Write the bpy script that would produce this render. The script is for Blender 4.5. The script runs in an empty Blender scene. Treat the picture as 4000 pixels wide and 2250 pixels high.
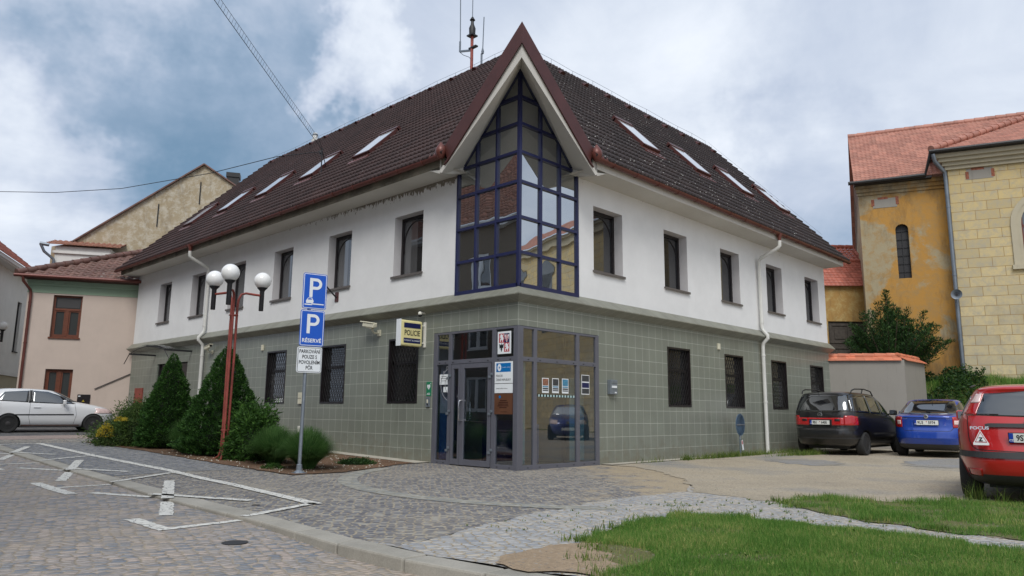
import bpy, bmesh, math, random
import numpy as np
from mathutils import Vector, Matrix
from mathutils.bvhtree import BVHTree
from mathutils import noise as mnoise
random.seed(7); NR = np.random.default_rng(7)
R = math.radians
sc = bpy.context.scene
COL = sc.collection

def s2l(c): c /= 255.0; return c/12.92 if c <= .04045 else ((c+.055)/1.055)**2.4
def rgb(r, g, b, k=1.0): return (s2l(r)*k, s2l(g)*k, s2l(b)*k, 1)

# ------------------------------------------------------------------ objects
def link(o, parent=None):
    COL.objects.link(o)
    if parent is not None: o.parent = parent
    return o
def tag(o, label=None, cat=None, group=None, kind=None):
    if label: o['label'] = label
    if cat: o['category'] = cat
    if group: o['group'] = group
    if kind: o['kind'] = kind
    return o
def thing(name, label, cat, loc=(0, 0, 0), rz=0.0, group=None):
    o = bpy.data.objects.new(name, None); o.empty_display_size = .2
    o.location = loc; o.rotation_euler = (0, 0, rz)
    link(o); return tag(o, label, cat, group)
def copy_tree(o, parent=None):
    c = o.copy(); link(c); c.parent = parent
    for ch in list(o.children): copy_tree(ch, c)
    return c

class MB:
    def __init__(s): s.v = []; s.f = []; s.m = []; s.mi = 0
    def add(s, vs, fs):
        b = len(s.v); s.v += [tuple(v) for v in vs]
        for f in fs: s.f.append([b+i for i in f]); s.m.append(s.mi)
        return s
    def box(s, x0, x1, y0, y1, z0, z1):
        vs = [(x, y, z) for z in (z0, z1) for y in (y0, y1) for x in (x0, x1)]
        return s.add(vs, [(0, 2, 3, 1), (4, 5, 7, 6), (0, 1, 5, 4), (2, 6, 7, 3), (0, 4, 6, 2), (1, 3, 7, 5)])
    def obox(s, c, ax, ay, az):      # centre and three half vectors
        c, ax, ay, az = map(Vector, (c, ax, ay, az))
        vs = [c+ax*i+ay*j+az*k for k in (-1, 1) for j in (-1, 1) for i in (-1, 1)]
        return s.add(vs, [(0, 2, 3, 1), (4, 5, 7, 6), (0, 1, 5, 4), (2, 6, 7, 3), (0, 4, 6, 2), (1, 3, 7, 5)])
    def poly(s, pts): return s.add(pts, [tuple(range(len(pts)))])
    def slab(s, pts, n):             # planar polygon extruded along n
        k = len(pts); n = Vector(n)
        vs = [Vector(p) for p in pts]+[Vector(p)+n for p in pts]
        fs = [tuple(range(k))[::-1], tuple(range(k, 2*k))]+[(i, (i+1) % k, k+(i+1) % k, k+i) for i in range(k)]
        return s.add(vs, fs)
    def bar(s, a, b, w, h, up=(0, 0, 1)):
        a, b = Vector(a), Vector(b); d = (b-a); c = (a+b)/2; dn = d.normalized()
        sd = dn.cross(Vector(up))
        if sd.length < 1e-4: sd = dn.cross(Vector((1, 0, 0)))
        sd.normalize(); u = sd.cross(dn)
        return s.obox(c, d/2, sd*w/2, u*h/2)
    def tube(s, path, r, n=8, cap=True):
        P = [Vector(p) for p in path]; k = len(P)
        rs = r if isinstance(r, (list, tuple)) else [r]*k
        rings = []; ref = None
        for i, p in enumerate(P):
            t = (P[min(i+1, k-1)]-P[max(i-1, 0)]).normalized()
            if ref is None: ref = t.orthogonal().normalized()
            a = (ref-t*ref.dot(t))
            a = a.normalized() if a.length > 1e-5 else t.orthogonal().normalized()
            ref = a; b = t.cross(a)
            rings.append([p+(a*math.cos(2*math.pi*j/n)+b*math.sin(2*math.pi*j/n))*rs[i] for j in range(n)])
        vs = [v for rg in rings for v in rg]
        fs = [(i*n+j, i*n+(j+1) % n, (i+1)*n+(j+1) % n, (i+1)*n+j) for i in range(k-1) for j in range(n)]
        if cap: fs += [tuple(range(n))[::-1], tuple((k-1)*n+j for j in range(n))]
        return s.add(vs, fs)
    def lathe(s, prof, n=24, c=(0, 0, 0), axis='z'):
        vs = []; k = len(prof)
        for r_, z in prof:
            for j in range(n):
                a = 2*math.pi*j/n; x, y = r_*math.cos(a), r_*math.sin(a)
                p = (x, y, z) if axis == 'z' else ((x, z, y) if axis == 'y' else (z, x, y))
                vs.append((p[0]+c[0], p[1]+c[1], p[2]+c[2]))
        fs = [(i*n+j, i*n+(j+1) % n, (i+1)*n+(j+1) % n, (i+1)*n+j) for i in range(k-1) for j in range(n)]
        fs += [tuple(range(n))[::-1], tuple((k-1)*n+j for j in range(n))]
        return s.add(vs, fs)
    def mesh(s, name):
        me = bpy.data.meshes.new(name); me.from_pydata(s.v, [], s.f); return me
    def build(s, name, mat, parent=None, smooth=False, bevel=0, recalc=True):
        me = s.mesh(name)
        if recalc:
            bm = bmesh.new(); bm.from_mesh(me); bmesh.ops.recalc_face_normals(bm, faces=bm.faces); bm.to_mesh(me); bm.free()
        mats = mat if isinstance(mat, (list, tuple)) else [mat]
        for m in mats: me.materials.append(m)
        if len(mats) > 1: me.polygons.foreach_set('material_index', s.m)
        if smooth:
            me.polygons.foreach_set('use_smooth', [True]*len(me.polygons))
            if smooth != 'all':
                try: me.set_sharp_from_angle(angle=R(38))
                except Exception: pass
        o = bpy.data.objects.new(name, me); link(o, parent)
        if bevel:
            b = o.modifiers.new('bevel', 'BEVEL'); b.width = bevel; b.segments = 2; b.limit_method = 'ANGLE'; b.angle_limit = R(40)
        return o

def np_obj(name, verts, faces, mat, parent=None, smooth=False):
    verts = np.asarray(verts, dtype=np.float32).reshape(-1, 3); faces = np.asarray(faces, dtype=np.int32)
    me = bpy.data.meshes.new(name); n, k = faces.shape
    me.vertices.add(len(verts)); me.vertices.foreach_set('co', verts.ravel())
    me.loops.add(n*k); me.loops.foreach_set('vertex_index', faces.ravel())
    me.polygons.add(n); me.polygons.foreach_set('loop_start', np.arange(0, n*k, k, dtype=np.int32))
    me.update(calc_edges=True); me.validate()
    me.materials.append(mat)
    if smooth: me.polygons.foreach_set('use_smooth', [True]*len(me.polygons))
    o = bpy.data.objects.new(name, me); return link(o, parent)

def text(s, size, mat, name, parent, org, right, up, align='CENTER', off=.003, sx=1.0, bold=0.0, spacing=1.0):
    cu = bpy.data.curves.new('t', 'FONT'); cu.body = s; cu.size = size; cu.align_x = align; cu.align_y = 'CENTER'
    cu.offset = bold; cu.space_character = spacing; cu.resolution_u = 3
    o = bpy.data.objects.new('t', cu); COL.objects.link(o); dg = bpy.context.evaluated_depsgraph_get()
    me = bpy.data.meshes.new_from_object(o.evaluated_get(dg)); bpy.data.objects.remove(o); bpy.data.curves.remove(cu)
    right = Vector(right).normalized(); up = Vector(up).normalized(); n = right.cross(up); org = Vector(org)
    for v in me.vertices: v.co = org+right*v.co.x*sx+up*v.co.y+n*off
    me.name = name; me.materials.clear(); me.materials.append(mat)
    return link(bpy.data.objects.new(name, me), parent)

# ------------------------------------------------------------------ materials
def mat(name):
    m = bpy.data.materials.new(name); m.use_nodes = True; nt = m.node_tree
    return m, nt, nt.nodes['Principled BSDF']
def N(nt, t, **kw):
    n = nt.nodes.new(t)
    for k, v in kw.items():
        if k.startswith('i_'):
            key = k[2:]; key = int(key) if key.isdigit() else key.replace('_', ' ')
            n.inputs[key].default_value = v
        else: setattr(n, k, v)
    return n
def ramp(nt, src, stops, interp='LINEAR'):
    r = nt.nodes.new('ShaderNodeValToRGB'); r.color_ramp.interpolation = interp
    e = r.color_ramp.elements
    while len(e) < len(stops): e.new(.5)
    for i, (p, c) in enumerate(stops):
        e[i].position = p; e[i].color = c if len(c) == 4 else (*c, 1)
    if src is not None: nt.links.new(src, r.inputs[0])
    return r
def mix(nt, a, b, fac, mode='MIX'):
    m = nt.nodes.new('ShaderNodeMix'); m.data_type = 'RGBA'; m.blend_type = mode
    for sck, v in ((m.inputs[0], fac), (m.inputs[6], a), (m.inputs[7], b)):
        if hasattr(v, 'is_output') or isinstance(v, bpy.types.NodeSocket): nt.links.new(v, sck)
        else: sck.default_value = v
    return m.outputs[2]
def math_(nt, op, a, b=None, c=None, clamp=False):
    m = nt.nodes.new('ShaderNodeMath'); m.operation = op; m.use_clamp = clamp
    for i, v in enumerate((a, b, c)):
        if v is None: continue
        if isinstance(v, bpy.types.NodeSocket): nt.links.new(v, m.inputs[i])
        else: m.inputs[i].default_value = v
    return m.outputs[0]
def coords(nt, scale=(1, 1, 1), kind='Object', rot=(0, 0, 0)):
    tc = nt.nodes.new('ShaderNodeTexCoord'); mp = nt.nodes.new('ShaderNodeMapping')
    mp.inputs['Scale'].default_value = scale; mp.inputs['Rotation'].default_value = rot
    nt.links.new(tc.outputs[kind], mp.inputs[0]); return mp.outputs[0]
def noise(nt, vec, scale=5, detail=6, rough=.6, dist=0):
    n = N(nt, 'ShaderNodeTexNoise', i_Scale=scale, i_Detail=detail, i_Roughness=rough, i_Distortion=dist)
    nt.links.new(vec, n.inputs['Vector']); return n.outputs['Fac']
def bump(nt, bsdf, h, strength=.3, dist=.01):
    b = N(nt, 'ShaderNodeBump', i_Strength=strength, i_Distance=dist); nt.links.new(h, b.inputs['Height'])
    nt.links.new(b.outputs[0], bsdf.inputs['Normal']); return b

def plain(name, c, rough=.6, metal=0, var=.12, nscale=6, bumpk=0, spec=.5, coat=0):
    m, nt, b = mat(name); v = coords(nt)
    n = noise(nt, v, nscale, 5)
    lo = tuple(x*(1-var) for x in c[:3]); hi = tuple(min(1, x*(1+var)) for x in c[:3])
    r = ramp(nt, n, [(.3, lo), (.7, hi)]); nt.links.new(r.outputs[0], b.inputs['Base Color'])
    b.inputs['Roughness'].default_value = rough; b.inputs['Metallic'].default_value = metal
    b.inputs['Specular IOR Level'].default_value = spec; b.inputs['Coat Weight'].default_value = coat
    b.inputs['Coat Roughness'].default_value = .04
    if bumpk: bump(nt, b, noise(nt, v, nscale*12, 4), bumpk, .01)
    return m

M = {}
M['white_wall'] = None
def render_wall(name, c, stain=.25, dirt=(.25, .2, .13), top=None, s1=1.2):
    m, nt, b = mat(name); v = coords(nt)
    n1 = noise(nt, v, s1, 6, .65); n2 = noise(nt, v, 18, 5, .7)
    base = ramp(nt, n1, [(.3, tuple(x*.90 for x in c[:3])), (.7, c[:3])]).outputs[0]
    vs = coords(nt, (3, 3, .35)); st = noise(nt, vs, 2.2, 6, .7)
    mk = ramp(nt, st, [(.56 if stain < .9 else .42, (0, 0, 0)), (.8 if stain < .9 else .55, (stain,)*3)]).outputs[0]
    base = mix(nt, base, (*dirt[:3], 1), mk)
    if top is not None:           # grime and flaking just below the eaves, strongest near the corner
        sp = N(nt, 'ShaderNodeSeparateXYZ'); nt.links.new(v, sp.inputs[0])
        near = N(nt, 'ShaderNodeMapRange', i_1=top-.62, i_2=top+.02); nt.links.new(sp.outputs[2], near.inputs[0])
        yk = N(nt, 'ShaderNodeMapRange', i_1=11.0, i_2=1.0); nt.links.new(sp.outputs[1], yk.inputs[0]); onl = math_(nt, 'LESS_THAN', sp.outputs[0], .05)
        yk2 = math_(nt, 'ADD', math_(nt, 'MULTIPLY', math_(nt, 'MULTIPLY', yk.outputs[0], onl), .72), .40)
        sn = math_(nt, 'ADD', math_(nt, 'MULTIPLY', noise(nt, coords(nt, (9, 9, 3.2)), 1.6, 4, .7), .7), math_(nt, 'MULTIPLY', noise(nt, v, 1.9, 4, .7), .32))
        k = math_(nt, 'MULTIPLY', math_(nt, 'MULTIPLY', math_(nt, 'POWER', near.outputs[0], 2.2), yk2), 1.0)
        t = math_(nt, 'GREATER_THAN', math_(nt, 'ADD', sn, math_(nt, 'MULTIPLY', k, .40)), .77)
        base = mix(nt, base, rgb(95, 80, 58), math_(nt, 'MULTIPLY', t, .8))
    nt.links.new(base, b.inputs['Base Color']); b.inputs['Roughness'].default_value = .9
    b.inputs['Specular IOR Level'].default_value = .2
    bump(nt, b, n2, .25, .006); return m
M['white_wall'] = render_wall('white_render', (.80, .80, .79), .10, (.5, .47, .4), 6.45)
M['mould'] = plain('mouldy_fascia', rgb(112, 106, 92), .9, 0, .5, 2.2)
M['soffit'] = render_wall('soffit_paint', (.62, .60, .55), .25, (.3, .26, .2))
M['pink'] = render_wall('beige_render', rgb(202, 186, 174), .12, (.3, .25, .2))
M['green_frieze'] = render_wall('green_frieze_render', rgb(150, 170, 148), .3, (.2, .22, .17))
M['old_white'] = render_wall('old_white_render', rgb(220, 219, 215), .5, (.3, .29, .26))
M['concrete'] = render_wall('concrete_render', rgb(146, 142, 134), .5, (.12, .11, .1), s1=.8)
M['gray_house'] = render_wall('grey_rough_render', rgb(118, 108, 96), .3, (.15, .13, .12))
M['cream'] = render_wall('cream_render', rgb(180, 172, 150), .5, (.3, .26, .2))

def wall_uv(nt):     # u = x+y, v = z in object space (works for walls lying in x=0 or y=0)
    v = coords(nt); sp = N(nt, 'ShaderNodeSeparateXYZ'); nt.links.new(v, sp.inputs[0])
    cb = N(nt, 'ShaderNodeCombineXYZ'); nt.links.new(math_(nt, 'ADD', sp.outputs[0], sp.outputs[1]), cb.inputs[0])
    nt.links.new(sp.outputs[2], cb.inputs[1]); return v, sp, cb.outputs[0]

def tile_wall():
    m, nt, b = mat('grey_green_wall_tiles'); v, sp, uv = wall_uv(nt)
    br = N(nt, 'ShaderNodeTexBrick', offset=0.0, i_Scale=1.0, i_Mortar_Size=.0045, i_Mortar_Smooth=.1, i_Bias=0.0, i_Brick_Width=.295, i_Row_Height=.30)
    br.inputs['Color1'].default_value = rgb(124, 128, 118); br.inputs['Color2'].default_value = rgb(127, 132, 121)
    br.inputs['Mortar'].default_value = rgb(178, 181, 170)
    nt.links.new(uv, br.inputs[0])
    n = noise(nt, v, .7, 5, .6); d = ramp(nt, n, [(.3, (.86,)*3), (.7, (1.05,)*3)]).outputs[0]
    c = mix(nt, br.outputs[0], d, 1.0, 'MULTIPLY')
    nd = noise(nt, coords(nt, (1, 1, .15)), 3, 5, .7)
    c = mix(nt, c, rgb(84, 82, 72), ramp(nt, nd, [(.58, (0, 0, 0)), (.78, (.35,)*3)]).outputs[0])
    wt = N(nt, 'ShaderNodeTexWhiteNoise', noise_dimensions='2D'); sq = N(nt, 'ShaderNodeVectorMath', operation='SNAP'); nt.links.new(uv, sq.inputs[0]); sq.inputs[1].default_value = (.295, .30, 1); nt.links.new(sq.outputs[0], wt.inputs[0])
    c = mix(nt, c, ramp(nt, wt.outputs[0], [(0, (.97,)*3), (1, (1.03,)*3)]).outputs[0], 1.0, 'MULTIPLY')
    zb = N(nt, 'ShaderNodeMapRange', i_1=.75, i_2=.0); nt.links.new(sp.outputs[2], zb.inputs[0])
    sd_ = math_(nt, 'ADD', math_(nt, 'MULTIPLY', zb.outputs[0], .28), noise(nt, v, 4.5, 6, .75)); c = mix(nt, c, rgb(112, 104, 88), ramp(nt, sd_, [(.62, (0, 0, 0)), (.86, (.65,)*3)]).outputs[0])
    nt.links.new(c, b.inputs['Base Color'])
    rr = ramp(nt, br.outputs[1], [(0, (.32,)*3), (1, (.8,)*3)]); nt.links.new(rr.outputs[0], b.inputs['Roughness'])
    h = math_(nt, 'ADD', math_(nt, 'MULTIPLY', br.outputs[1], -1.0), math_(nt, 'MULTIPLY', noise(nt, v, 2.5, 2), .5))
    bump(nt, b, h, .35, .004); return m
M['tile_wall'] = tile_wall()
def ledge_mat():
    m, nt, b = mat('ledge_tiles'); v, sp, uv = wall_uv(nt)
    br = N(nt, 'ShaderNodeTexBrick', offset=0.0, i_Scale=1.0, i_Mortar_Size=.004, i_Brick_Width=.295, i_Row_Height=9.0)
    br.inputs['Color1'].default_value = rgb(128, 128, 116); br.inputs['Color2'].default_value = rgb(138, 139, 127)
    br.inputs['Mortar'].default_value = rgb(172, 172, 160); nt.links.new(uv, br.inputs[0])
    n = noise(nt, v, 3, 5, .6); d = ramp(nt, n, [(.3, (.8,)*3), (.7, (1.05,)*3)]).outputs[0]
    nt.links.new(mix(nt, br.outputs[0], d, 1.0, 'MULTIPLY'), b.inputs['Base Color']); b.inputs['Roughness'].default_value = .4
    return m
M['ledge'] = ledge_mat()

def roof_mat(name, c1, c2, fleck=0.0, moss=0.0, fleck_c=(.55, .54, .5, 1), rough=.55, rowh=None):
    m, nt, b = mat(name); v = coords(nt)
    n = noise(nt, v, 1.1, 5, .6); base = ramp(nt, n, [(.32, c1[:3]), (.68, c2[:3])]).outputs[0]
    w = N(nt, 'ShaderNodeTexWhiteNoise', noise_dimensions='3D')
    sn = N(nt, 'ShaderNodeVectorMath', operation='SNAP'); nt.links.new(v, sn.inputs[0]); sn.inputs[1].default_value = (.3, .3, .22)
    nt.links.new(sn.outputs[0], w.inputs[0])
    base = mix(nt, base, ramp(nt, w.outputs[0], [(0, (.78,)*3), (1, (1.18,)*3)]).outputs[0], 1.0, 'MULTIPLY')
    if fleck:
        vo = N(nt, 'ShaderNodeTexVoronoi', i_Scale=9.5); nt.links.new(v, vo.inputs['Vector'])
        n3 = noise(nt, v, .35, 3); n4 = noise(nt, v, 40, 2)
        th = math_(nt, 'ADD', math_(nt, 'MULTIPLY', n3, .22*fleck), math_(nt, 'MULTIPLY', n4, .12))
        k = math_(nt, 'LESS_THAN', vo.outputs['Distance'], math_(nt, 'SUBTRACT', th, .045))
        sp = N(nt, 'ShaderNodeSeparateColor'); nt.links.new(vo.outputs['Color'], sp.inputs[0])
        k = math_(nt, 'MULTIPLY', k, math_(nt, 'GREATER_THAN', sp.outputs[0], 1-.75*fleck))
        base = mix(nt, base, fleck_c, math_(nt, 'MULTIPLY', k, .85))
    if moss:
        n5 = noise(nt, v, 2.2, 7, .75)
        base = mix(nt, base, rgb(74, 70, 52), ramp(nt, n5, [(.5, (0, 0, 0)), (.72, (moss,)*3)]).outputs[0])
    nt.links.new(base, b.inputs['Base Color']); b.inputs['Roughness'].default_value = rough
    bump(nt, b, noise(nt, v, 30, 4), .3, .006); return m
M['roofL'] = roof_mat('brown_roof_tiles_street', rgb(52, 37, 36), rgb(68, 49, 47), .35, rough=.7)
M['roofR'] = roof_mat('brown_roof_tiles_yard', rgb(44, 36, 36), rgb(56, 46, 45), 1.0, rough=.7)
M['roof_pink'] = roof_mat('old_brown_roof_tiles', rgb(96, 66, 58), rgb(124, 92, 82), .15, .35)
M['roof_red'] = roof_mat('salmon_roof_tiles', rgb(160, 106, 90), rgb(178, 124, 106), .0, .12)
M['roof_red2'] = roof_mat('red_roof_tiles', rgb(172, 96, 80), rgb(188, 114, 96), .0, .05)
M['roof_old'] = roof_mat('weathered_red_tiles', rgb(128, 80, 62), rgb(152, 104, 84), .1, .5)
M['coping'] = roof_mat('orange_coping_tiles', rgb(196, 110, 80), rgb(208, 132, 100), 0, .05)

M['brown_metal'] = plain('brown_metal', rgb(82, 46, 42), .42, .2, .15, 3)
M['gutter'] = plain('brown_gutter', rgb(104, 58, 50), .4, .2, .18, 3)
M['white_pipe'] = plain('white_pipe', rgb(205, 205, 200), .5, 0, .08, 2)
M['zinc'] = plain('zinc_pipe', rgb(120, 128, 136), .45, .6, .15, 3)
M['dark_frame'] = plain('dark_brown_window_frame', rgb(30, 25, 27), .35, 0, .1, 6)
M['blue_frame'] = plain('blue_glazing_frame', rgb(30, 35, 74), .35, 0, .12, 4)
M['alu'] = plain('grey_aluminium_frame', rgb(104, 105, 114), .4, .25, .06, 3)
M['sill'] = plain('grey_sill', rgb(98, 92, 88), .5, .1, .1, 5)
M['reveal'] = plain('reveal_paint', (.60, .585, .59), .9, 0, .05, 3)
M['chrome'] = plain('brushed_steel', (.62, .62, .63), .22, 1, .05, 5)
M['black'] = plain('black_plastic', (.012, .012, .013), .5, 0, .1, 8)
M['grille'] = plain('black_iron', (.016, .015, .015), .5, .2, .1, 8)
M['wood'] = plain('brown_wood_frame', rgb(104, 56, 36), .5, 0, .25, 14)
M['dark_wood'] = plain('weathered_dark_wood', rgb(74, 68, 62), .85, 0, .3, 9, .4)
M['white_plastic'] = plain('white_plastic', rgb(222, 220, 210), .45, 0, .05, 5)
M['cream_plastic'] = plain('cream_plastic', rgb(210, 206, 184), .5, 0, .08, 5)
M['galv'] = plain('galvanised_steel', rgb(134, 142, 150), .45, .55, .12, 9)
M['red_paint'] = plain('faded_red_paint', rgb(142, 68, 58), .55, .1, .3, 4)
M['iron'] = plain('dark_iron', rgb(50, 50, 52), .5, .4, .2, 9)
M['sign_blue'] = plain('sign_blue', rgb(10, 84, 190), .35, 0, .03, 3)
M['sign_white'] = plain('sign_white', rgb(226, 230, 232), .35, 0, .03, 3)
M['sign_black'] = plain('sign_black', rgb(24, 26, 30), .4, 0, .03, 3)
M['navy'] = plain('navy_panel', rgb(20, 28, 78), .4, 0, .04, 3)
M['yellow_panel'] = plain('pale_yellow_panel', rgb(228, 218, 158), .35, 0, .04, 2)
M['brick'] = plain('red_brick', rgb(138, 84, 64), .9, 0, .4, 12, .4)
M['kerb_strip'] = plain('pale_concrete', rgb(176, 170, 156), .9, 0, .15, 2.5, .3)
M['copper'] = plain('copper_plate', rgb(150, 104, 80), .3, .7, .15, 3)
M['blue_enamel'] = plain('blue_enamel', rgb(0, 108, 176), .35, 0, .03, 3)
M['green_sign'] = plain('green_sign', rgb(24, 122, 84), .4, 0, .04, 3)
M['red_ink'] = plain('red_enamel', rgb(176, 40, 52), .5, 0, .04, 3)
M['globe'] = plain('opal_glass', (.86, .86, .84), .18, 0, .02, 2, coat=.3)
M['rubber'] = plain('tyre_rubber', (.018, .018, .018), .85, 0, .2, 12)
M['steel_rim'] = plain('dark_steel_rim', rgb(66, 64, 64), .5, .4, .15, 9)

def glass(name, tint=(.02, .022, .025), refl=.0, rough=.015, wob=.0):
    """dark opaque pane with a mirror-like coating; wob bends the reflections a little"""
    m, nt, b = mat(name); b.inputs['Base Color'].default_value = (*tint, 1); b.inputs['Roughness'].default_value = rough
    b.inputs['Specular IOR Level'].default_value = .6; b.inputs['IOR'].default_value = 1.5
    out = nt.nodes['Material Output']; last = b.outputs[0]; nrm = None
    if wob:
        v = coords(nt); bp = N(nt, 'ShaderNodeBump', i_Strength=wob, i_Distance=.01)
        nt.links.new(noise(nt, v, 1.6, 1, .4, .3), bp.inputs['Height']); nrm = bp.outputs[0]; nt.links.new(nrm, b.inputs['Normal'])
    if refl:
        g = N(nt, 'ShaderNodeBsdfGlossy', i_Roughness=rough); g.inputs[0].default_value = (.86, .9, .92, 1)
        if nrm: nt.links.new(nrm, g.inputs['Normal'])
        mx = N(nt, 'ShaderNodeMixShader', i_0=refl); nt.links.new(last, mx.inputs[1]); nt.links.new(g.outputs[0], mx.inputs[2])
        nt.links.new(mx.outputs[0], out.inputs[0])
    return m
M['mirror_glass'] = glass('coated_mirror_glass', (.03, .03, .028), .56, .01, .22)
M['glass'] = glass('window_glass', (.02, .02, .022), .10, .015, .12)
M['glass_grey'] = glass('grey_curtained_glass', (.09, .09, .092), .12, .02, .1)
M['glass_house'] = glass('old_house_glass', (.05, .055, .055), .10, .03, .3)
M['car_glass'] = glass('car_glass', (.012, .013, .015), .14, .01, .0)
M['sky_glass'] = glass('skylight_glass', (.60, .61, .62), .42, .06, .0)  # pale base colour stands in for part of the sky reflection
def clear_glass(name, tint=(.75, .82, .82), a=.62):
    m, nt, b = mat(name); out = nt.nodes['Material Output']
    t = N(nt, 'ShaderNodeBsdfTransparent'); t.inputs[0].default_value = (*tint, 1)
    g = N(nt, 'ShaderNodeBsdfGlossy', i_Roughness=.01)
    v = coords(nt); bp = N(nt, 'ShaderNodeBump', i_Strength=.06, i_Distance=.01)
    nt.links.new(noise(nt, v, 1.2, 1), bp.inputs['Height']); nt.links.new(bp.outputs[0], g.inputs['Normal'])
    fr = N(nt, 'ShaderNodeFresnel', i_IOR=1.55); nt.links.new(bp.outputs[0], fr.inputs['Normal'])
    k = math_(nt, 'ADD', math_(nt, 'MULTIPLY', fr.outputs[0], 1.6 if a < .8 else .5), max(0, 1-a-.17), clamp=True)
    gb = N(nt, 'ShaderNodeNewGeometry'); k = math_(nt, 'MULTIPLY', k, math_(nt, 'SUBTRACT', 1.0, gb.outputs['Backfacing']))
    mx = N(nt, 'ShaderNodeMixShader'); nt.links.new(k, mx.inputs[0]); nt.links.new(t.outputs[0], mx.inputs[1]); nt.links.new(g.outputs[0], mx.inputs[2])
    nt.links.new(mx.outputs[0], out.inputs[0]); return m
M['clear'] = clear_glass('entrance_glass', (.74, .79, .82), .70)
M['poly'] = clear_glass('polycarbonate', (.93, .95, .95), .95)

def paint(name, c, rough=.28, coat=1.0, dirt=.12, flake=.0):
    m, nt, b = mat(name); v = coords(nt); n = noise(nt, v, 2.5, 6, .7)
    sp = N(nt, 'ShaderNodeSeparateXYZ'); nt.links.new(v, sp.inputs[0])
    low = N(nt, 'ShaderNodeMapRange', i_1=.7, i_2=.15); nt.links.new(sp.outputs[2], low.inputs[0])
    k = math_(nt, 'MULTIPLY', math_(nt, 'ADD', math_(nt, 'MULTIPLY', low.outputs[0], .7), .2), math_(nt, 'MULTIPLY', n, dirt*2))
    nt.links.new(mix(nt, (*c[:3], 1), rgb(120, 108, 92, .6), k), b.inputs['Base Color'])
    b.inputs['Roughness'].default_value = rough; b.inputs['Coat Weight'].default_value = coat; b.inputs['Coat Roughness'].default_value = .05
    b.inputs['Metallic'].default_value = flake; return m
M['car_red'] = paint('red_car_paint', rgb(178, 20, 24)); M['car_blue'] = paint('blue_car_paint', rgb(6, 62, 160), flake=.15)
M['car_black'] = paint('black_car_paint', (.006, .006, .007), .3, .6, .05); M['car_white'] = paint('white_car_paint', (.72, .73, .74))
M['car_navy'] = paint('navy_car_paint', rgb(24, 48, 130), flake=.2)
M['trim'] = plain('dark_grey_bumper_plastic', (.03, .03, .031), .6, 0, .1, 6)
M['lamp_red'] = plain('red_lamp_lens', rgb(168, 14, 18), .12, 0, .12, 20, coat=1)
M['lamp_clear'] = plain('clear_lamp_lens', rgb(226, 200, 196), .12, 0, .12, 20, coat=1)
M['plate'] = plain('plate_white', rgb(216, 218, 214), .4, 0, .03, 4)
M['eu_blue'] = plain('plate_blue', rgb(20, 60, 160), .4, 0, .03, 4)
M['mulch'] = None

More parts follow.
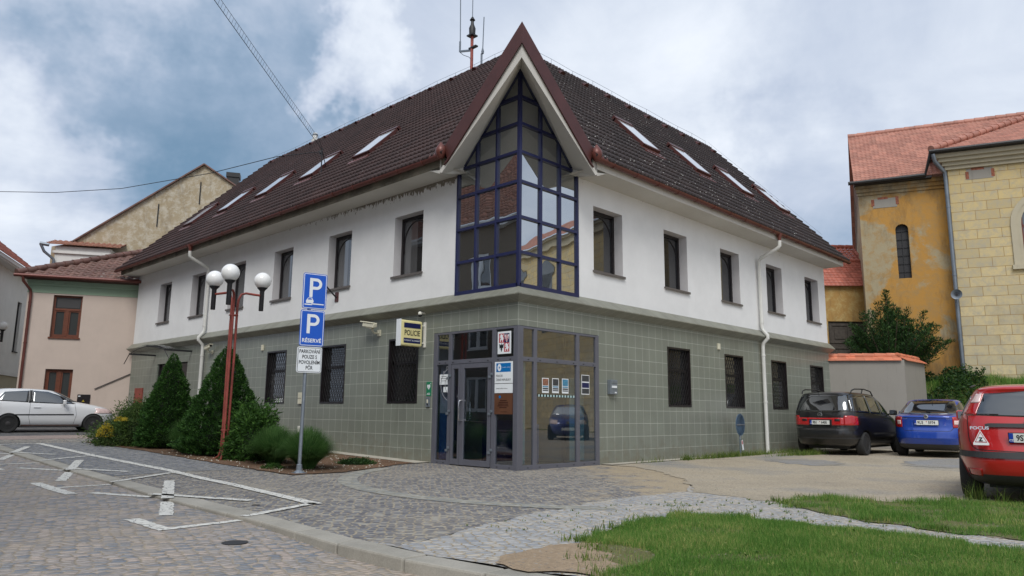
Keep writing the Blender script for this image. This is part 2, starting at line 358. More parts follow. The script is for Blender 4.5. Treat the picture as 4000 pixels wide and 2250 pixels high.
# ground materials
def setts(name, cols, joint, sx, sy, rnd=.6, rot=0.0, jw=.10, patch=None, pk=.5, pscale=.5, sand=False, bs=.75, warp=.25):
    m, nt, b = mat(name)
    v0 = coords(nt); wn = N(nt, 'ShaderNodeTexNoise', i_Scale=.6, i_Detail=2); nt.links.new(v0, wn.inputs['Vector'])
    off = N(nt, 'ShaderNodeVectorMath', operation='MULTIPLY_ADD'); nt.links.new(wn.outputs['Color'], off.inputs[0])
    off.inputs[1].default_value = (warp,)*3; nt.links.new(v0, off.inputs[2])
    mp = N(nt, 'ShaderNodeMapping'); mp.inputs['Rotation'].default_value = (0, 0, R(rot)); nt.links.new(off.outputs[0], mp.inputs[0])
    mp2 = N(nt, 'ShaderNodeMapping'); mp2.inputs['Scale'].default_value = (1/sx, 1/sy, 1); nt.links.new(mp.outputs[0], mp2.inputs[0]); uv = mp2.outputs[0]
    va = N(nt, 'ShaderNodeTexVoronoi', voronoi_dimensions='2D', i_Scale=1.0, i_Randomness=rnd); nt.links.new(uv, va.inputs['Vector'])
    ve = N(nt, 'ShaderNodeTexVoronoi', voronoi_dimensions='2D', feature='DISTANCE_TO_EDGE', i_Scale=1.0, i_Randomness=rnd); nt.links.new(uv, ve.inputs['Vector'])
    sp = N(nt, 'ShaderNodeSeparateColor'); nt.links.new(va.outputs['Color'], sp.inputs[0])
    k = len(cols); c = ramp(nt, sp.outputs[0], [(i/k, cols[i][:3]) for i in range(k)], 'CONSTANT').outputs[0]
    n = noise(nt, v0, 22, 5, .7); c = mix(nt, c, ramp(nt, n, [(.25, (.72,)*3), (.75, (1.22,)*3)]).outputs[0], 1.0, 'MULTIPLY')
    jn = noise(nt, v0, 9, 4, .6)
    e = math_(nt, 'SUBTRACT', ve.outputs['Distance'], math_(nt, 'MULTIPLY', jn, jw*.9))
    jm = ramp(nt, e, [(0.0, (1, 1, 1)), (jw*.8, (0, 0, 0))]).outputs[0]
    jc = mix(nt, joint, tuple(x*.6 for x in joint[:3])+(1,), ramp(nt, noise(nt, v0, 3, 4), [(.4, (0, 0, 0)), (.65, (.8,)*3)]).outputs[0])
    c = mix(nt, c, jc, jm)
    if patch:
        pn = noise(nt, v0, pscale, 6, .62)
        c = mix(nt, c, patch, ramp(nt, pn, [(.5, (0, 0, 0)), (.7, (pk,)*3)]).outputs[0])
    if sand:      # sand carried over from the gravel yard lies on the nearest stones
        sx_ = N(nt, 'ShaderNodeSeparateXYZ'); nt.links.new(v0, sx_.inputs[0])
        dd_ = math_(nt, 'SUBTRACT', math_(nt, 'SUBTRACT', sx_.outputs[0], sx_.outputs[1]), 3.6)
        kk = N(nt, 'ShaderNodeMapRange', i_1=-3.2, i_2=.5); nt.links.new(dd_, kk.inputs[0])
        sn_ = math_(nt, 'ADD', math_(nt, 'MULTIPLY', kk.outputs[0], .42), noise(nt, v0, 1.7, 7, .7))
        c = mix(nt, c, rgb(176, 160, 134), ramp(nt, sn_, [(.66, (0, 0, 0)), (.82, (.9,)*3)]).outputs[0])
    nt.links.new(c, b.inputs['Base Color']); b.inputs['Roughness'].default_value = .85; b.inputs['Specular IOR Level'].default_value = .3
    h = ramp(nt, ve.outputs['Distance'], [(0, (0, 0, 0)), (.25, (1, 1, 1))]).outputs[0]
    h2 = math_(nt, 'ADD', h, math_(nt, 'MULTIPLY', n, .35)); bump(nt, b, h2, bs, .02); return m
SAND = rgb(176, 164, 142)
M['plaza'] = setts('dark_plaza_setts', [rgb(100, 104, 114), rgb(126, 128, 134), rgb(84, 88, 102), rgb(160, 158, 152), rgb(112, 115, 124), rgb(92, 96, 108)], SAND, .092, .058, .75, 38, .13, rgb(176, 166, 148), .45, .45, sand=True)
M['side_plaza'] = setts('grey_pavement_setts', [rgb(116, 120, 128), rgb(134, 136, 142), rgb(102, 107, 118), rgb(150, 150, 150)], rgb(152, 146, 132), .085, .07, .7, 8, .09, rgb(140, 136, 128), .25, .5)
M['light_setts'] = setts('light_path_setts', [rgb(166, 168, 170), rgb(178, 178, 178), rgb(152, 156, 162), rgb(188, 182, 172), rgb(170, 170, 170)], rgb(168, 154, 130), .105, .064, .65, 30, .09, rgb(188, 172, 146), .35, .8)
M['road'] = setts('pinkish_road_setts', [rgb(152, 146, 142), rgb(168, 160, 155), rgb(136, 138, 142), rgb(176, 163, 154), rgb(158, 151, 147), rgb(124, 129, 137)], rgb(160, 149, 133), .105, .062, .65, 16, .10, rgb(172, 156, 134), .6, .45)
M['far_setts'] = setts('dark_street_setts', [rgb(92, 94, 98), rgb(108, 108, 110), rgb(80, 82, 88)], rgb(110, 104, 94), .14, .12, .6, 0, .1)
M['ring'] = setts('pale_ring_setts', [rgb(150, 150, 144), rgb(162, 160, 152), rgb(138, 140, 138)], rgb(150, 142, 122), .14, .14, .5, 0, .08)
def gravel(name, c1, c2, c3, patches=True):
    m, nt, b = mat(name); v = coords(nt)
    n1 = noise(nt, v, .35, 6, .6); n2 = noise(nt, v, 26, 6, .8); n3 = noise(nt, v, 90, 3, .7)
    c = ramp(nt, n1, [(.32, c1[:3]), (.5, c2[:3]), (.68, c3[:3])]).outputs[0]
    c = mix(nt, c, ramp(nt, n2, [(.2, (.5,)*3), (.8, (1.4,)*3)]).outputs[0], 1.0, 'MULTIPLY')
    vo = N(nt, 'ShaderNodeTexVoronoi', i_Scale=26.0); nt.links.new(v, vo.inputs['Vector'])
    sp = N(nt, 'ShaderNodeSeparateColor'); nt.links.new(vo.outputs['Color'], sp.inputs[0])
    st = math_(nt, 'MULTIPLY', math_(nt, 'LESS_THAN', vo.outputs['Distance'], .33), math_(nt, 'GREATER_THAN', sp.outputs[0], .72))
    c = mix(nt, c, ramp(nt, sp.outputs[1], [(0, rgb(84, 82, 82)[:3]), (1, rgb(176, 170, 160)[:3])]).outputs[0], math_(nt, 'MULTIPLY', st, .75))
    nt.links.new(c, b.inputs['Base Color']); b.inputs['Roughness'].default_value = .95; b.inputs['Specular IOR Level'].default_value = .2
    bump(nt, b, math_(nt, 'ADD', math_(nt, 'ADD', n2, n3), st), .7, .015); return m
M['gravel'] = gravel('sandy_gravel', rgb(160, 150, 133), rgb(178, 166, 146), rgb(148, 146, 141))
M['gravel_blue'] = gravel('blue_grey_chippings', rgb(134, 138, 142), rgb(148, 147, 146), rgb(150, 144, 132))
M['mulch'] = gravel('brown_mulch', rgb(96, 74, 58), rgb(120, 94, 74), rgb(84, 68, 54))
M['dirt'] = gravel('bare_soil', rgb(150, 132, 110), rgb(166, 146, 122), rgb(132, 114, 92))
M['asphalt_pink'] = gravel('pinkish_street_surface', rgb(156, 140, 134), rgb(164, 148, 140), rgb(150, 138, 134))
M['grass_base'] = gravel('grass_soil', rgb(96, 104, 60), rgb(116, 112, 76), rgb(128, 114, 88))
def granite():
    m, nt, b = mat('granite_kerb'); v = coords(nt); n = noise(nt, v, 60, 4, .8); n1 = noise(nt, v, 1.3, 5)
    c = ramp(nt, n1, [(.3, rgb(140, 136, 126)[:3]), (.7, rgb(172, 167, 156)[:3])]).outputs[0]
    c = mix(nt, c, ramp(nt, n, [(.2, (.75,)*3), (.8, (1.2,)*3)]).outputs[0], 1.0, 'MULTIPLY')
    nt.links.new(c, b.inputs['Base Color']); b.inputs['Roughness'].default_value = .85; bump(nt, b, n, .4, .006); return m
M['granite'] = granite()
def marking():
    m, nt, b = mat('worn_white_road_paint'); v = coords(nt)
    n = noise(nt, v, 16, 6, .75); k = ramp(nt, n, [(.36, (0, 0, 0)), (.44, (1, 1, 1))]).outputs[0]
    c = mix(nt, rgb(120, 118, 114), rgb(214, 212, 204), k); nt.links.new(c, b.inputs['Base Color']); b.inputs['Roughness'].default_value = .75
    vo = N(nt, 'ShaderNodeTexVoronoi', feature='DISTANCE_TO_EDGE', i_Scale=8.0); nt.links.new(v, vo.inputs['Vector'])
    c2 = mix(nt, rgb(96, 94, 90), c, ramp(nt, vo.outputs[0], [(.01, (.25,)*3), (.05, (1, 1, 1))]).outputs[0])
    nt.links.new(c2, b.inputs['Base Color'])
    bump(nt, b, ramp(nt, vo.outputs[0], [(0, (0, 0, 0)), (.2, (1, 1, 1))]).outputs[0], .5, .02); return m
M['marking'] = marking()
def leafm(name, c1, c2, c3=None, sc_=1.5, rough=.6, trans=.0):
    m, nt, b = mat(name); v = coords(nt); g = N(nt, 'ShaderNodeNewGeometry')
    n = noise(nt, v, sc_, 5, .7)
    rnd = g.outputs['Random Per Island']
    k = math_(nt, 'ADD', math_(nt, 'MULTIPLY', n, .55), math_(nt, 'MULTIPLY', rnd, .45))
    st = [(.25, c1[:3]), (.6, c2[:3])]+([(.75, c3[:3])] if c3 else [])
    rc_ = ramp(nt, k, st).outputs[0]; nt.links.new(rc_, b.inputs['Base Color']); b.inputs['Roughness'].default_value = rough
    tr_ = N(nt, 'ShaderNodeBsdfTranslucent'); nt.links.new(rc_, tr_.inputs[0]); mx_ = N(nt, 'ShaderNodeMixShader', i_0=max(trans, .3)); nt.links.new(b.outputs[0], mx_.inputs[1]); nt.links.new(tr_.outputs[0], mx_.inputs[2]); nt.links.new(mx_.outputs[0], nt.nodes['Material Output'].inputs[0])
    b.inputs['Specular IOR Level'].default_value = .25; return m
M['grass'] = leafm('lawn_grass', rgb(62, 104, 38), rgb(106, 148, 64), rgb(176, 172, 108), 1.0)
M['spruce'] = leafm('spruce_needles', rgb(30, 56, 26), rgb(60, 98, 42), rgb(88, 126, 58), 5)
M['juniper'] = leafm('juniper_foliage', rgb(42, 62, 28), rgb(78, 102, 50), rgb(104, 124, 62), 3)
M['tuft'] = leafm('ornamental_grass', rgb(58, 94, 48), rgb(96, 134, 72), rgb(130, 162, 98), 3, trans=.5)
M['broad'] = leafm('broad_leaves', rgb(34, 62, 26), rgb(66, 102, 42), rgb(94, 132, 58), 2)
M['yellow_fl'] = leafm('yellow_leaves', rgb(150, 138, 40), rgb(206, 182, 64), None, 4)
M['bush'] = leafm('yew_foliage', rgb(24, 44, 24), rgb(52, 82, 40), rgb(78, 108, 52), 1.2)
M['weed'] = leafm('weeds', rgb(60, 84, 34), rgb(104, 126, 56), rgb(146, 146, 86), 2)
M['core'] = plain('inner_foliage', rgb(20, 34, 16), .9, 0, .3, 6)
M['bark'] = plain('bark', rgb(74, 62, 50), .9, 0, .3, 9, .5)
def church_mat():
    m, nt, b = mat('yellow_ashlar_render'); v, sp, uv = wall_uv(nt)
    br = N(nt, 'ShaderNodeTexBrick', offset=.5, i_Scale=1.0, i_Mortar_Size=.013, i_Mortar_Smooth=.6, i_Brick_Width=.86, i_Row_Height=.40)
    br.inputs['Color1'].default_value = rgb(176, 166, 138); br.inputs['Color2'].default_value = rgb(206, 190, 148); br.inputs['Mortar'].default_value = rgb(166, 128, 66)
    nt.links.new(uv, br.inputs[0])
    zk = N(nt, 'ShaderNodeMapRange', i_1=3.0, i_2=12.0); nt.links.new(sp.outputs[2], zk.inputs[0])
    n = noise(nt, v, .5, 7, .7); n2 = noise(nt, v, 3.5, 7, .75)
    c = mix(nt, br.outputs[0], rgb(190, 164, 100), math_(nt, 'MULTIPLY', zk.outputs[0], .6))
    c = mix(nt, c, rgb(164, 158, 142), ramp(nt, n2, [(.44, (0, 0, 0)), (.64, (.8,)*3)]).outputs[0])
    c = mix(nt, c, rgb(112, 92, 62), ramp(nt, n, [(.55, (0, 0, 0)), (.8, (.5,)*3)]).outputs[0])
    c = mix(nt, c, rgb(150, 118, 66), math_(nt, 'MULTIPLY', br.outputs[1], .75))
    nt.links.new(c, b.inputs['Base Color']); b.inputs['Roughness'].default_value = .9
    bump(nt, b, math_(nt, 'ADD', math_(nt, 'MULTIPLY', br.outputs[1], -1), math_(nt, 'MULTIPLY', n2, .4)), .5, .02); return m
M['church'] = church_mat()
def patchy(name, a, b_, c_, s1=.6, z0=None, left=None):
    m, nt, b = mat(name); v = coords(nt)
    n = noise(nt, v, s1, 7, .65, .5); n2 = noise(nt, v, 2.6, 8, .8, .3); sp = N(nt, 'ShaderNodeSeparateXYZ'); nt.links.new(v, sp.inputs[0])
    if left is not None:      # the render has come off in a strip down the left side
        lk = N(nt, 'ShaderNodeMapRange', i_1=left, i_2=left-1.3); nt.links.new(sp.outputs[0], lk.inputs[0])
        n = math_(nt, 'SUBTRACT', n, math_(nt, 'MULTIPLY', lk.outputs[0], .16))
    c = ramp(nt, n, [(.40, a[:3]), (.45, b_[:3]), (.62, b_[:3]), (.66, a[:3])]).outputs[0]
    c = mix(nt, c, c_, ramp(nt, n2, [(.46, (0, 0, 0)), (.6, (.8,)*3)]).outputs[0])
    st = noise(nt, coords(nt, (1, 1, .3)), 1.7, 6, .7)
    if z0 is not None:        # brown water staining under the cornice and rising damp at the foot
        tk = N(nt, 'ShaderNodeMapRange', i_1=z0[1]-1.6, i_2=z0[1]); nt.links.new(sp.outputs[2], tk.inputs[0]); bk_ = N(nt, 'ShaderNodeMapRange', i_1=z0[0]+2.2, i_2=z0[0]); nt.links.new(sp.outputs[2], bk_.inputs[0])
        st = math_(nt, 'ADD', st, math_(nt, 'MULTIPLY', math_(nt, 'ADD', tk.outputs[0], bk_.outputs[0]), .16))
    c = mix(nt, c, rgb(84, 70, 54), ramp(nt, st, [(.52, (0, 0, 0)), (.78, (.7,)*3)]).outputs[0])
    nt.links.new(c, b.inputs['Base Color']); b.inputs['Roughness'].default_value = .95
    bump(nt, b, n2, .5, .03); return m
M['ochre'] = patchy('peeling_ochre_plaster', rgb(160, 148, 120), rgb(176, 132, 66), rgb(158, 128, 82), .34, (3.2, 11.2), -2.2)
M['patch_wall'] = patchy('peeled_patchy_plaster', rgb(150, 140, 116), rgb(170, 134, 78), rgb(188, 166, 112), .5)
M['gable_wall'] = patchy('weathered_khaki_render', rgb(158, 144, 118), rgb(166, 152, 126), rgb(196, 190, 174), .5)
M['rubble'] = patchy('rubble_plinth', rgb(140, 122, 96), rgb(126, 108, 84), rgb(160, 146, 120), 1.2)
SKYBLOBS = [
(200, 135, 0, 15, -.15), (90, 120, 0, 13, -.09), (60, 235, 0, 12, .19), (20, 190, 0, 8, .05), (352, 45, 0, 5, .15), (40, 10, 0, 16, .10), (280, 20, 0, 12, .06), (560, 20, 0, 20, .09), (640, 80, 0, 10, .04), (820, 215, 0, 12, -.09), (900, 60, 0, 24, .0), (1000, 130, 0, 14, .0), (330, 190, 0, 8, .02)
]
# ------------------------------------------------------------------ camera, light, sky
cam = bpy.data.cameras.new('camera'); co = bpy.data.objects.new('camera', cam); COL.objects.link(co)
cF = Vector((0.70892537, 0.68519931, 0.16711291)); cR = Vector((0.69372909, -0.72016783, 0.00991156)); cU = Vector((-0.12714074, -0.10890453, 0.98588794))
co.matrix_world = Matrix(((cR.x, cU.x, -cF.x, -10.770), (cR.y, cU.y, -cF.y, -10.226), (cR.z, cU.z, -cF.z, 1.12), (0, 0, 0, 1)))
cam.sensor_width = 36; cam.lens = 25.893; cam.clip_end = 2000; cam.clip_start = .05
sc.camera = co
SUN_EL, SUN_AZ = 48, 219     # azimuth measured from +X
sun = bpy.data.lights.new('sun', 'SUN'); sun.energy = 1.7; sun.angle = R(25); sun.color = (1, .975, .94)
so = bpy.data.objects.new('sun', sun); COL.objects.link(so)
sd = Vector((math.cos(R(SUN_AZ))*math.cos(R(SUN_EL)), math.sin(R(SUN_AZ))*math.cos(R(SUN_EL)), math.sin(R(SUN_EL))))
so.rotation_euler = sd.to_track_quat('Z', 'Y').to_euler(); so.location = sd*60

w = bpy.data.worlds.new('World'); sc.world = w; w.use_nodes = True; nt = w.node_tree
bg = nt.nodes['Background']; tc = nt.nodes.new('ShaderNodeTexCoord')
sky = nt.nodes.new('ShaderNodeTexSky'); sky.sky_type = 'NISHITA'; sky.sun_disc = False
sky.sun_elevation = R(SUN_EL); sky.sun_rotation = R(90-SUN_AZ); sky.air_density = 1.2; sky.dust_density = 1.5
sep = N(nt, 'ShaderNodeSeparateXYZ'); nt.links.new(tc.outputs['Generated'], sep.inputs[0])
# clouds on a flat layer overhead: direction divided by its height
zz = math_(nt, 'ADD', math_(nt, 'MAXIMUM', sep.outputs[2], 0.0), .16)
cb = N(nt, 'ShaderNodeCombineXYZ'); nt.links.new(math_(nt, 'DIVIDE', sep.outputs[0], zz), cb.inputs[0]); nt.links.new(math_(nt, 'DIVIDE', sep.outputs[1], zz), cb.inputs[1])
def cl(scale, loc, detail=7, rough=.55, dist=.3):
    mp = N(nt, 'ShaderNodeMapping'); mp.inputs['Location'].default_value = loc; nt.links.new(cb.outputs[0], mp.inputs[0])
    return noise(nt, mp.outputs[0], scale, detail, rough, dist)
nA = cl(.55, (1.7, .4, 2.0)); nB = cl(1.5, (4.1, 2.2, 1.0), 8, .6, .5); nC = cl(.30, (7.4, 3.1, 5.0), 3, .5)
dens = math_(nt, 'ADD', math_(nt, 'MULTIPLY', nA, .55), math_(nt, 'ADD', math_(nt, 'MULTIPLY', nB, .3), math_(nt, 'MULTIPLY', nC, .25)))
wn_ = N(nt, 'ShaderNodeTexNoise', i_Scale=3.2, i_Detail=6, i_Roughness=.62); nt.links.new(tc.outputs['Generated'], wn_.inputs['Vector'])
wa_ = N(nt, 'ShaderNodeVectorMath', operation='SUBTRACT'); nt.links.new(wn_.outputs['Color'], wa_.inputs[0]); wa_.inputs[1].default_value = (.5, .5, .5)
wm_ = N(nt, 'ShaderNodeVectorMath', operation='MULTIPLY_ADD'); nt.links.new(wa_.outputs[0], wm_.inputs[0]); wm_.inputs[1].default_value = (.55, .55, .55); nt.links.new(tc.outputs['Generated'], wm_.inputs[2]); wdn = N(nt, 'ShaderNodeVectorMath', operation='NORMALIZE'); nt.links.new(wm_.outputs[0], wdn.inputs[0]); wdir = wdn.outputs[0]
def dirblob(d, inner, outer, amp):       # a broad bright or dark bank of cloud lying in one part of the sky
    dn = Vector(d).normalized(); dp = N(nt, 'ShaderNodeVectorMath', operation='DOT_PRODUCT'); nt.links.new(wdir, dp.inputs[0]); dp.inputs[1].default_value = dn
    mr = N(nt, 'ShaderNodeMapRange', interpolation_type='SMOOTHSTEP', i_1=math.cos(R(outer)), i_2=math.cos(R(inner)), i_3=0.0, i_4=amp); nt.links.new(dp.outputs['Value'], mr.inputs[0]); return mr.outputs[0]
def pixdir(px, py): return cF+cR*((px-512)/736.5)+cU*((288-py)/736.5)
for (px, py, i_, o_, a_) in SKYBLOBS:
    dens = math_(nt, 'ADD', dens, dirblob(pixdir(px, py), i_, o_, a_))
dens = math_(nt, 'ADD', dens, dirblob(sd, 5, 70, .22))  # unseen brighter cloud behind the camera, added to light the facades
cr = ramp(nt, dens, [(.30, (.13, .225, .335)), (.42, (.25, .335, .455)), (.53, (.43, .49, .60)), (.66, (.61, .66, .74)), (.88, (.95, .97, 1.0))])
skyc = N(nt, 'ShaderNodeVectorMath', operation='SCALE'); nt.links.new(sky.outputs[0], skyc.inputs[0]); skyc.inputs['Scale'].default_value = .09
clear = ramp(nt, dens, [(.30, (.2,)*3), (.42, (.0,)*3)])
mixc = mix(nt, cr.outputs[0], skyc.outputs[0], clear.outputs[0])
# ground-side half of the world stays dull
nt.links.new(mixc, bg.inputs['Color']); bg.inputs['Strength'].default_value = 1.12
sc.view_settings.view_transform = 'Standard'; sc.view_settings.look = 'None'; sc.view_settings.exposure = 0.22; sc.view_settings.gamma = 1
sc.render.engine = 'CYCLES'

# ------------------------------------------------------------------ terrain
def roff(y): return -.036-.06*min(1, max(0, (-2.6-y)/2.4))
def gz(y):
    t = max(0.0, y-1.5); return .026*t*t/(t+2)
def sheet(name, poly, off, m, kind='structure', jit=0.0, label=None, cat=None):
    bm = bmesh.new(); P = poly
    if jit:
        P = []
        for i in range(len(poly)):
            a, b = Vector(poly[i]), Vector(poly[(i+1) % len(poly)]); n = max(1, int((b-a).length/.12))
            nn = Vector((-(b-a).y, (b-a).x)).normalized() if (b-a).length > 0 else Vector((0, 0))
            for k in range(n):
                q = a.lerp(b, k/n); P.append(q+nn*((mnoise.noise(Vector((q.x*4, q.y*4, 3)))) * jit))
    bm.faces.new([bm.verts.new((p[0], p[1], 0)) for p in P])
    ys = [-12, -8, -6, -5, -4.2, -3.4, -2.6, -1, 1.5, 2, 2.5, 3, 4, 5, 6, 8, 10, 12, 15, 20, 30, 45, 60]
    for y in ys:
        bmesh.ops.bisect_plane(bm, geom=bm.verts[:]+bm.edges[:]+bm.faces[:], plane_co=(0, y, 0), plane_no=(0, 1, 0))
    bmesh.ops.triangulate(bm, faces=bm.faces[:])
    for v in bm.verts: v.co.z = gz(min(v.co.y, 60))+(off(v.co.y) if callable(off) else off)
    for f in bm.faces:
        if f.normal.z < 0: f.normal_flip()
    me = bpy.data.meshes.new(name); bm.to_mesh(me); bm.free(); me.materials.append(m)
    o = link(bpy.data.objects.new(name, me)); return tag(o, label, cat, kind=kind)
sheet('ground', [(-250, -250), (300, -250), (300, 300), (-250, 300)], -.13, M['gravel'])
KERB = [(-6.35, 13.6), (-6.47, 10.3), (-6.55, 6), (-6.6, 2.5), (-6.78, .4), (-6.87, -1.3), (-6.93, -3), (-7.07, -4.6), (-7.06, -5.5), (-6.97, -6.3), (-6.8, -7.2), (-6.5, -8.4), (-6.0, -10), (-5.6, -14)]
KIN = [(x+.27, y) for x, y in KERB]
KIN = [(-6.1, 13.6), (-6.22, 10.3), (-6.29, 6), (-6.33, 2.5), (-6.45, .4), (-6.56, -1.3), (-6.66, -3), (-6.80, -4.5), (-6.81, -5.5), (-6.73, -6.3), (-6.56, -7.2), (-6.26, -8.4), (-5.76, -10), (-5.36, -14)]
sheet('road', [(-60, 13.6)]+[(x+.05, y) for x, y in KERB]+[(-5.5, -30), (-60, -30)], roff, M['road'])
sheet('pavement', [(x-.03, y) for x, y in KIN[:8]]+[(-6.75, -5.04), (-6.16, -4.9), (-5.34, -4.66), (-4.2, -4.4), (-3, -4.2), (-2.1, -4.2), (-.9, -4.3), (-.1, -3.9), (1.0, -3.2), (1.85, -2.2), (2.9, -.9), (3.0, -.2), (3.0, .1), (.2, .1), (.2, 3.0), (-3.6, 3), (-3.6, 13.6)], 0, M['plaza'])
sheet('light_path', [(-6.83, -4.5), (-6.75, -5.04), (-6.16, -4.9), (-5.34, -4.66), (-4.2, -4.4), (-3, -4.2), (-2.1, -4.2), (-.9, -4.3), (-.1, -3.9), (-.85, -4.8), (-1.0, -5.3), (-1.2, -5.95), (-1.9, -6.8), (-2.3, -8.1), (-2.4, -9), (-2.8, -12), (-3.0, -20), (-5.4, -20), (-5.36, -14), (-5.74, -10), (-6.24, -8.4), (-6.54, -7.2), (-6.71, -6.3), (-6.8, -5.5)], .004, M['light_setts'], jit=.10)
sheet('gravel_yard', [(2.8, .1), (2.7, -.3), (2.73, -.93), (1.73, -2.25), (.89, -3.2), (-.16, -3.93), (-.9, -4.45), (-.95, -4.8), (-1.07, -5.3), (-1.25, -5.95), (-1.9, -6.8), (-2.3, -8.1), (-2.4, -9), (-2.8, -12), (-3.0, -30), (60, -30), (60, .1)], .008, M['gravel'], jit=.16)
sheet('street_crossing', [(-60, 13.6), (-3.6, 13.6), (-3.6, 11.95), (.1, 11.95), (.1, 15.3), (-60, 15.3)], .004, M['asphalt_pink'])
sheet('side_street', [(-60, 15.3), (.1, 15.3), (.1, 60), (-60, 60)], -.003, M['far_setts'])
sheet('pavement_grey', [(-6.22, 10.3), (-6.29, 6), (-6.32, 3.2), (-5.3, 3.4), (-3.8, 3.2), (-3.8, 11.95), (-6.15, 11.95)], .004, M['side_plaza'])
sheet('chippings_patch', [(6.2, -3.3), (6.9, -1.9), (7.6, -1.7), (8.6, -2.1), (8.4, -2.9), (7.2, -3.6)], .013, M['gravel_blue'], jit=.35)
sheet('chippings_spill', [(8.1, -4.7), (9.6, -4.2), (12.0, -4.4), (12.6, -5.6), (10.0, -6.2), (7.9, -5.6)], .013, M['gravel_blue'], jit=.35)
ring = [(4.52*math.cos(R(a)), -2+4.52*math.sin(R(a))) for a in range(112, 222, 4)]+[(4.2*math.cos(R(a)), -2+4.2*math.sin(R(a))) for a in range(220, 108, -4)]
sheet('paving_ring', ring, .006, M['ring'])
BED = [(-4.25, 11.95), (-3.98, 8.5), (-3.93, 5.4), (-3.92, 3.7), (-3.88, 1.75), (-2.9, 1.68), (-1.5, 2.27), (-.9, 2.62), (-.42, 2.66), (-.42, 11.95)]
sheet('planting_bed', BED, .016, M['mulch'], jit=.08)
sheet('wall_strip', [(-.42, 2.66), (.1, 2.66), (.1, 21.5), (-.42, 21.5)], .02, M['kerb_strip'])
sheet('wall_strip_yard', [(2.72, -.30), (16.3, -.30), (16.3, .1), (2.72, .1)], .02, M['kerb_strip'])
LAWN = [(-6.5, -6.95), (-6.07, -6.55), (-5.68, -6.28), (-5.47, -5.97), (-5.0, -5.85), (-4.6, -5.72), (-3.93, -5.58), (-3.17, -5.64), (-2.95, -6.3), (-2.93, -7.0), (-2.85, -7.6), (-2.92, -8.2), (-3.1, -8.8), (-3.5, -11), (-4.2, -15), (-5.2, -15), (-5.6, -10), (-6.1, -8.4), (-6.4, -7.4)]
VERGE = [(-1.35, -6.0), (-1.09, -5.84), (-.58, -5.89), (-.13, -6.07), (-.2, -6.6), (.0, -7.02), (.9, -7.35), (1.2, -7.9), (1.3, -9), (1.5, -12), (-2.7, -12), (-2.45, -9), (-2.36, -7.97), (-2.2, -7.4), (-1.95, -6.83), (-1.6, -6.3)]
sheet('lawn_soil', LAWN, .012, M['grass_base'], jit=.1)
sheet('verge_soil', VERGE, .014, M['grass_base'], jit=.15)
sheet('bare_patch', [(-6.72, -6.1), (-6.0, -5.97), (-5.7, -5.94), (-5.5, -6.1), (-5.75, -6.5), (-6.2, -6.9), (-6.5, -7.2), (-6.62, -6.8)], .018, M['dirt'], jit=.22)
# kerb stones
kb = MB()
for i in range(len(KERB)-1):
    L = (Vector(KERB[i+1])-Vector(KERB[i])).length; n = max(1, round(L/.95))
    for k in range(n):
        g = .008/L
        a, b = k/n+g, (k+1)/n-g
        o0, o1 = Vector(KERB[i]).lerp(Vector(KERB[i+1]), a), Vector(KERB[i]).lerp(Vector(KERB[i+1]), b)
        i0, i1 = Vector(KIN[i]).lerp(Vector(KIN[i+1]), a), Vector(KIN[i]).lerp(Vector(KIN[i+1]), b)
        dz = random.uniform(-.003, .003)+.004
        up = lambda p, z: (p.x, p.y, gz(p.y)+z)
        vs = [up(o0, -.3), up(o1, -.3), up(i1, -.3), up(i0, -.3), up(o0, dz), up(o1, dz), up(i1, dz), up(i0, dz)]
        kb.add(vs, [(0, 3, 2, 1), (4, 5, 6, 7), (0, 1, 5, 4), (1, 2, 6, 5), (2, 3, 7, 6), (3, 0, 4, 7)])
tag(kb.build('kerb', M['granite'], bevel=.018), kind='structure')
# white bay markings
def pxk(poly, y):
    for (x0, y0), (x1, y1) in zip(poly, poly[1:]):
        if y1 <= y <= y0: return x0+(x1-x0)*(y-y0)/(y1-y0)
    return poly[-1][0]
def stripe(a, b, w):
    a, b = Vector(a), Vector(b); d = (b-a); L = d.length; n = max(1, int(L/.05)); s = Vector((-d.y, d.x)).normalized()
    def zone(p): ko, ki = pxk(KERB, p.y), pxk(KIN, p.y); return 0 if p.x < ko-.01 else (1 if p.x < ki+.01 else 2)
    for k in range(n):
        p, q = a.lerp(b, k/n), a.lerp(b, (k+1)/n); zn = zone((p+q)/2); mb = (rd_, pv, pv)[zn]
        def e(pt, sg):
            j = mnoise.noise(Vector((pt.x*9, pt.y*9, sg*5)))*.022*(.2 if zn == 1 else 1); u = pt+s*sg*(w/2+j)
            return (u.x, u.y, gz(u.y)+(roff(u.y)+.006, .0115, .0118)[zn])
        mb.poly([e(p, -1), e(q, -1), e(q, 1), e(p, 1)])
pv = MB(); rd_ = MB()
longl = [(-5.32, 11.75), (-5.33, 7.7), (-5.23, 3.6), (-5.42, .8), (-5.76, -2.12)]
for a, b in zip(longl, longl[1:]): stripe(a, b, .165)
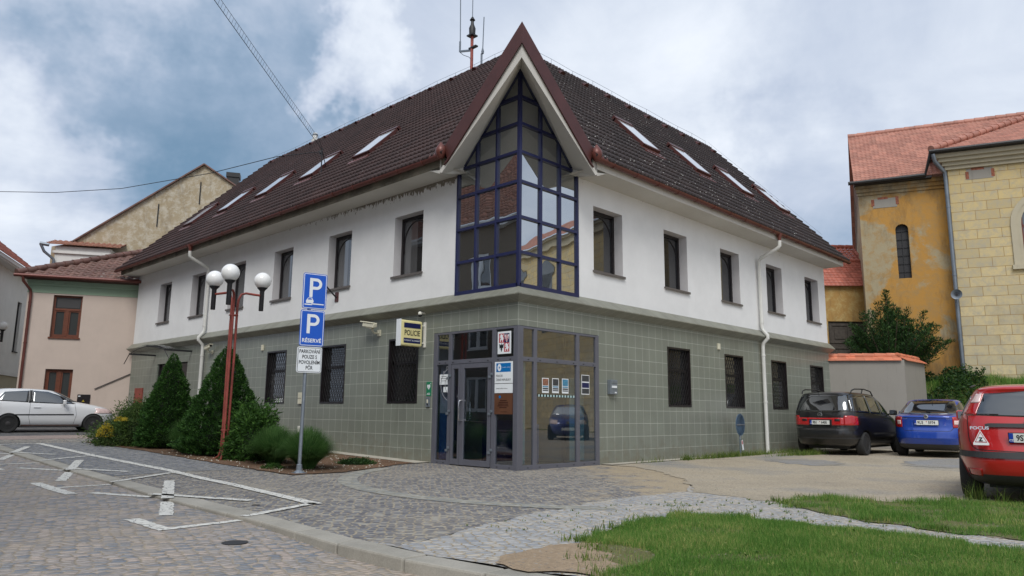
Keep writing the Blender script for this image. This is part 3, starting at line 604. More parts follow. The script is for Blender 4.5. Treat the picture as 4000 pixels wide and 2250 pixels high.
for a, b, w_ in (((-6.6, 11.45), (-5.3, 11.78), .12), ((-7.70, -2.60), (-6.80, -2.52), .12), ((-6.80, -2.52), (-5.72, -2.02), .12), ((-7.735, -2.66), (-7.715, -1.69), .15),
    ((-7.40, 2.27), (-6.6, 2.29), .11), ((-6.6, 2.29), (-5.36, 3.25), .11), ((-7.45, 3.13), (-7.46, 1.28), .16), ((-7.35, 6.64), (-6.57, 6.66), .11), ((-6.57, 6.66), (-5.42, 7.49), .11), ((-7.42, 7.5), (-7.42, 5.5), .15),
    ((-5.889, 1.98), (-7.343, -1.643), .15), ((-7.21, 1.29), (-6.181, -1.29), .14), ((-5.88, 6.48), (-7.084, 3.208), .15), ((-7.09, 5.79), (-5.873, 3.774), .13), ((-5.81, 10.7), (-6.98, 7.68), .14), ((-7.0, 9.95), (-5.916, 8.09), .13), ((-7.45, 10.3), (-7.42, 9.6), .14)):
    stripe(a, b, w_)
tag(pv.build('pavement_markings', M['marking'], recalc=False), kind='structure'); tag(rd_.build('road_markings', M['marking'], recalc=False), kind='structure')

# ------------------------------------------------------------------ police building
PB = thing('police_station', 'white and grey-green two-storey corner building with brown tiled roof and glazed pointed corner', 'building')
X0, Y1, X1 = 0.0, 21.43, 16.25
LWIN = [3.70, 6.68, 9.70, 12.66, 15.62, 18.56]; RWIN = [3.09, 6.09, 9.09, 12.06, 15.06]
LLOW = [3.74, 6.72, 9.73, 12.72]; RLOW = [6.10, 9.10, 12.07, 15.08]
def P3(pl, u, d, z): return (d, u, z) if pl == 'x' else (u, d, z)       # d = depth inwards
def wall_cells(mb, pl, u0, u1, z0, z1, ops, d=0.0):
    us = sorted({u0, u1}|{o[0] for o in ops}|{o[1] for o in ops}); zs = sorted({z0, z1}|{o[2] for o in ops}|{o[3] for o in ops})
    for a, b in zip(us, us[1:]):
        for c, e in zip(zs, zs[1:]):
            um, zm = (a+b)/2, (c+e)/2
            if any(o[0] < um < o[1] and o[2] < zm < o[3] for o in ops): continue
            mb.poly([P3(pl, a, d, c), P3(pl, b, d, c), P3(pl, b, d, e), P3(pl, a, d, e)])
def reveal(mb, pl, o, dep, d=0.0):
    a, b, c, e = o
    for q in (((a, c), (a, e)), ((b, c), (b, e)), ((a, e), (b, e)), ((a, c), (b, c))):
        (p, r), (s, t) = q
        mb.poly([P3(pl, p, d, r), P3(pl, s, d, t), P3(pl, s, dep, t), P3(pl, p, dep, r)])
up = MB(); rv = MB()
lo_ops = [(c-.555, c+.555, 4.365, 5.88) for c in LWIN]; ro_ops = [(c-.575, c+.575, 4.365, 5.915) for c in RWIN]
wall_cells(up, 'x', 1.92, Y1, 3.62, 6.47, lo_ops); up.build('rendered_wall', M['white_wall'], PB); up = MB(); wall_cells(up, 'y', 1.92, X1, 3.62, 6.47, ro_ops)
up.build('rendered_wall', M['white_wall'], PB)
for pts in ([(0, Y1, 3.6), (11, Y1, 3.6), (11, Y1, 6.7), (5.48, Y1, 12.7), (0, Y1, 6.7)], [(X1, 0, 3.6), (X1, 9.5, 3.6), (X1, 9.5, 6.7), (X1, 4.5, 12.1), (X1, 0, 6.7)]):
    up = MB(); up.poly(pts); up.build('gable_wall', M['white_wall'], PB)
tl = MB()
lw = [(c-.565, c+.565, 1.315, 2.845) for c in LLOW]+[(16.0, 18.7, .2, 2.79)]; rw = [(c-.555, c+.555, 1.315, 2.835) for c in RLOW]
wall_cells(tl, 'x', 2.62, Y1, -.3, 3.42, lw); wall_cells(tl, 'x', 0, 2.62, 2.88, 3.42, [])
wall_cells(tl, 'y', 2.67, X1, -.3, 3.42, rw); wall_cells(tl, 'y', 0, 2.67, 2.88, 3.42, [])
tl.poly([(0, Y1, -.3), (11, Y1, -.3), (11, Y1, 3.6), (0, Y1, 3.6)]); tl.poly([(X1, 0, -.3), (X1, 9.5, -.3), (X1, 9.5, 3.6), (X1, 0, 3.6)])
for o in lw: reveal(tl, 'x', o, .16)
for o in rw: reveal(tl, 'y', o, .16)
tl.build('tiled_wall', M['tile_wall'], PB)
# ledge: mitred profile round the corner
def sweep_ledge():
    mb = MB(); pr = [(.0, 3.705), (.205, 3.505), (.205, 3.485), (.0, 3.355)]
    rows = []
    for (e, kind) in (('L', 0), ('C', 1), ('R', 2)):
        r_ = []
        for d, z in pr:
            r_.append((-d, Y1+.12, z) if e == 'L' else ((-d, -d, z) if e == 'C' else (X1+.12, -d, z)))
        rows.append(r_)
    for a, b in zip(rows, rows[1:]):
        for i in range(len(pr)-1): mb.poly([a[i], b[i], b[i+1], a[i+1]])
    mb.poly(rows[0]); mb.poly(rows[2]); return mb
sweep_ledge().build('ledge', M['ledge'], PB)

def win_upper(pl, c, hw, z0, z1, dep):
    dep += .075
    f = MB(); t = .075; a, b = c-hw, c+hw
    def bx(mb, u0, u1, w0, w1, d0, d1):
        p, q = P3(pl, u0, d0, w0), P3(pl, u1, d1, w1)
        mb.box(min(p[0], q[0]), max(p[0], q[0]), min(p[1], q[1]), max(p[1], q[1]), min(p[2], q[2]), max(p[2], q[2]))
    d0, d1 = dep-.07, dep-.002
    bx(f, a, a+t, z0, z1, d0, d1); bx(f, b-t, b, z0, z1, d0, d1); bx(f, a+t, b-t, z0, z0+t, d0, d1); bx(f, a+t, b-t, z1-t, z1, d0, d1)
    arc = [P3(pl, c+(hw-t-.005)*math.cos(R(an)), dep-.035, z1-.66+.54*math.sin(R(an))) for an in range(0, 181, 12)]
    arc = [P3(pl, c+hw-t-.02, dep-.035, z1-.9)]+arc+[P3(pl, c-hw+t+.02, dep-.035, z1-.9)]
    f.tube(arc, .014, 6)
    fo = f.build('window', M['dark_frame'], PB)
    rv = MB(); reveal(rv, pl, (a, b, z0, z1), dep+.02); rv.build('reveal', M['reveal'], fo)
    g = MB(); bx(g, a+t-.01, b-t+.01, z0+t-.01, z1-t+.01, dep-.028, dep-.012); g.build('pane', M['glass'], fo)
    if pl == 'x': cu_ = MB(); bx(cu_, c-.03, b-t, z0+t, z1-t, dep-.031, dep-.0285); cu_.build('curtain', M['glass_grey'], fo)
    s = MB(); bx(s, a-.04, b+.04, z0-.012, z0+.012, -.055, dep-.07); bx(s, a-.04, b+.04, z0-.045, z0-.012, -.055, -.035); s.build('sill', M['sill'], fo)
for c in LWIN: win_upper('x', c, .555, 4.365, 5.88, .22)
for c in RWIN: win_upper('y', c, .575, 4.365, 5.915, .24)
def win_low(pl, c, hw, z0, z1, curtain):
    def bx(mb, u0, u1, w0, w1, d0, d1):
        p, q = P3(pl, u0, d0, w0), P3(pl, u1, d1, w1)
        mb.box(min(p[0], q[0]), max(p[0], q[0]), min(p[1], q[1]), max(p[1], q[1]), min(p[2], q[2]), max(p[2], q[2]))
    f = MB(); a, b = c-hw, c+hw; t = .045
    bx(f, a, a+t, z0, z1, -.012, .10); bx(f, b-t, b, z0, z1, -.012, .10); bx(f, a+t, b-t, z0, z0+t, -.012, .10); bx(f, a+t, b-t, z1-t, z1, -.012, .10)
    bx(f, a+t, a+t+.06, z0+t, z1-t, .09, .15); bx(f, b-t-.06, b-t, z0+t, z1-t, .09, .15); bx(f, a+t, b-t, z1-.62, z1-.55, .09, .15)
    fo = f.build('window', M['dark_frame'], PB)
    g = MB(); bx(g, a+t, b-t, z0+t, z1-t, .13, .15); g.build('pane', M['glass'], fo)
    if curtain:
        g = MB(); bx(g, a+t+.06, b-t-.06, z0+t+.03, z1-.62, .121, .128); g.build('blind', M['glass_grey'], fo)
    gr = MB(); st = .115; k = 2.0; H = z1-z0-2*t; x0, x1 = a+t, b-t; u = x0-H/k
    while u < x1+H/k:
        for sg in (1, -1):
            pts = []
            for (uu, ww) in ((u, 0), (u+sg*H/k, H)): pts.append((uu, ww))
            (ua, wa), (ub, wb) = pts
            # clip to the opening
            def clip(ua, wa, ub, wb):
                lo_, hi_ = 0.0, 1.0; du = ub-ua
                if abs(du) < 1e-6: return None
                t0, t1 = (x0-ua)/du, (x1-ua)/du
                if t0 > t1: t0, t1 = t1, t0
                lo_, hi_ = max(lo_, t0), min(hi_, t1)
                return None if hi_-lo_ < .02 else (ua+du*lo_, wa+(wb-wa)*lo_, ua+du*hi_, wa+(wb-wa)*hi_)
            r_ = clip(ua, wa, ub, wb)
            if r_: gr.tube([P3(pl, r_[0], .03 if sg > 0 else .042, z0+t+r_[1]), P3(pl, r_[2], .03 if sg > 0 else .042, z0+t+r_[3])], .0065, 4, False)
        u += st
    gr.build('window_grille', M['grille'], fo)
for i, c in enumerate(LLOW): win_low('x', c, .565, 1.315, 2.845, i == 2)
for i, c in enumerate(RLOW): win_low('y', c, .555, 1.315, 2.835, i in (2, 3))
d = MB(); d.box(.10, .15, 16.05, 18.65, .2, 2.75); d.box(.06, .11, 17.3, 17.38, .2, 2.75); d.box(.05, .12, 16.0, 16.1, .2, 2.79); d.box(.05, .12, 18.6, 18.7, .2, 2.79)
d.build('side_entrance_door', M['dark_frame'], PB)

# main roof
mL, mR, ov, ez = .985, 1.056, .85, 6.65
def roof_grid(u0, u1, vlen, m, wave=.152, course=.335):
    sl = math.sqrt(1+m*m); S = vlen*sl; nr = int(math.ceil(S/course)); nu = int((u1-u0)/wave*6)
    U = np.linspace(u0, u1, nu); ph = (U/wave) % 1.0; prof = .022*np.cos(2*np.pi*ph)
    rows = []
    for i in range(nr):
        s0, s1 = i*course, min(S, (i+1)*course+.01)
        for s, h in ((s0, -.005), (s0, .052), (s1, .004)):
            hh = h+prof*(1 if h > 0 else .6); vv = s/sl
            # normal offset: plan shift -h*m/sl , height h/sl
            rows.append(np.stack([U, vv-ov-hh*m/sl, ez+vv*m+hh/sl], 1))
    V = np.stack(rows, 0); nrw = len(rows)
    F = []
    idx = np.arange(nrw*nu).reshape(nrw, nu)
    for i in range(nr):
        for k in (0, 1):
            a = idx[3*i+k, :-1]; b = idx[3*i+k, 1:]; c = idx[3*i+k+1, 1:]; d_ = idx[3*i+k+1, :-1]
            F.append(np.stack([a, b, c, d_], 1))
    return V.reshape(-1, 3), np.concatenate(F)
def clip_obj(o, planes):
    bm = bmesh.new(); bm.from_mesh(o.data)
    for pc, no in planes:
        bmesh.ops.bisect_plane(bm, geom=bm.verts[:]+bm.edges[:]+bm.faces[:], plane_co=pc, plane_no=no, clear_outer=True)
    bm.to_mesh(o.data); bm.free()
V, F = roof_grid(1.4, Y1+.22, 6.33, mL); V = V[:, [1, 0, 2]]       # u is y, plan v is x
F = F[:, ::-1]
rl = np_obj('roof', V, F, M['roofL'], PB, False)
# hip line in plan: equal height of both planes
hx = 4.9; hn = Vector((ov+hx, (ov+hx)*mL/mR)).normalized()       # direction of hip from eave corner
clip_obj(rl, [((-ov, -ov, 0), (hn.y, -hn.x, 0)), ((0, 1.5, 0), (0, -1, 0))])
V, F = roof_grid(1.4, X1+.2, 5.35, mR)
rr = np_obj('roof', V, F, M['roofR'], PB, False)
clip_obj(rr, [((-ov, -ov, 0), (-hn.y, hn.x, 0)), ((1.5, 0, 0), (-1, 0, 0))])
bk = MB()
bk.poly([(5.48, 5.0, 12.86), (5.48, Y1+.2, 12.86), (12.3, Y1+.2, 6.7), (12.3, 5.2, 6.7)])
bk.poly([(4.9, 4.5, 12.28), (X1+.2, 4.5, 12.28), (X1+.2, 9.85, 6.65), (4.9, 9.85, 6.65)])
bk.poly([(4.9, 4.45, 12.27), (5.48, 5.05, 12.85), (6.6, 4.5, 12.27)])
bk.build('rear_roof_slopes', M['roofL'], PB)
def caps(mb, a, b, r=.105, seg=.33):
    a, b = Vector(a), Vector(b); L = (b-a).length; n = int(L/seg); d = (b-a)/n
    for i in range(n):
        p = a+d*i; mb.tube([p, p+d*1.06], [r*1.12, r*.92], 10)
rc = MB(); caps(rc, (5.49, 5.0, 12.82), (5.49, Y1+.2, 12.82)); caps(rc, (4.9, 4.5, 12.22), (X1+.2, 4.5, 12.22)); caps(rc, (1.4, 1.35, 8.85), (4.9, 4.45, 12.28)); caps(rc, (4.9, 4.45, 12.26), (5.49, 5.0, 12.82))
rc.build('ridge_tiles', M['roofL'], PB, smooth=True)
vg = MB()
vg.bar((X1+.2, -ov, ez+.0), (X1+.2, 4.5, 12.27), .06, .16, (1, 0, 0)); vg.bar((-ov, Y1+.22, ez), (5.48, Y1+.22, 12.84), .06, .16, (0, 1, 0))
vg.build('verge_boards', M['brown_metal'], PB)
# soffit and fascia
sf = MB()
sf.poly([(-.66, 1.62, 6.468), (0, 1.62, 6.468), (0, Y1+.1, 6.468), (-.66, Y1+.1, 6.468)])
sf.poly([(1.62, -.66, 6.468), (1.62, 0, 6.468), (X1+.08, 0, 6.468), (X1+.08, -.66, 6.468)])
fa = MB(); fa.box(-.69, -.66, 1.62, Y1+.1, 6.455, 6.67); fa.build('fascia', M['mould'], PB); sf.box(1.62, X1+.08, -.69, -.66, 6.46, 6.67)
sf.box(-.66, 0, Y1+.07, Y1+.1, 6.46, 6.75); sf.box(X1+.05, X1+.08, -.66, 0, 6.46, 6.75)
sf.build('soffit', M['soffit'], PB)
for pl, e0, e1 in (('x', 1.72, Y1+.45), ('y', 1.72, X1+.42)):
    g = MB(); n = int((e1-e0)/.9)
    def gp(u, d_, z): return (-d_, u, z) if pl == 'x' else (u, -d_, z)
    # half round channel
    pr = [(.79+.075*math.cos(R(a)), 6.655+.075*math.sin(R(a))) for a in range(180, 361, 20)]
    pi = [(.79+.068*math.cos(R(a)), 6.655+.068*math.sin(R(a))) for a in range(360, 179, -20)]
    loop = pr+pi; k = len(loop)
    vs = [gp(e0, a, b) for a, b in loop]+[gp(e1, a, b) for a, b in loop]
    g.add(vs, [(i, (i+1) % k, k+(i+1) % k, k+i) for i in range(k)])
    g.add([gp(e1, a, b) for a, b in pr], [tuple(range(len(pr)))]); g.add([gp(e0, a, b) for a, b in pr], [tuple(range(len(pr)))])
    u = e0+.5
    while u < e1:
        ring_ = [gp(u, .79+.082*math.cos(R(a)), 6.655+.082*math.sin(R(a))) for a in range(170, 371, 20)]
        g.tube(ring_, .008, 4); u += .9
    g.build('gutter', M['gutter'], PB, smooth=True)
    # rounded hopper where the gutter meets the gable board
    h = MB(); c = gp(1.62, .80, 6.60)
    h.lathe([(.055, -.02), (.10, .04), (.125, .13), (.12, .20), (.07, .28), (.012, .36)], 12, c); h.tube([gp(1.62, .80, 6.66), gp(1.95, .79, 6.665)], .085, 10)
    h.build('gutter_hopper', M['gutter'], PB, smooth=True)
# downpipes
for pl, u, zb in (('x', 14.62, gz(14.6)), ('y', 10.80, 0.0)):
    def gp(u_, d_, z): return (-d_, u_, z) if pl == 'x' else (u_, -d_, z)
    w_ = MB(); w_.tube([gp(u, .79, 6.42), gp(u, .79, 6.26), gp(u, .74, 6.20), gp(u, .17, 5.96), gp(u, .10, 5.88), gp(u, .10, 3.80), gp(u, .13, 3.70), gp(u, .27, 3.53), gp(u, .27, 3.44), gp(u, .12, 3.30), gp(u, .10, 3.2), gp(u, .10, zb)], .056, 12)
    for z in (5.4, 3.9, 2.9, 1.5): w_.tube([gp(u, .10, z), gp(u, .10, z+.05)], .066, 12)
    w_.build('downpipe', M['white_pipe'], PB, smooth=True)
    o_ = MB(); o_.lathe([(.05, -.28), (.055, -.12), (.10, .0), (.10, .02)], 12, gp(u, .79, 6.62)); o_.build('gutter_outlet', M['gutter'], PB, smooth=True)

# glazed corner with prow gable
A = (-.72, -.72)
zt, zl = 8.93, 6.86; yl = 1.56      # outer top line: zt at the apex, zl at yl
def top(t): return zt-(zt-zl)*(t+.72)/(yl+.72)
dr = MB()                          # dormer roof slabs
dr.slab([(-.72, yl, zl), (-.72, -.72, zt), (1.52, 1.52, zt)], (.0, 0, -.06)); dr.slab([(yl, -.72, zl), (-.72, -.72, zt), (1.52, 1.52, zt)], (0, .0, -.06))
dr.build('gable_roof', M['brown_metal'], PB)
for pl in ('x', 'y'):
    def gp(u, d_, z): return (-d_, u, z) if pl == 'x' else (u, -d_, z)
    b1 = MB()
    o0, o1 = .755, .72
    sec = lambda o, dz0, dz1: [gp(-o, o, zt+dz0), gp(yl, o, zl+dz0), gp(yl-.12, o, zl+dz1+.10), gp(-o, o, zt+dz1)]
    q0 = sec(o0, .0, -.45); q1 = sec(o1, .0, -.45)
    b1.add(q0+q1, [(0, 1, 2, 3), (4, 7, 6, 5), (0, 4, 5, 1), (1, 5, 6, 2), (2, 6, 7, 3)])
    lip0 = sec(.775, -.43, -.47); lip1 = sec(.72, -.43, -.47); b1.add(lip0+lip1, [(0, 1, 2, 3), (4, 7, 6, 5), (0, 4, 5, 1), (1, 5, 6, 2), (2, 6, 7, 3)])
    b1.build('bargeboard', M['brown_metal'], PB)
    # pale inner board and the sloping soffit behind it
    b2 = MB(); zb = lambda t: 8.17-.9*(t+.72); zi = lambda t: 8.42-1.02*t
    wo = .73
    b2.poly([gp(-wo, wo, 8.50), gp(1.72, wo, zl-.50), gp(1.72, wo, 6.20+.12), gp(1.66, wo, 6.16+.12), gp(-wo, wo, 8.17)])
    b2.poly([gp(-wo, wo, 8.17), gp(1.66, wo, 6.28), gp(1.92, 0.0, 6.46), gp(0, 0, 8.42)])
    b2.poly([gp(1.72, wo, 6.36), gp(1.72, wo, 6.28), gp(1.92, 0, 6.46), gp(2.2, 0, 6.46), gp(2.2, .66, 6.47)])
    b2.poly([gp(1.66, wo, 6.28), gp(1.72, wo, 6.28), gp(1.95, 0, 6.46), gp(1.92, 0, 6.46)])
    b2.poly([gp(1.72, wo, 6.68), gp(1.72, wo, 6.28), gp(1.72, .0, 6.46), gp(1.72, .0, 6.68)])
    b2.build('gable_soffit', M['soffit'], PB)
    # glazing bars
    f = MB(); vb = [.66, 1.29]; zs = [4.40, 5.15, 5.92, 6.57, 7.20, 7.80]; dd = 0.0
    zmax = lambda u: 8.42-1.02*u
    def ob(a, b, w_=.055, o=.012): f.bar(gp(a[0], o, a[1]), gp(b[0], o, b[1]), .06, w_, gp(1, 0, 0) if abs(a[0]-b[0]) < 1e-6 else (0, 0, 1))
    f.bar(gp(0, 0.01, 3.69), gp(1.92, .01, 3.69), .07, .11)
    f.bar(gp(1.90, .01, 3.7), gp(1.90, .01, 6.5), .055, .055, (0, 0, 1))
    for u in vb: f.bar(gp(u, .01, 3.7), gp(u, .01, zmax(u)), .05, .06)
    for z in zs:
        ue = min(1.92, (8.42-z)/1.02); f.bar(gp(0, .012, z), gp(ue, .012, z), .055, .06)
    f.bar(gp(1.92, .008, 6.46), gp(.0, .008, 8.42), .06, .05)
    fo = f.build('corner_glazing', M['blue_frame'], PB)
    # each pane its own sub-part, very slightly out of plane like real panes
    us = [.03]+vb+[1.90]; zz_ = [3.72]+zs+[8.42]
    for i in range(3):
        for j in range(len(zz_)-1):
            a, b, c, e = us[i], us[i+1], zz_[j], zz_[j+1]
            if c >= zmax(a)-.05: continue
            # clip cell by the sloping edge
            pts = [(a, c), (b, c), (b, e), (a, e)]; out = []
            for k in range(4):
                p, q = pts[k], pts[(k+1) % 4]; fp, fq = zmax(p[0])-p[1], zmax(q[0])-q[1]
                if fp >= 0: out.append(p)
                if fp*fq < 0: t = fp/(fp-fq); out.append((p[0]+(q[0]-p[0])*t, p[1]+(q[1]-p[1])*t))
            if len(out) < 3: continue
            t1, t2 = random.uniform(-.004, .004), random.uniform(-.004, .004); cu_, cz = (a+b)/2, (c+e)/2
            g = MB(); g.slab([gp(p[0], -.01+t1*(p[0]-cu_)+t2*(p[1]-cz), p[1]) for p in out], gp(0, -.02, 0)); g.build('pane', M['mirror_glass'], fo)
cp = MB(); cp.box(-.045, .03, -.045, .03, 3.68, 8.36); cp.build('corner_post', M['blue_frame'], PB)

# entrance glazing (lower corner)
f = MB(); tx = .05
def fb(pl, u0, u1, z0, z1, d0=-.012, d1=.06, mb=None):
    p, q = P3(pl, u0, d0, z0), P3(pl, u1, d1, z1)
    (mb or f).box(min(p[0], q[0]), max(p[0], q[0]), min(p[1], q[1]), max(p[1], q[1]), z0, z1)
for pl, vs_, hs_ in (('x', [(0.03, .115), (.62, .735), (2.01, 2.105), (2.49, 2.61)], None), ('y', [(0.03, .15), (.47, .57), (1.86, 1.965), (2.545, 2.66)], None)):
    for a, b in vs_: fb(pl, a, b, .0, 2.87)
    us = [v for ab in vs_ for v in ab]
    for i in range(len(vs_)-1):
        a, b = vs_[i][1], vs_[i+1][0]
        fb(pl, a, b, 2.825, 2.87); fb(pl, a, b, 2.16, 2.25)
        if not (pl == 'x' and i == 1): fb(pl, a, b, .0, .09)
f.box(-.035, .03, -.035, .03, 0, 2.87)
ef = f.build('entrance_glazing', M['alu'], PB, bevel=.004)
for pl, vs_ in (('x', [(.115, .62), (.735, 2.01), (2.105, 2.49)]), ('y', [(.15, .47), (.57, 1.86), (1.965, 2.545)])):
    for i, (a, b) in enumerate(vs_):
        for z0, z1 in ((2.25, 2.825), (.09, 2.16)):
            if pl == 'x' and i == 1 and z0 < 1: continue
            g = MB(); fb(pl, a-.005, b+.005, z0-.005, z1+.005, .02, .032, g); g.build('pane', M['clear'], ef)
cap_ = MB()
for pl, us in (('x', [2.4, 2.2, 1.95, 1.4, .85, .55, .2]), ('y', [.3, .66, 1.2, 1.75, 2.1, 2.45])):
    for u in us: fb(pl, u-.02, u+.02, 2.185, 2.205, -.016, -.011, cap_)
    for u in us: fb(pl, u-.02, u+.02, .035, .05, -.016, -.011, cap_)
cap_.build('drain_caps', M['black'], ef)
# door leaves
for (a, b, pa, pb) in ((1.705, 1.985, 1.755, 1.915), (.755, 1.695, .845, 1.575)):
    dl = MB(); q = lambda u0, u1, z0, z1: dl.box(-.022, .04, u0, u1, z0, z1)
    q(a, pa, .02, 2.15); q(pb, b, .02, 2.15); q(pa, pb, .02, .14); q(pa, pb, 2.055, 2.15)
    do = dl.build('door', M['alu'], PB, bevel=.004)
    g = MB(); g.box(.0, .012, pa-.004, pb+.004, .136, 2.06); g.build('pane', M['clear'], do)
    if b < 1.7:
        h = MB(); h.tube([(-.02, 1.62, .95), (-.085, 1.625, .95), (-.10, 1.63, .99), (-.10, 1.63, 1.33), (-.085, 1.625, 1.37), (-.02, 1.62, 1.37)], .016, 8); h.build('handle', M['chrome'], do, smooth=True)
        h = MB(); h.tube([(.06, 1.52, .95), (.12, 1.52, .98), (.12, 1.52, 1.34), (.06, 1.52, 1.37)], .014, 8); h.tube([(.03, 1.56, .93), (.03, .86, .93)], .01, 6); h.build('handle', M['chrome'], do, smooth=True)
for y in (2.05, .74):
    for z in (.34, 1.12, 1.88): hg = MB(); hg.box(-.04, -.012, y-.05, y+.01, z, z+.05); hg.box(-.046, -.012, y-.0, y+.07, z-.055, z-.005); hg.build('hinge', M['galv'], do, bevel=.004)
# vestibule room
M['int_wall'] = plain('vestibule_paint', rgb(110, 118, 124), .8, 0, .1, 2); M['int_floor'] = plain('vestibule_floor', rgb(140, 136, 130), .4, 0, .15, 5)
it = MB(); it.poly([(2.62, .05, 0), (2.62, 3.2, 0), (2.62, 3.2, 2.9), (2.62, .05, 2.9)]); it.poly([(.05, 3.2, 0), (2.62, 3.2, 0), (2.62, 3.2, 2.9), (.05, 3.2, 2.9)])
it.poly([(0, 0, 2.9), (2.62, 0, 2.9), (2.62, 3.2, 2.9), (0, 3.2, 2.9)]); it.poly([(2.66, 0, -.1), (2.66, .6, -.1), (2.66, .6, 3.4), (2.66, 0, 3.4)]); it.poly([(0, 2.64, -.1), (.6, 2.64, -.1), (.6, 2.64, 3.4), (0, 2.64, 3.4)])
it.build('vestibule_walls', M['int_wall'], PB)
it = MB(); it.poly([(0.03, 0.03, .02), (2.62, .03, .02), (2.62, 3.2, .02), (.03, 3.2, .02)]); it.build('vestibule_floor', M['int_floor'], PB)
it = MB()
for x in (.9, 1.75): it.box(x, x+.05, 2.6, 2.66, .02, 2.88)
it.box(.05, 2.6, 2.6, 2.66, 2.1, 2.17); it.box(2.5, 2.56, .9, .96, .02, 2.88); it.box(2.5, 2.56, 1.9, 1.96, .02, 2.88); it.box(2.5, 2.56, .05, 2.6, 2.1, 2.17)
it.build('inner_partition', M['alu'], PB)
ic = MB(); ic.box(1.35, 1.95, 1.9, 2.4, .02, .95); ic.box(.3, .7, 2.35, 2.58, .5, 1.7); ic.build('inner_counter', M['navy'], PB)
pnl = MB(); pnl.box(.10, .115, 2.11, 2.48, 1.10, 2.14); pnl.build('inner_screen', plain('lavender_screen', rgb(150, 152, 168), .6), PB)
pnl = MB(); pnl.box(.10, .115, 2.11, 2.48, .1, 1.095); pnl.box(.55, .75, .10, .13, .1, .9); pnl.build('inner_screen', plain('blue_screen', rgb(40, 72, 120), .5), PB)
pnl = MB(); pnl.box(.16, .33, .10, .115, .1, 2.14); pnl.box(2.0, 2.50, .30, .32, .1, 1.9); pnl.build('inner_screen', plain('teal_screen', rgb(112, 150, 156), .6), PB)
pub = MB()   # row of small squares on the glass (manifestation strip)
for k in range(13): pub.box(.62+k*.094, .66+k*.094, -.002, .004, 1.455, 1.50)
# roof windows
def roofpt(side, u, v, h=0):
    m_ = mL if side == 'L' else mR; sl = math.sqrt(1+m_*m_)
    p = (v-ov-h*m_/sl, u, ez+v*m_+h/sl)
    return p if side == 'L' else (p[1], p[0], p[2])
def skylight(side, u, v0=1.76, v1=2.76, hw=.43):
    def bx(mb, a, b, c, e, h0, h1):
        vs = [roofpt(side, uu, vv, hh) for hh in (h0, h1) for vv in (c, e) for uu in (a, b)]
        mb.add(vs, [(0, 2, 3, 1), (4, 5, 7, 6), (0, 1, 5, 4), (2, 6, 7, 3), (0, 4, 6, 2), (1, 3, 7, 5)])
    f_ = MB(); t = .06; tv = .05
    bx(f_, u-hw, u-hw+t, v0, v1, -.02, .14); bx(f_, u+hw-t, u+hw, v0, v1, -.02, .14); bx(f_, u-hw+t, u+hw-t, v0, v0+tv, -.02, .13); bx(f_, u-hw, u+hw, v1-tv, v1+.06, -.02, .17)
    so_ = f_.build('skylight', M['brown_metal'], PB, bevel=.008)
    g_ = MB(); bx(g_, u-hw+t-.005, u+hw-t+.005, v0+tv-.005, v1-tv+.005, .10, .137); g_.build('pane', M['sky_glass'], so_)
    fl = MB(); bx(fl, u-hw-.06, u+hw+.06, v0-.20, v0-.005, .02, .052); fl.build('flashing', M['gutter'], so_)
for u in (7.15, 10.2, 13.15, 16.1, 19.2): skylight('L', u)
for u in (6.35, 9.28, 12.24, 15.15): skylight('R', u)
def vent(side, u, v):
    rvn = MB()
    c = [roofpt(side, u+.11*math.cos(R(a)), v, .03+.13*math.sin(R(a))) for a in range(0, 181, 30)]; t_ = roofpt(side, u, v+.24, .03)
    b = len(rvn.v); rvn.add(c+[t_], [tuple(range(len(c)))]+[(i, i+1, len(c)) for i in range(len(c)-1)]); rvn.build('roof_vent', M['brown_metal'], PB)
for k in range(13): vent('L', 6.9+k*1.15, 5.9)
for k in range(9): vent('R', 6.0+k*1.2, 4.75)
lr = MB()
pts = [(5.49, 5.4+i*1.0, 12.82+.24+.02*math.sin(i*2.1)) for i in range(17)]; lr.tube(pts, .005, 4)
for p in pts: lr.tube([p, (p[0], p[1], 12.85)], .005, 4)
pts = [(5.1+i*1.1, 4.5, 12.28+.22+.02*math.sin(i*2.3)) for i in range(11)]; lr.tube(pts, .005, 4)
for p in pts: lr.tube([p, (p[0], p[1], 12.28)], .005, 4)
pts = [(X1+.1, 4.5-k*.9, 12.5-k*.9*mR) for k in range(6)]; lr.tube(pts, .005, 4)
lr.build('lightning_conductor', M['zinc'], PB)
# ------------------------------------------------------------------ things on the walls
# illuminated box sign on a bracket; its face looks along -y towards the square
t = thing('police_sign', 'cream light box sign lettered POLICIE on a steel wall bracket', 'sign', (-.04, 2.94, 2.865))
m = MB(); m.box(-.72, -.10, -.07, .07, -.29, .29); o = m.build('light_box', M['yellow_panel'], t, bevel=.035)
m = MB(); m.box(-.74, -.715, -.076, .076, -.30, .30); m.build('side_rim', M['sign_white'], t, bevel=.004)
m = MB(); m.box(.0, .04, -.035, .035, -.29, .29); m.box(-.10, .0, -.012, .012, .19, .22); m.box(-.10, .0, -.012, .012, -.21, -.18); m.build('bracket', M['white_plastic'], t, bevel=.006)
m = MB(); m.box(-.635, -.165, -.076, -.068, .115, .225); m.box(-.635, -.165, -.076, -.068, -.225, -.115); m.build('blue_bars', M['navy'], t)
text('POLICIE', .17, M['sign_black'], 'lettering', t, (-.40, -.071, .0), (1, 0, 0), (0, 0, 1), sx=.74, bold=.003)
text('POMÁHAT A CHRÁNIT', .052, M['sign_white'], 'lettering', t, (-.40, -.078, -.17), (1, 0, 0), (0, 0, 1), sx=.85)

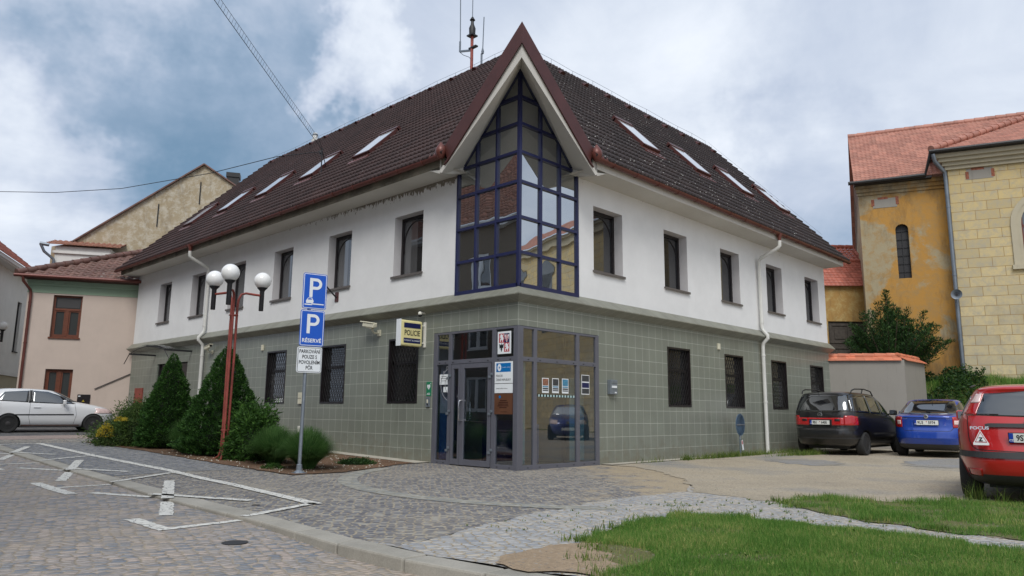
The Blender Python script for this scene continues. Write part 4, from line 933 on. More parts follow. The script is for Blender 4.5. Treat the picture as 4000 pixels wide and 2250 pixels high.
def camera_thing(label, loc, rz, tilt=.10, s=1.0):
    t = thing('security_camera', label, 'security camera', loc, rz, 'security cameras on the tiled wall')
    m = MB(); m.box(-.02, 0, -.05, .05, -.06, .06); m.tube([(-.02, 0, 0), (-.12, 0, -.01), (-.17, 0, .03), (-.18, 0, .08)], .02, 8); m.build('arm', M['cream_plastic'], t, smooth=True)
    m = MB(); m.obox((-.20, -.06, .15), (.045, .0, .01), (.0, .19, -.03), (0, .006, .04)); m.obox((-.20, -.10, .20), (.06, 0, 0), (0, .22, -.035), (0, .002, .012)); m.obox((-.20, -.05, .10), (.035, 0, 0), (0, .10, -.02), (0, .002, .02))
    m.build('housing', M['cream_plastic'], t, bevel=.012)
    m = MB(); m.obox((-.20, -.262, .183), (.034, 0, 0), (0, .006, 0), (0, 0, .03)); m.build('lens', M['black'], t); return t
camera_thing('cream box camera on a wall arm left of the police sign', (0, 4.72, 3.02), R(-8)).rotation_euler = (0, 0, R(188))
ct = camera_thing('cream box camera on a wall arm just beside the left downpipe', (0, 14.05, 3.02), 0); ct.rotation_euler = (0, 0, 0)
# flip the near camera to look up the street
for o_ in list(COL.objects):
    if o_.name == 'security_camera': o_.rotation_euler = (0, 0, 0); o_.scale = (1.25, -1.25, 1.25); o_.location.z = 3.03
t = thing('dome_camera', 'small white dome camera under the ledge above the police sign', 'security camera', (0, 2.99, 3.33))
m = MB(); m.box(-.12, 0, -.04, .04, .02, .06); m.lathe([(.05, .0), (.055, .03), (.03, .07)], 12, (-.13, 0, 0)); m.build('mount', M['white_plastic'], t, smooth=True)
m = MB(); m.lathe([(.005, -.055), (.035, -.04), (.045, -.0)], 12, (-.13, 0, 0)); m.build('dome', M['black'], t, smooth=True)
# flag holder
t = thing('flag_holder', 'rusty brown flagpole holder with an angled tube on the white wall', 'flag holder', (0, 6.70, 4.13))
m = MB(); m.box(-.02, 0, -.08, .08, -.13, .13); m.build('plate', M['brown_metal'], t, bevel=.003)
m = MB(); m.tube([(-.02, .0, -.02), (-.34, .02, .26)], .022, 8); m.build('tube', M['iron'], t, smooth=True)
def wallbox(name, label, cat, pl, u, z, w_, h, dep, m_, extra=None):
    t = MB(); p = P3(pl, u-w_/2, -dep, z-h/2); q = P3(pl, u+w_/2, -.0, z+h/2)
    t.box(min(p[0], q[0]), max(p[0], q[0]), min(p[1], q[1]), max(p[1], q[1]), p[2], q[2])
    return tag(t.build(name, m_, None, bevel=.006), label, cat)
wallbox('alarm_box', 'small cream sounder box on the tiles right of the red lamp post', 'wall box', 'x', 10.59, 2.98, .10, .17, .05, M['cream_plastic'])
wallbox('alarm_box', 'small cream sounder box on tiles between two barred windows on the yard side', 'wall box', 'y', 8.19, 3.02, .11, .17, .05, M['cream_plastic'])
t = wallbox('meter_cabinet', 'tall cream meter cabinet on the tiles behind the parking sign post', 'meter cabinet', 'x', 8.24, 1.46, .20, .31, .05, M['cream_plastic'])
m = MB(); m.box(-.056, -.05, 8.15, 8.33, 1.455, 1.465); m.build('door_gap', M['trim'], t)
wallbox('wall_socket', 'little white outlet low on the tiles behind the parking sign post', 'outlet', 'x', 8.25, .62, .11, .17, .03, M['white_plastic'])
wallbox('gas_cabinet', 'rust red gas cabinet door at the far left end of the tiled wall', 'cabinet', 'x', 20.3, 1.55, .8, .75, .04, M['red_paint'])
# AED sign and key box
t = thing('defibrillator_sign', 'green AED sign with a white heart beside the entrance', 'sign', (0, 2.755, 1.64))
m = MB(); m.box(-.008, 0, -.085, .085, -.165, .155); m.build('panel', M['green_sign'], t)
hp = [(.0, -.055), (.05, .0), (.055, .035), (.04, .06), (.018, .062), (0, .042), (-.018, .062), (-.04, .06), (-.055, .035), (-.05, .0)]
m = MB(); m.poly([(-.0105, -a, b+.03) for a, b in hp]); m.box(-.0105, -.0085, -.075, -.045, .105, .113); m.box(-.0105, -.0085, -.064, -.056, .094, .124); m.build('heart', M['sign_white'], t, recalc=False)
m = MB(); m.poly([(-.012, -.012, .075), (-.012, .006, .03), (-.012, -.004, .03), (-.012, .012, -.012), (-.012, -.008, .024), (-.012, .002, .024)]); m.build('bolt', M['green_sign'], t, recalc=False)
text('AED', .062, M['sign_white'], 'lettering', t, (-.0085, 0, -.12), (0, -1, 0), (0, 0, 1), bold=.001)
t = thing('door_intercom', 'grey steel intercom panel under the green AED sign', 'intercom', (0, 2.765, 1.34))
m = MB(); m.box(-.03, 0, -.06, .06, -.11, .11); m.build('panel', M['galv'], t, bevel=.004)
m = MB(); m.box(-.036, -.03, -.02, .02, -.02, .06); m.build('card_slot', M['cream_plastic'], t); m = MB(); m.box(-.036, -.03, -.018, .018, -.07, -.035); m.build('button', M['black'], t)
# letter box right of the glazing
t = thing('letter_box', 'grey steel letter box on the tiles right of the entrance', 'letter box', (3.11, 0, 1.725))
m = MB(); m.box(-.13, .13, -.10, 0, -.165, .165); m.build('body', M['galv'], t, bevel=.008)
m = MB(); m.box(-.12, .12, -.112, -.10, .09, .155); m.build('flap', M['galv'], t, bevel=.004); m = MB(); m.box(-.09, .09, -.113, -.101, -.02, .03); m.box(.02, .08, -.113, -.101, -.14, -.11); m.build('name_card', M['sign_white'], t)
# plates on the entrance glazing left side (plane x = -.03)
def plate(name, label, y0, y1, z0, z1, m_, cat='sign'):
    t = thing(name, label, cat, (-.014, (y0+y1)/2, (z0+z1)/2)); m = MB(); m.box(-.012, 0, -(y1-y0)/2, (y1-y0)/2, -(z1-z0)/2, (z1-z0)/2); m.build('panel', m_, t, bevel=.002); return t, (y1-y0)/2, (z1-z0)/2
t, a, b = plate('coat_of_arms', 'square white plate with quartered red, blue and black coat of arms above the entrance signs', .175, .555, 2.31, 2.77, M['sign_white'])
def q4(mb, u0, u1, v0, v1, x=-.0135): mb.poly([(x, -u0, v0), (x, -u1, v0), (x, -u1, v1), (x, -u0, v1)])
m = MB(); q4(m, -.15, 0, 0, .19); q4(m, .0, .15, -.19, .0); m.build('red_field', M['red_ink'], t, recalc=False)
m = MB(); q4(m, .0, .15, 0, .19); m.build('blue_field', M['navy'], t, recalc=False)
lion = [(-.035, .07), (-.01, .085), (.012, .075), (.015, .055), (.03, .06), (.045, .085), (.056, .08), (.05, .05), (.035, .03), (.055, .01), (.06, -.02), (.045, -.035), (.035, -.06), (.045, -.08), (.02, -.082), (.012, -.05), (.0, -.03), (-.02, -.045), (-.02, -.078), (-.05, -.08), (-.04, -.06), (-.045, -.03), (-.02, -.01), (-.012, .01), (-.04, .0), (-.06, .015), (-.035, .022), (-.02, .03), (-.05, .035), (-.06, .05), (-.03, .05)]
m = MB()
for cx_, cz in ((-.075, .095), (.075, -.095)): m.poly([(-.015, -(cx_+p[0]), cz+p[1]) for p in lion])
m.build('lions', M['sign_white'], t, recalc=False)
eagle = [(0, .085), (.012, .075), (.008, .055), (.03, .05), (.05, .075), (.065, .07), (.06, .02), (.052, -.03), (.035, -.01), (.015, -.02), (.03, -.055), (.02, -.06), (.008, -.04), (.012, -.085), (-.012, -.085), (-.008, -.04), (-.02, -.06), (-.03, -.055), (-.015, -.02), (-.035, -.01), (-.052, -.03), (-.06, .02), (-.065, .07), (-.05, .075), (-.03, .05), (-.008, .055), (-.012, .075)]
m = MB(); m.poly([(-.015, -(-.075+p[0]), -.095+p[1]) for p in eagle]); m.build('black_eagle', M['sign_black'], t, recalc=False)
m = MB(); m.poly([(-.015, -(.075+p[0]), .095+p[1]) for p in eagle]); m.build('chequered_eagle', M['sign_white'], t, recalc=False)
m = MB()
for i in range(7):
    for j in range(8):
        if (i+j) % 2 == 0 and abs(i-3)*.016 < .055-abs(j-4)*.004: q4(m, .075+(i-3.5)*.015, .075+(i-2.5)*.015, .095+(j-4)*.017, .095+(j-3)*.017, -.0162)
m.build('chequers', M['red_ink'], t, recalc=False)
t, a, b = plate('police_plate', 'white plate with a blue field lettered POLICIE ČESKÉ REPUBLIKY', .118, .628, 1.712, 2.152, M['sign_white'])
m = MB(); q4(m, -.21, .205, -.02+.03, .19); m.build('blue_field', M['blue_enamel'], t, recalc=False)
m = MB(); m.poly([(-.015, .12-.055*math.cos(R(k*20)), .10+.075*math.sin(R(k*20))) for k in range(18)]); m.build('badge', M['sign_white'], t, recalc=False)
m = MB(); m.poly([(-.0165, .12+(.028 if k % 2 else .010)*math.cos(R(k*22.5)), .10+(.036 if k % 2 else .012)*math.sin(R(k*22.5))) for k in range(16)]); m.build('badge_star', M['blue_enamel'], t, recalc=False)
text('POMÁHAT A CHRÁNIT', .026, M['sign_white'], 'lettering', t, (-.0145, -.08, .10), (0, -1, 0), (0, 0, 1), sx=.85)
text('POLICIE', .062, M['sign_black'], 'lettering', t, (-.0125, .21, -.07), (0, -1, 0), (0, 0, 1), 'LEFT', sx=.85)
text('ČESKÉ REPUBLIKY', .062, M['sign_black'], 'lettering', t, (-.0125, .21, -.15), (0, -1, 0), (0, 0, 1), 'LEFT', sx=.85)
t, a, b = plate('department_plate', 'white strip plate with one small line of text under the police plate', .118, .628, 1.515, 1.70, M['sign_white'])
text('Obvodní oddělení Ivančice', .030, M['sign_black'], 'lettering', t, (-.0125, .21, 0), (0, -1, 0), (0, 0, 1), 'LEFT')
t, a, b = plate('copper_plate', 'reflective copper coloured plate with blurred dark lines below the white plates', .118, .63, 1.09, 1.505, M['copper'])
m = MB(); m.poly([(-.0135, .10-.03*math.cos(R(k*30)), .14+.03*math.sin(R(k*30))) for k in range(12)]); m.build('blue_seal', M['blue_enamel'], t, recalc=False)
M['copper_dark'] = plain('dark_etched_copper', rgb(86, 52, 42), .4, .5, .2, 6)
m = MB()
for k, (u0, u1) in enumerate(((-.10, .10), (-.13, .14), (-.15, .14), (-.16, .15), (-.11, .10))): q4(m, u0, u1, .055-k*.035, .075-k*.035)
q4(m, -.08, .10, -.165, -.155); m.build('etched_lines', M['copper_dark'], t, recalc=False)
# papers and posters stuck on the glass
def paper(name, label, pl, u0, u1, z0, z1, bands, group=None):
    t = thing(name, label, 'poster', P3(pl, (u0+u1)/2, .016, (z0+z1)/2), group=group)
    def pq(mb, a, b_, c, e, d_): mb.poly([P3(pl, a, d_, c), P3(pl, b_, d_, c), P3(pl, b_, d_, e), P3(pl, a, d_, e)])
    w2, h2 = (u1-u0)/2, (z1-z0)/2
    m = MB(); m.slab([P3(pl, -w2, 0, -h2), P3(pl, w2, 0, -h2), P3(pl, w2, 0, h2), P3(pl, -w2, 0, h2)], P3(pl, 0, .002, 0)); m.build('sheet', M['sign_white'], t)
    for (c, e, a, b_, mm, nm) in bands:
        m = MB(); pq(m, -w2+a*2*w2, -w2+b_*2*w2, -h2+c*2*h2, -h2+e*2*h2, -.002); m.build(nm, mm, t, recalc=False)
    return t
M['paper_blue'] = plain('print_blue', rgb(70, 130, 160), .5, 0, .5, 22); M['paper_dark'] = plain('print_dark', rgb(60, 62, 64), .5, 0, .6, 25); M['paper_warm'] = plain('print_warm', rgb(140, 96, 76), .5, 0, .6, 22)
M['paper_pale'] = plain('pale_green_paper', rgb(176, 204, 204), .6, 0, .05, 3)
def pb(top_): return [(.50, .95, .08, .92, top_, 'picture'), (.38, .46, .08, .92, M['paper_blue'], 'print'), (.24, .34, .08, .92, M['paper_dark'], 'print'), (.13, .2, .08, .92, M['paper_dark'], 'print')]
paper('poster', 'small poster with a brown picture, leftmost of the row on the yard side glass', 'y', .755, .965, 1.535, 1.845, pb(M['paper_warm']), 'posters on the entrance glass')
paper('poster', 'small poster with a dark picture between the brown one and the blue one', 'y', 1.075, 1.29, 1.54, 1.85, pb(M['paper_dark']), 'posters on the entrance glass')
paper('poster', 'small poster with a bright blue picture on the yard side glass', 'y', 1.395, 1.61, 1.54, 1.855, pb(M['paper_blue']), 'posters on the entrance glass')
paper('poster', 'large dark poster in three blocks on the narrow right glass pane', 'y', 2.06, 2.34, 1.535, 1.965, [(.66, .97, .05, .95, M['paper_dark'], 'picture'), (.34, .6, .05, .95, M['navy'], 'print'), (.04, .3, .05, .95, M['paper_dark'], 'print')], 'posters on the entrance glass')
paper('notice', 'pale green notice sheet on the glass left of the door', 'x', 2.12, 2.41, 1.72, 1.945, [(.78, .82, .2, .8, M['paper_dark'], 'print'), (.58, .62, .15, .85, M['paper_dark'], 'print'), (.35, .39, .25, .75, M['paper_dark'], 'print')])
paper('notice', 'little white card under the pale green notice left of the door', 'x', 2.125, 2.28, 1.555, 1.672, [])
o = pub.build('glass_marking_strip', M['paper_pale'], ef, recalc=False)
# big round police badge film on the door side pane
m = MB()
def arc_ring(mb, cy, cz, r0, r1, a0, a1, x):      # angles from +y, opening to the left of the door
    n = 20
    for k in range(n):
        u, v_ = R(a0+(a1-a0)*k/n), R(a0+(a1-a0)*(k+1)/n)
        mb.poly([(x, cy+r0*math.cos(u), cz+r0*math.sin(u)), (x, cy+r1*math.cos(u), cz+r1*math.sin(u)), (x, cy+r1*math.cos(v_), cz+r1*math.sin(v_)), (x, cy+r0*math.cos(v_), cz+r0*math.sin(v_))])
M['film'] = plain('frosted_film', rgb(150, 150, 156), .6, 0, .1, 5)
arc_ring(m, 2.0, 1.72, .36, .375, -80, 80, .016); m.build('badge_film', M['film'], ef, recalc=False); m = MB(); arc_ring(m, 2.0, 1.72, .22, .232, -60, 60, .016); m.build('badge_film', M['film'], ef, recalc=False)
text('P', .10, M['film'], 'badge_film_letter', ef, (.014, 2.27, 1.98), (0, -1, 0), (0, 0, 1)); text('O', .10, M['film'], 'badge_film_letter', ef, (.014, 2.16, 2.08), (0, -1, 0), (0, 0, 1)); text('P', .11, M['film'], 'badge_film_letter', ef, (.014, 1.80, 1.45), (0, -1, 0), (0, 0, 1))

# canopy above the side entrance
t = thing('entrance_canopy', 'clear arched canopy on three dark bars over the side entrance at the left end', 'canopy', (0, 17.34, 3.10))
m = MB()
for dy, z in ((1.63, .03), (0, .24), (-1.63, .03)): m.bar((-.95, dy, z), (0, dy, z), .05, .06)
m.tube([(-.94, 2.1, -.32), (-.94, 1.63, .03), (-.94, .9, .16), (-.94, 0, .24), (-.94, -.9, .17), (-.94, -1.63, .03), (-.94, -2.1, -.30)], .014, 6); m.build('bars', M['iron'], t)
m = MB(); pr = [(y, .04+.22*math.cos(y/1.7*math.pi/2)) for y in np.linspace(-1.7, 1.7, 12)]
for (a, z0), (b, z1) in zip(pr, pr[1:]): m.slab([(-.96, a, z0+.03), (0, a, z0+.03), (0, b, z1+.03), (-.96, b, z1+.03)], (0, 0, .006))
m.build('sheet', M['poly'], t)

# ------------------------------------------------------------------ mast and flue on the roof
t = thing('antenna_mast', 'red pole with whip antennas standing on the ridge', 'antenna', (5.48, 7.55, 12.9))
m = MB(); m.tube([(0, 0, -.3), (0, 0, 1.45)], .055, 10); m.build('pole', M['red_paint'], t, smooth=True)
m = MB(); m.lathe([(.05, 1.28), (.11, 1.32), (.12, 1.55), (.06, 1.7), (.05, 1.82), (.1, 1.86), (.03, 1.98)], 10); m.box(-.14, .14, -.14, .14, 1.24, 1.285); m.build('amplifier', M['iron'], t, smooth=True); m = MB(); m.box(-.06, .06, -.25, .12, .78, .83); m.build('clamp', M['iron'], t)
m = MB(); m.tube([(0, 0, 1.9), (0, .01, 4.2)], .017, 6); m.tube([(0, .62, 1.25), (0, .66, 3.0)], .02, 6); m.build('whip', M['zinc'], t)
m = MB(); m.bar((0, 0, .72), (0, .64, .90), .06, .06); m.tube([(0, .63, .90), (0, .63, 1.28)], .035, 8); m.tube([(0, .62, .86), (0, .45, .70), (0, .15, .52), (0, .04, .40)], .012, 5); m.build('side_arm', M['zinc'], t)
t = thing('small_antenna', 'thin grey whip antenna on the ridge right of the red mast', 'antenna', (5.48, 7.05, 12.9))
m = MB(); m.tube([(0, 0, -.2), (0, 0, .42)], .035, 8); m.lathe([(.04, .40), (.05, .48), (.02, .62)], 8, (0, -.05, 0)); m.build('pole', M['zinc'], t, smooth=True)
m = MB(); m.tube([(0, -.05, .5), (0, -.09, 1.75)], .02, 6); m.build('whip', M['zinc'], t)
t = thing('flue', 'white round metal flue behind the roof ridge', 'flue', (6.2, 18.95, 12.5))
m = MB(); m.lathe([(.16, 0), (.16, .98), (.11, 1.0), (.11, 1.28), (.10, 1.3)], 16); m.build('pipe', M['white_pipe'], t, smooth=True); m = MB(); m.lathe([(.13, 1.20), (.13, 1.25)], 16); m.build('collar', M['zinc'], t)
t = thing('cable_bracket', 'thin black bracket on the roof slope holding the overhead cables', 'bracket', (1.0, 9.55, 8.55))
m = MB(); m.tube([(-.05, -.1, -.15), (0, 0, .75)], .02, 6); m.tube([(.3, .2, .2), (0, 0, .7)], .014, 5); m.lathe([(.03, .55), (.05, .6), (.03, .68)], 8, (-.02, .05, 0)); m.build('stand', M['iron'], t)
m = MB(); a, b = Vector((1.0, 9.55, 9.25)), Vector((-14.95, -4.2, 11.08)); n = 40
pa = [a.lerp(b, k/n)+Vector((0, 0, -.1*math.sin(math.pi*k/n))) for k in range(n+1)]; up_ = Vector((.05, -.04, .12))
m.tube(pa, .008, 5); m.tube([p+up_*(1 if 0 < k < n else 0) for k, p in enumerate(pa)], .005, 5)
for k in range(1, 150):
    p = a.lerp(b, k/150)+Vector((0, 0, -.1*math.sin(math.pi*k/150))); m.tube([p, p+up_*.98+(b-a).normalized()*.05], .003, 4, False)
tag(m.build('suspended_cable', M['iron']), 'black cable pair with ladder-like spacers climbing steeply to the upper left', 'cable')
m = MB(); pts = [(1.0, 9.6, 9.2), (.35, 11.2, 9.25), (-.5, 14.2, 9.15), (-1.9, 18.6, 9.2), (-3.2, 22.0, 9.45), (-4.5, 25.2, 9.85), (-6.5, 30.0, 10.6)]
m.tube(pts, .013, 5); tag(m.build('overhead_wire', M['iron']), 'single thin wire sagging across the sky at the left', 'cable')

# ------------------------------------------------------------------ parking sign
t = thing('parking_sign', 'grey post with two blue P signs and a white plate below', 'road sign', (-3.61, 1.98, gz(1.98)), R(-11))
m = MB(); m.tube([(0, 0, .05), (.018, 0, 3.62)], .032, 12); m.build('post', M['galv'], t, smooth=True)
m = MB(); m.lathe([(.10, 0), (.095, .03), (.055, .06), (.05, .16), (.034, .17)], 10); m.box(-.11, .11, -.11, .11, 0, .02); m.build('foot', M['galv'], t, bevel=.003)
def rrect(w_, h, r_, n=5):
    out = []
    for cx_, cz, a0 in ((w_/2-r_, h/2-r_, 0), (-w_/2+r_, h/2-r_, 90), (-w_/2+r_, -h/2+r_, 180), (w_/2-r_, -h/2+r_, 270)):
        for k in range(n+1): a = R(a0+90*k/n); out.append((cx_+r_*math.cos(a), cz+r_*math.sin(a)))
    return out
def panel(par, cx_, cz, w_, h, cols, y=-.045):
    for i, (inset, mm, nm) in enumerate(cols):
        pts = rrect(w_-2*inset, h-2*inset, max(.012, .04-inset)); yy = y-.0022*i
        m = MB(); m.slab([(cx_+a, yy, cz+b) for a, b in pts], (0, .010 if i == 0 else .0018, 0)); ob = m.build(nm, mm, par)
    return y-.0022*(len(cols)-1)
sg = []
for (nm, cx_, cz, h) in (('sign_panel', .093, 3.330, .675), ('sign_panel', .078, 2.633, .675), ('sign_panel', .058, 2.045, .475)):
    e = bpy.data.objects.new(nm, None); link(e, t); e.location = (cx_, 0, cz); e.empty_display_size = .1; sg.append((e, h))
for e, h in sg[:2]: panel(e, 0, 0, .46, h, ((0, M['sign_blue'], 'plate'), (.012, M['sign_white'], 'border'), (.024, M['sign_blue'], 'field')))
panel(sg[2][0], 0, 0, .47, .475, ((0, M['sign_white'], 'plate'), (.014, M['sign_black'], 'border'), (.022, M['sign_white'], 'field')))
yb = -.0515
def bigP(par, ox, oz, H):
    m = MB(); s_ = H; w_ = .17*s_
    m.poly([(ox, yb, oz), (ox+w_, yb, oz), (ox+w_, yb, oz+s_), (ox, yb, oz+s_)])
    cx_, cz, ro, ri = ox+.36*s_, oz+.70*s_, .30*s_, .145*s_
    for q0, q1 in ((ro, ri),):
        n = 12
        for k in range(n):
            a, b = R(-90+180*k/n), R(-90+180*(k+1)/n)
            m.poly([(cx_+ri*math.cos(a), yb, cz+ri*math.sin(a)), (cx_+ro*math.cos(a), yb, cz+ro*math.sin(a)), (cx_+ro*math.cos(b), yb, cz+ro*math.sin(b)), (cx_+ri*math.cos(b), yb, cz+ri*math.sin(b))])
    for s0 in (1, -1):
        z0, z1 = sorted((cz+s0*ri, cz+s0*ro)); m.poly([(ox+w_, yb, z0), (cx_, yb, z0), (cx_, yb, z1), (ox+w_, yb, z1)])
    m.build('letter_p', M['sign_white'], par, recalc=False)
bigP(sg[0][0], -.105, -.115, .36); bigP(sg[1][0], -.105, -.10, .36)
m = MB(); q = lambda a, b, c, d_: m.poly([(a, yb, c), (b, yb, c), (b, yb, d_), (a, yb, d_)])
q(-.19, -.04, -.268, -.248); q(-.06, -.04, -.268, -.232); q(-.04, .18, -.252, -.232)
m.poly([(x, yb, z) for x, z in ((-.155, -.235), (-.03, -.228), (-.015, -.19), (-.03, -.165), (-.05, -.125), (-.125, -.13), (-.15, -.168), (-.165, -.20))]); m.build('tilted_car_symbol', M['sign_white'], sg[0][0], recalc=False)
m = MB(); m.poly([(x, yb-.001, z) for x, z in ((-.135, -.168), (-.05, -.165), (-.062, -.138), (-.118, -.141))]); m.build('car_symbol_window', M['sign_blue'], sg[0][0], recalc=False)
text('RÉSERVÉ', .098, M['sign_white'], 'lettering', sg[1][0], (0, yb, -.235), (1, 0, 0), (0, 0, 1), bold=.0022, off=.0005)
for k, s_ in enumerate(('PARKOVÁNÍ', 'POUZE S', 'POVOLENÍM', 'PČR')): text(s_, .092, M['sign_black'], 'lettering', sg[2][0], (0, yb, .150-k*.1), (1, 0, 0), (0, 0, 1), sx=.78, bold=.0016, off=.0005)
m = MB()
for z in (3.5, 3.15, 2.8, 2.45, 2.15, 1.95): m.box(-.02, .14, -.04, .034, z-.012, z+.012)
m.build('clamps', M['galv'], t)

# round sign seen edge-on near the yard wall
t = thing('round_sign', 'low round blue-grey sign on a thin post with a hanging leaflet by the yard wall', 'road sign', (8.45, -.42, 0), R(4))
m = MB(); m.tube([(0, 0, 0), (0, 0, 1.13)], .024, 8); m.build('post', M['galv'], t, smooth=True)
M['back_blue'] = plain('dull_blue_sign_back', rgb(92, 118, 142), .45, .2, .15, 6)
m = MB(); m.lathe([(.29, -.03), (.30, -.02), (.30, -.03)], 28, (0, -.0, .86), 'y'); m.build('disc', M['back_blue'], t); m = MB(); m.box(-.28, .28, -.046, -.034, .845, .875); m.build('brace', M['galv'], t)
m = MB(); m.box(-.14, .14, -.05, -.035, .12, .48); m.build('pocket', M['poly'], t); m = MB(); m.obox((.03, -.056, .31), (.045, 0, .012), (0, .002, 0), (-.03, 0, .13)); m.build('leaflet', M['sign_white'], t); m = MB(); m.obox((.0, -.061, .38), (.02, 0, .006), (0, .002, 0), (-.012, 0, .045)); m.build('leaflet_print', M['red_ink'], t)
# manhole and drain
t = MB(); t.lathe([(.115, 0), (.115, .006)], 20, (-7.50, -3.62, roff(-3.62)-.001)); tag(t.build('manhole_cover', M['iron']), 'small round iron cover in the pinkish road setts', 'manhole cover')
t = MB(); t.lathe([(.05, 0), (.05, .004)], 16, (-6.32, -1.7, .001)); tag(t.build('valve_cover', M['iron']), 'little rusty round cover in the dark pavement near the white corner line', 'valve cover')

# ------------------------------------------------------------------ street lamps
def lamp(name, label, loc, rz, cols, poles=M['red_paint']):
    t = thing(name, label, 'street lamp', loc, rz, 'three-globe street lamps')
    for k in range(3):
        a = R(120*k); c, s = math.cos(a), math.sin(a)
        L = .60
        pt = lambda r_, z: (r_*c, r_*s, z)
        m = MB(); m.tube([pt(.30, .0), pt(.22, .01), pt(.12, .07), pt(.075, .2), pt(.062, .6), pt(.075, 2.2), pt(.07, 3.3), pt(.085, 3.48), pt(.14, 3.60), pt(.24, 3.635), pt(L-.05, 3.62)], .027, 10); m.build('pole', poles, t, smooth=True)
        m = MB(); m.lathe([(.048, 3.27), (.052, 3.28), (.052, 3.72), (.062, 3.74), (.11, 3.79), (.115, 3.80)], 14, (L*c, L*s, 0)); h = m.build('lamp_holder', M['iron'], t, smooth=True)
        m = MB(); n = 14; pr = [(.192*math.sin(R(180*i/n)), 3.965-.192*math.cos(R(180*i/n))) for i in range(1, n)]; m.lathe([(.02, 3.774)]+pr+[(.01, 4.157)], 24, (L*c, L*s, 0)); m.build('globe', M['globe'], h, smooth='all')
    m = MB(); m.tube([(.09*math.cos(R(a)), .09*math.sin(R(a)), 3.12) for a in range(0, 361, 30)], .014, 6); m.tube([(.085*math.cos(R(a)), .085*math.sin(R(a)), .62) for a in range(0, 361, 30)], .012, 6); m.build('tie_ring', poles, t, smooth=True)
    m = MB(); m.lathe([(.07, 0), (.06, .06), (.035, .5), (.03, .52)], 10); m.build('base', M['iron'], t, smooth=True)
    return t
l1 = lamp('street_lamp', 'faded red three-pole street lamp with three white globes in the planting bed', (-3.41, 5.45, gz(5.5)), R(-46+39), None)
l2 = lamp('street_lamp', 'dark street lamp with white globes half cut off at the left edge', (-3.75, 27.9, gz(27.9)), R(-46+10), None, M['iron'])
# ------------------------------------------------------------------ neighbouring buildings
def frame_boxes(mb, x0, x1, z0, z1, y, t=.07, dpt=.08):
    mb.box(x0, x0+t, y, y+dpt, z0, z1); mb.box(x1-t, x1, y, y+dpt, z0, z1); mb.box(x0+t, x1-t, y, y+dpt, z0, z0+t); mb.box(x0+t, x1-t, y, y+dpt, z1-t, z1)
def facade(mb, x0, x1, z0, z1, ops, y=0.0, dep=.18):
    xs = sorted({x0, x1}|{o[0] for o in ops}|{o[1] for o in ops}); zs = sorted({z0, z1}|{o[2] for o in ops}|{o[3] for o in ops})
    for a, b in zip(xs, xs[1:]):
        for c, e in zip(zs, zs[1:]):
            if any(o[0] < (a+b)/2 < o[1] and o[2] < (c+e)/2 < o[3] for o in ops): continue
            mb.poly([(a, y, c), (b, y, c), (b, y, e), (a, y, e)])
    for a, b, c, e in ops:
        for p, q in (((a, c), (a, e)), ((b, c), (b, e)), ((a, c), (b, c)), ((a, e), (b, e))): mb.poly([(p[0], y, p[1]), (q[0], y, q[1]), (q[0], y+dep, q[1]), (p[0], y+dep, p[1])])
def tiled_slope(name, parent, m_, p0, u, v, L, H, wave=.25, course=.34, amp=.025, lip=.03, planes=()):
    """wavy tile slope: origin p0, unit u along the eaves, unit v up the slope"""
    p0, u, v = Vector(p0), Vector(u).normalized(), Vector(v).normalized(); n = u.cross(v)
    if n.z < 0: n = -n
    nu = max(8, int(L/wave*6)); U = np.linspace(0, L, nu); nr = int(math.ceil(H/course)); rows = []
    for i in range(nr):
        for s, h in ((i*course, -.005), (i*course, lip), (min(H, (i+1)*course+.01), .004)):
            hh = h+(amp*np.cos(2*np.pi*U/wave) if h > 0 else 0)
            rows.append(np.array(p0)+np.outer(U, np.array(u))+np.array(v)*s+np.outer(np.ones(nu)*hh, np.array(n)))
    idx = np.arange(len(rows)*nu).reshape(len(rows), nu); F = []
    for i in range(nr):
        for k in (0, 1): F.append(np.stack([idx[3*i+k, :-1], idx[3*i+k, 1:], idx[3*i+k+1, 1:], idx[3*i+k+1, :-1]], 1))
    F = np.concatenate(F)
    o = np_obj(name, np.concatenate(rows), F, m_, parent)
    if planes: clip_obj(o, planes)
    return o
def window2(par, x0, x1, z0, z1, y, mm, transom=None, gl='glass_house', mull=True, sill=True):
    f = MB(); frame_boxes(f, x0, x1, z0, z1, y)
    if transom: f.box(x0+.07, x1-.07, y-.01, y+.06, transom-.04, transom+.04)
    if mull: f.box((x0+x1)/2-.06, (x0+x1)/2+.06, y-.012, y+.06, z0+.07, transom-.04 if transom else z1-.07)
    if transom or mull:
        for a, b in (((x0+.07), (x0+x1)/2-.06), ((x0+x1)/2+.06, x1-.07)):
            frame_boxes(f, a, b, z0+.07, (transom-.04) if transom else z1-.07, y+.012, .05, .04)
    fo = f.build('window', mm, par)
    g = MB(); g.box(x0+.05, x1-.05, y+.05, y+.07, z0+.05, z1-.05); g.build('pane', M[gl], fo)
    if sill: s = MB(); s.box(x0-.04, x1+.04, -.05, y+.02, z0-.06, z0); s.build('sill', mm, fo)
# beige house: local +x runs to the right along its front
PH = thing('beige_house', 'beige house with green frieze and brown tile roof left of the police station', 'house', (.1, 21.7, 0), R(-27.4))
w_ = MB(); ops = [(-3.02, -1.99, 3.90, 5.58), (-3.02, -2.06, .95, 2.64)]
facade(w_, -3.93, .6, -.5, 5.66, ops); w_.poly([(-3.93, 0, -.5), (-3.93, 4.2, -.5), (-3.93, 4.2, 6.1), (-3.93, 0, 6.1)]); w_.poly([(-3.93, 4.2, -.5), (.6, 4.2, -.5), (.6, 4.2, 7), (-3.93, 4.2, 6.1)])
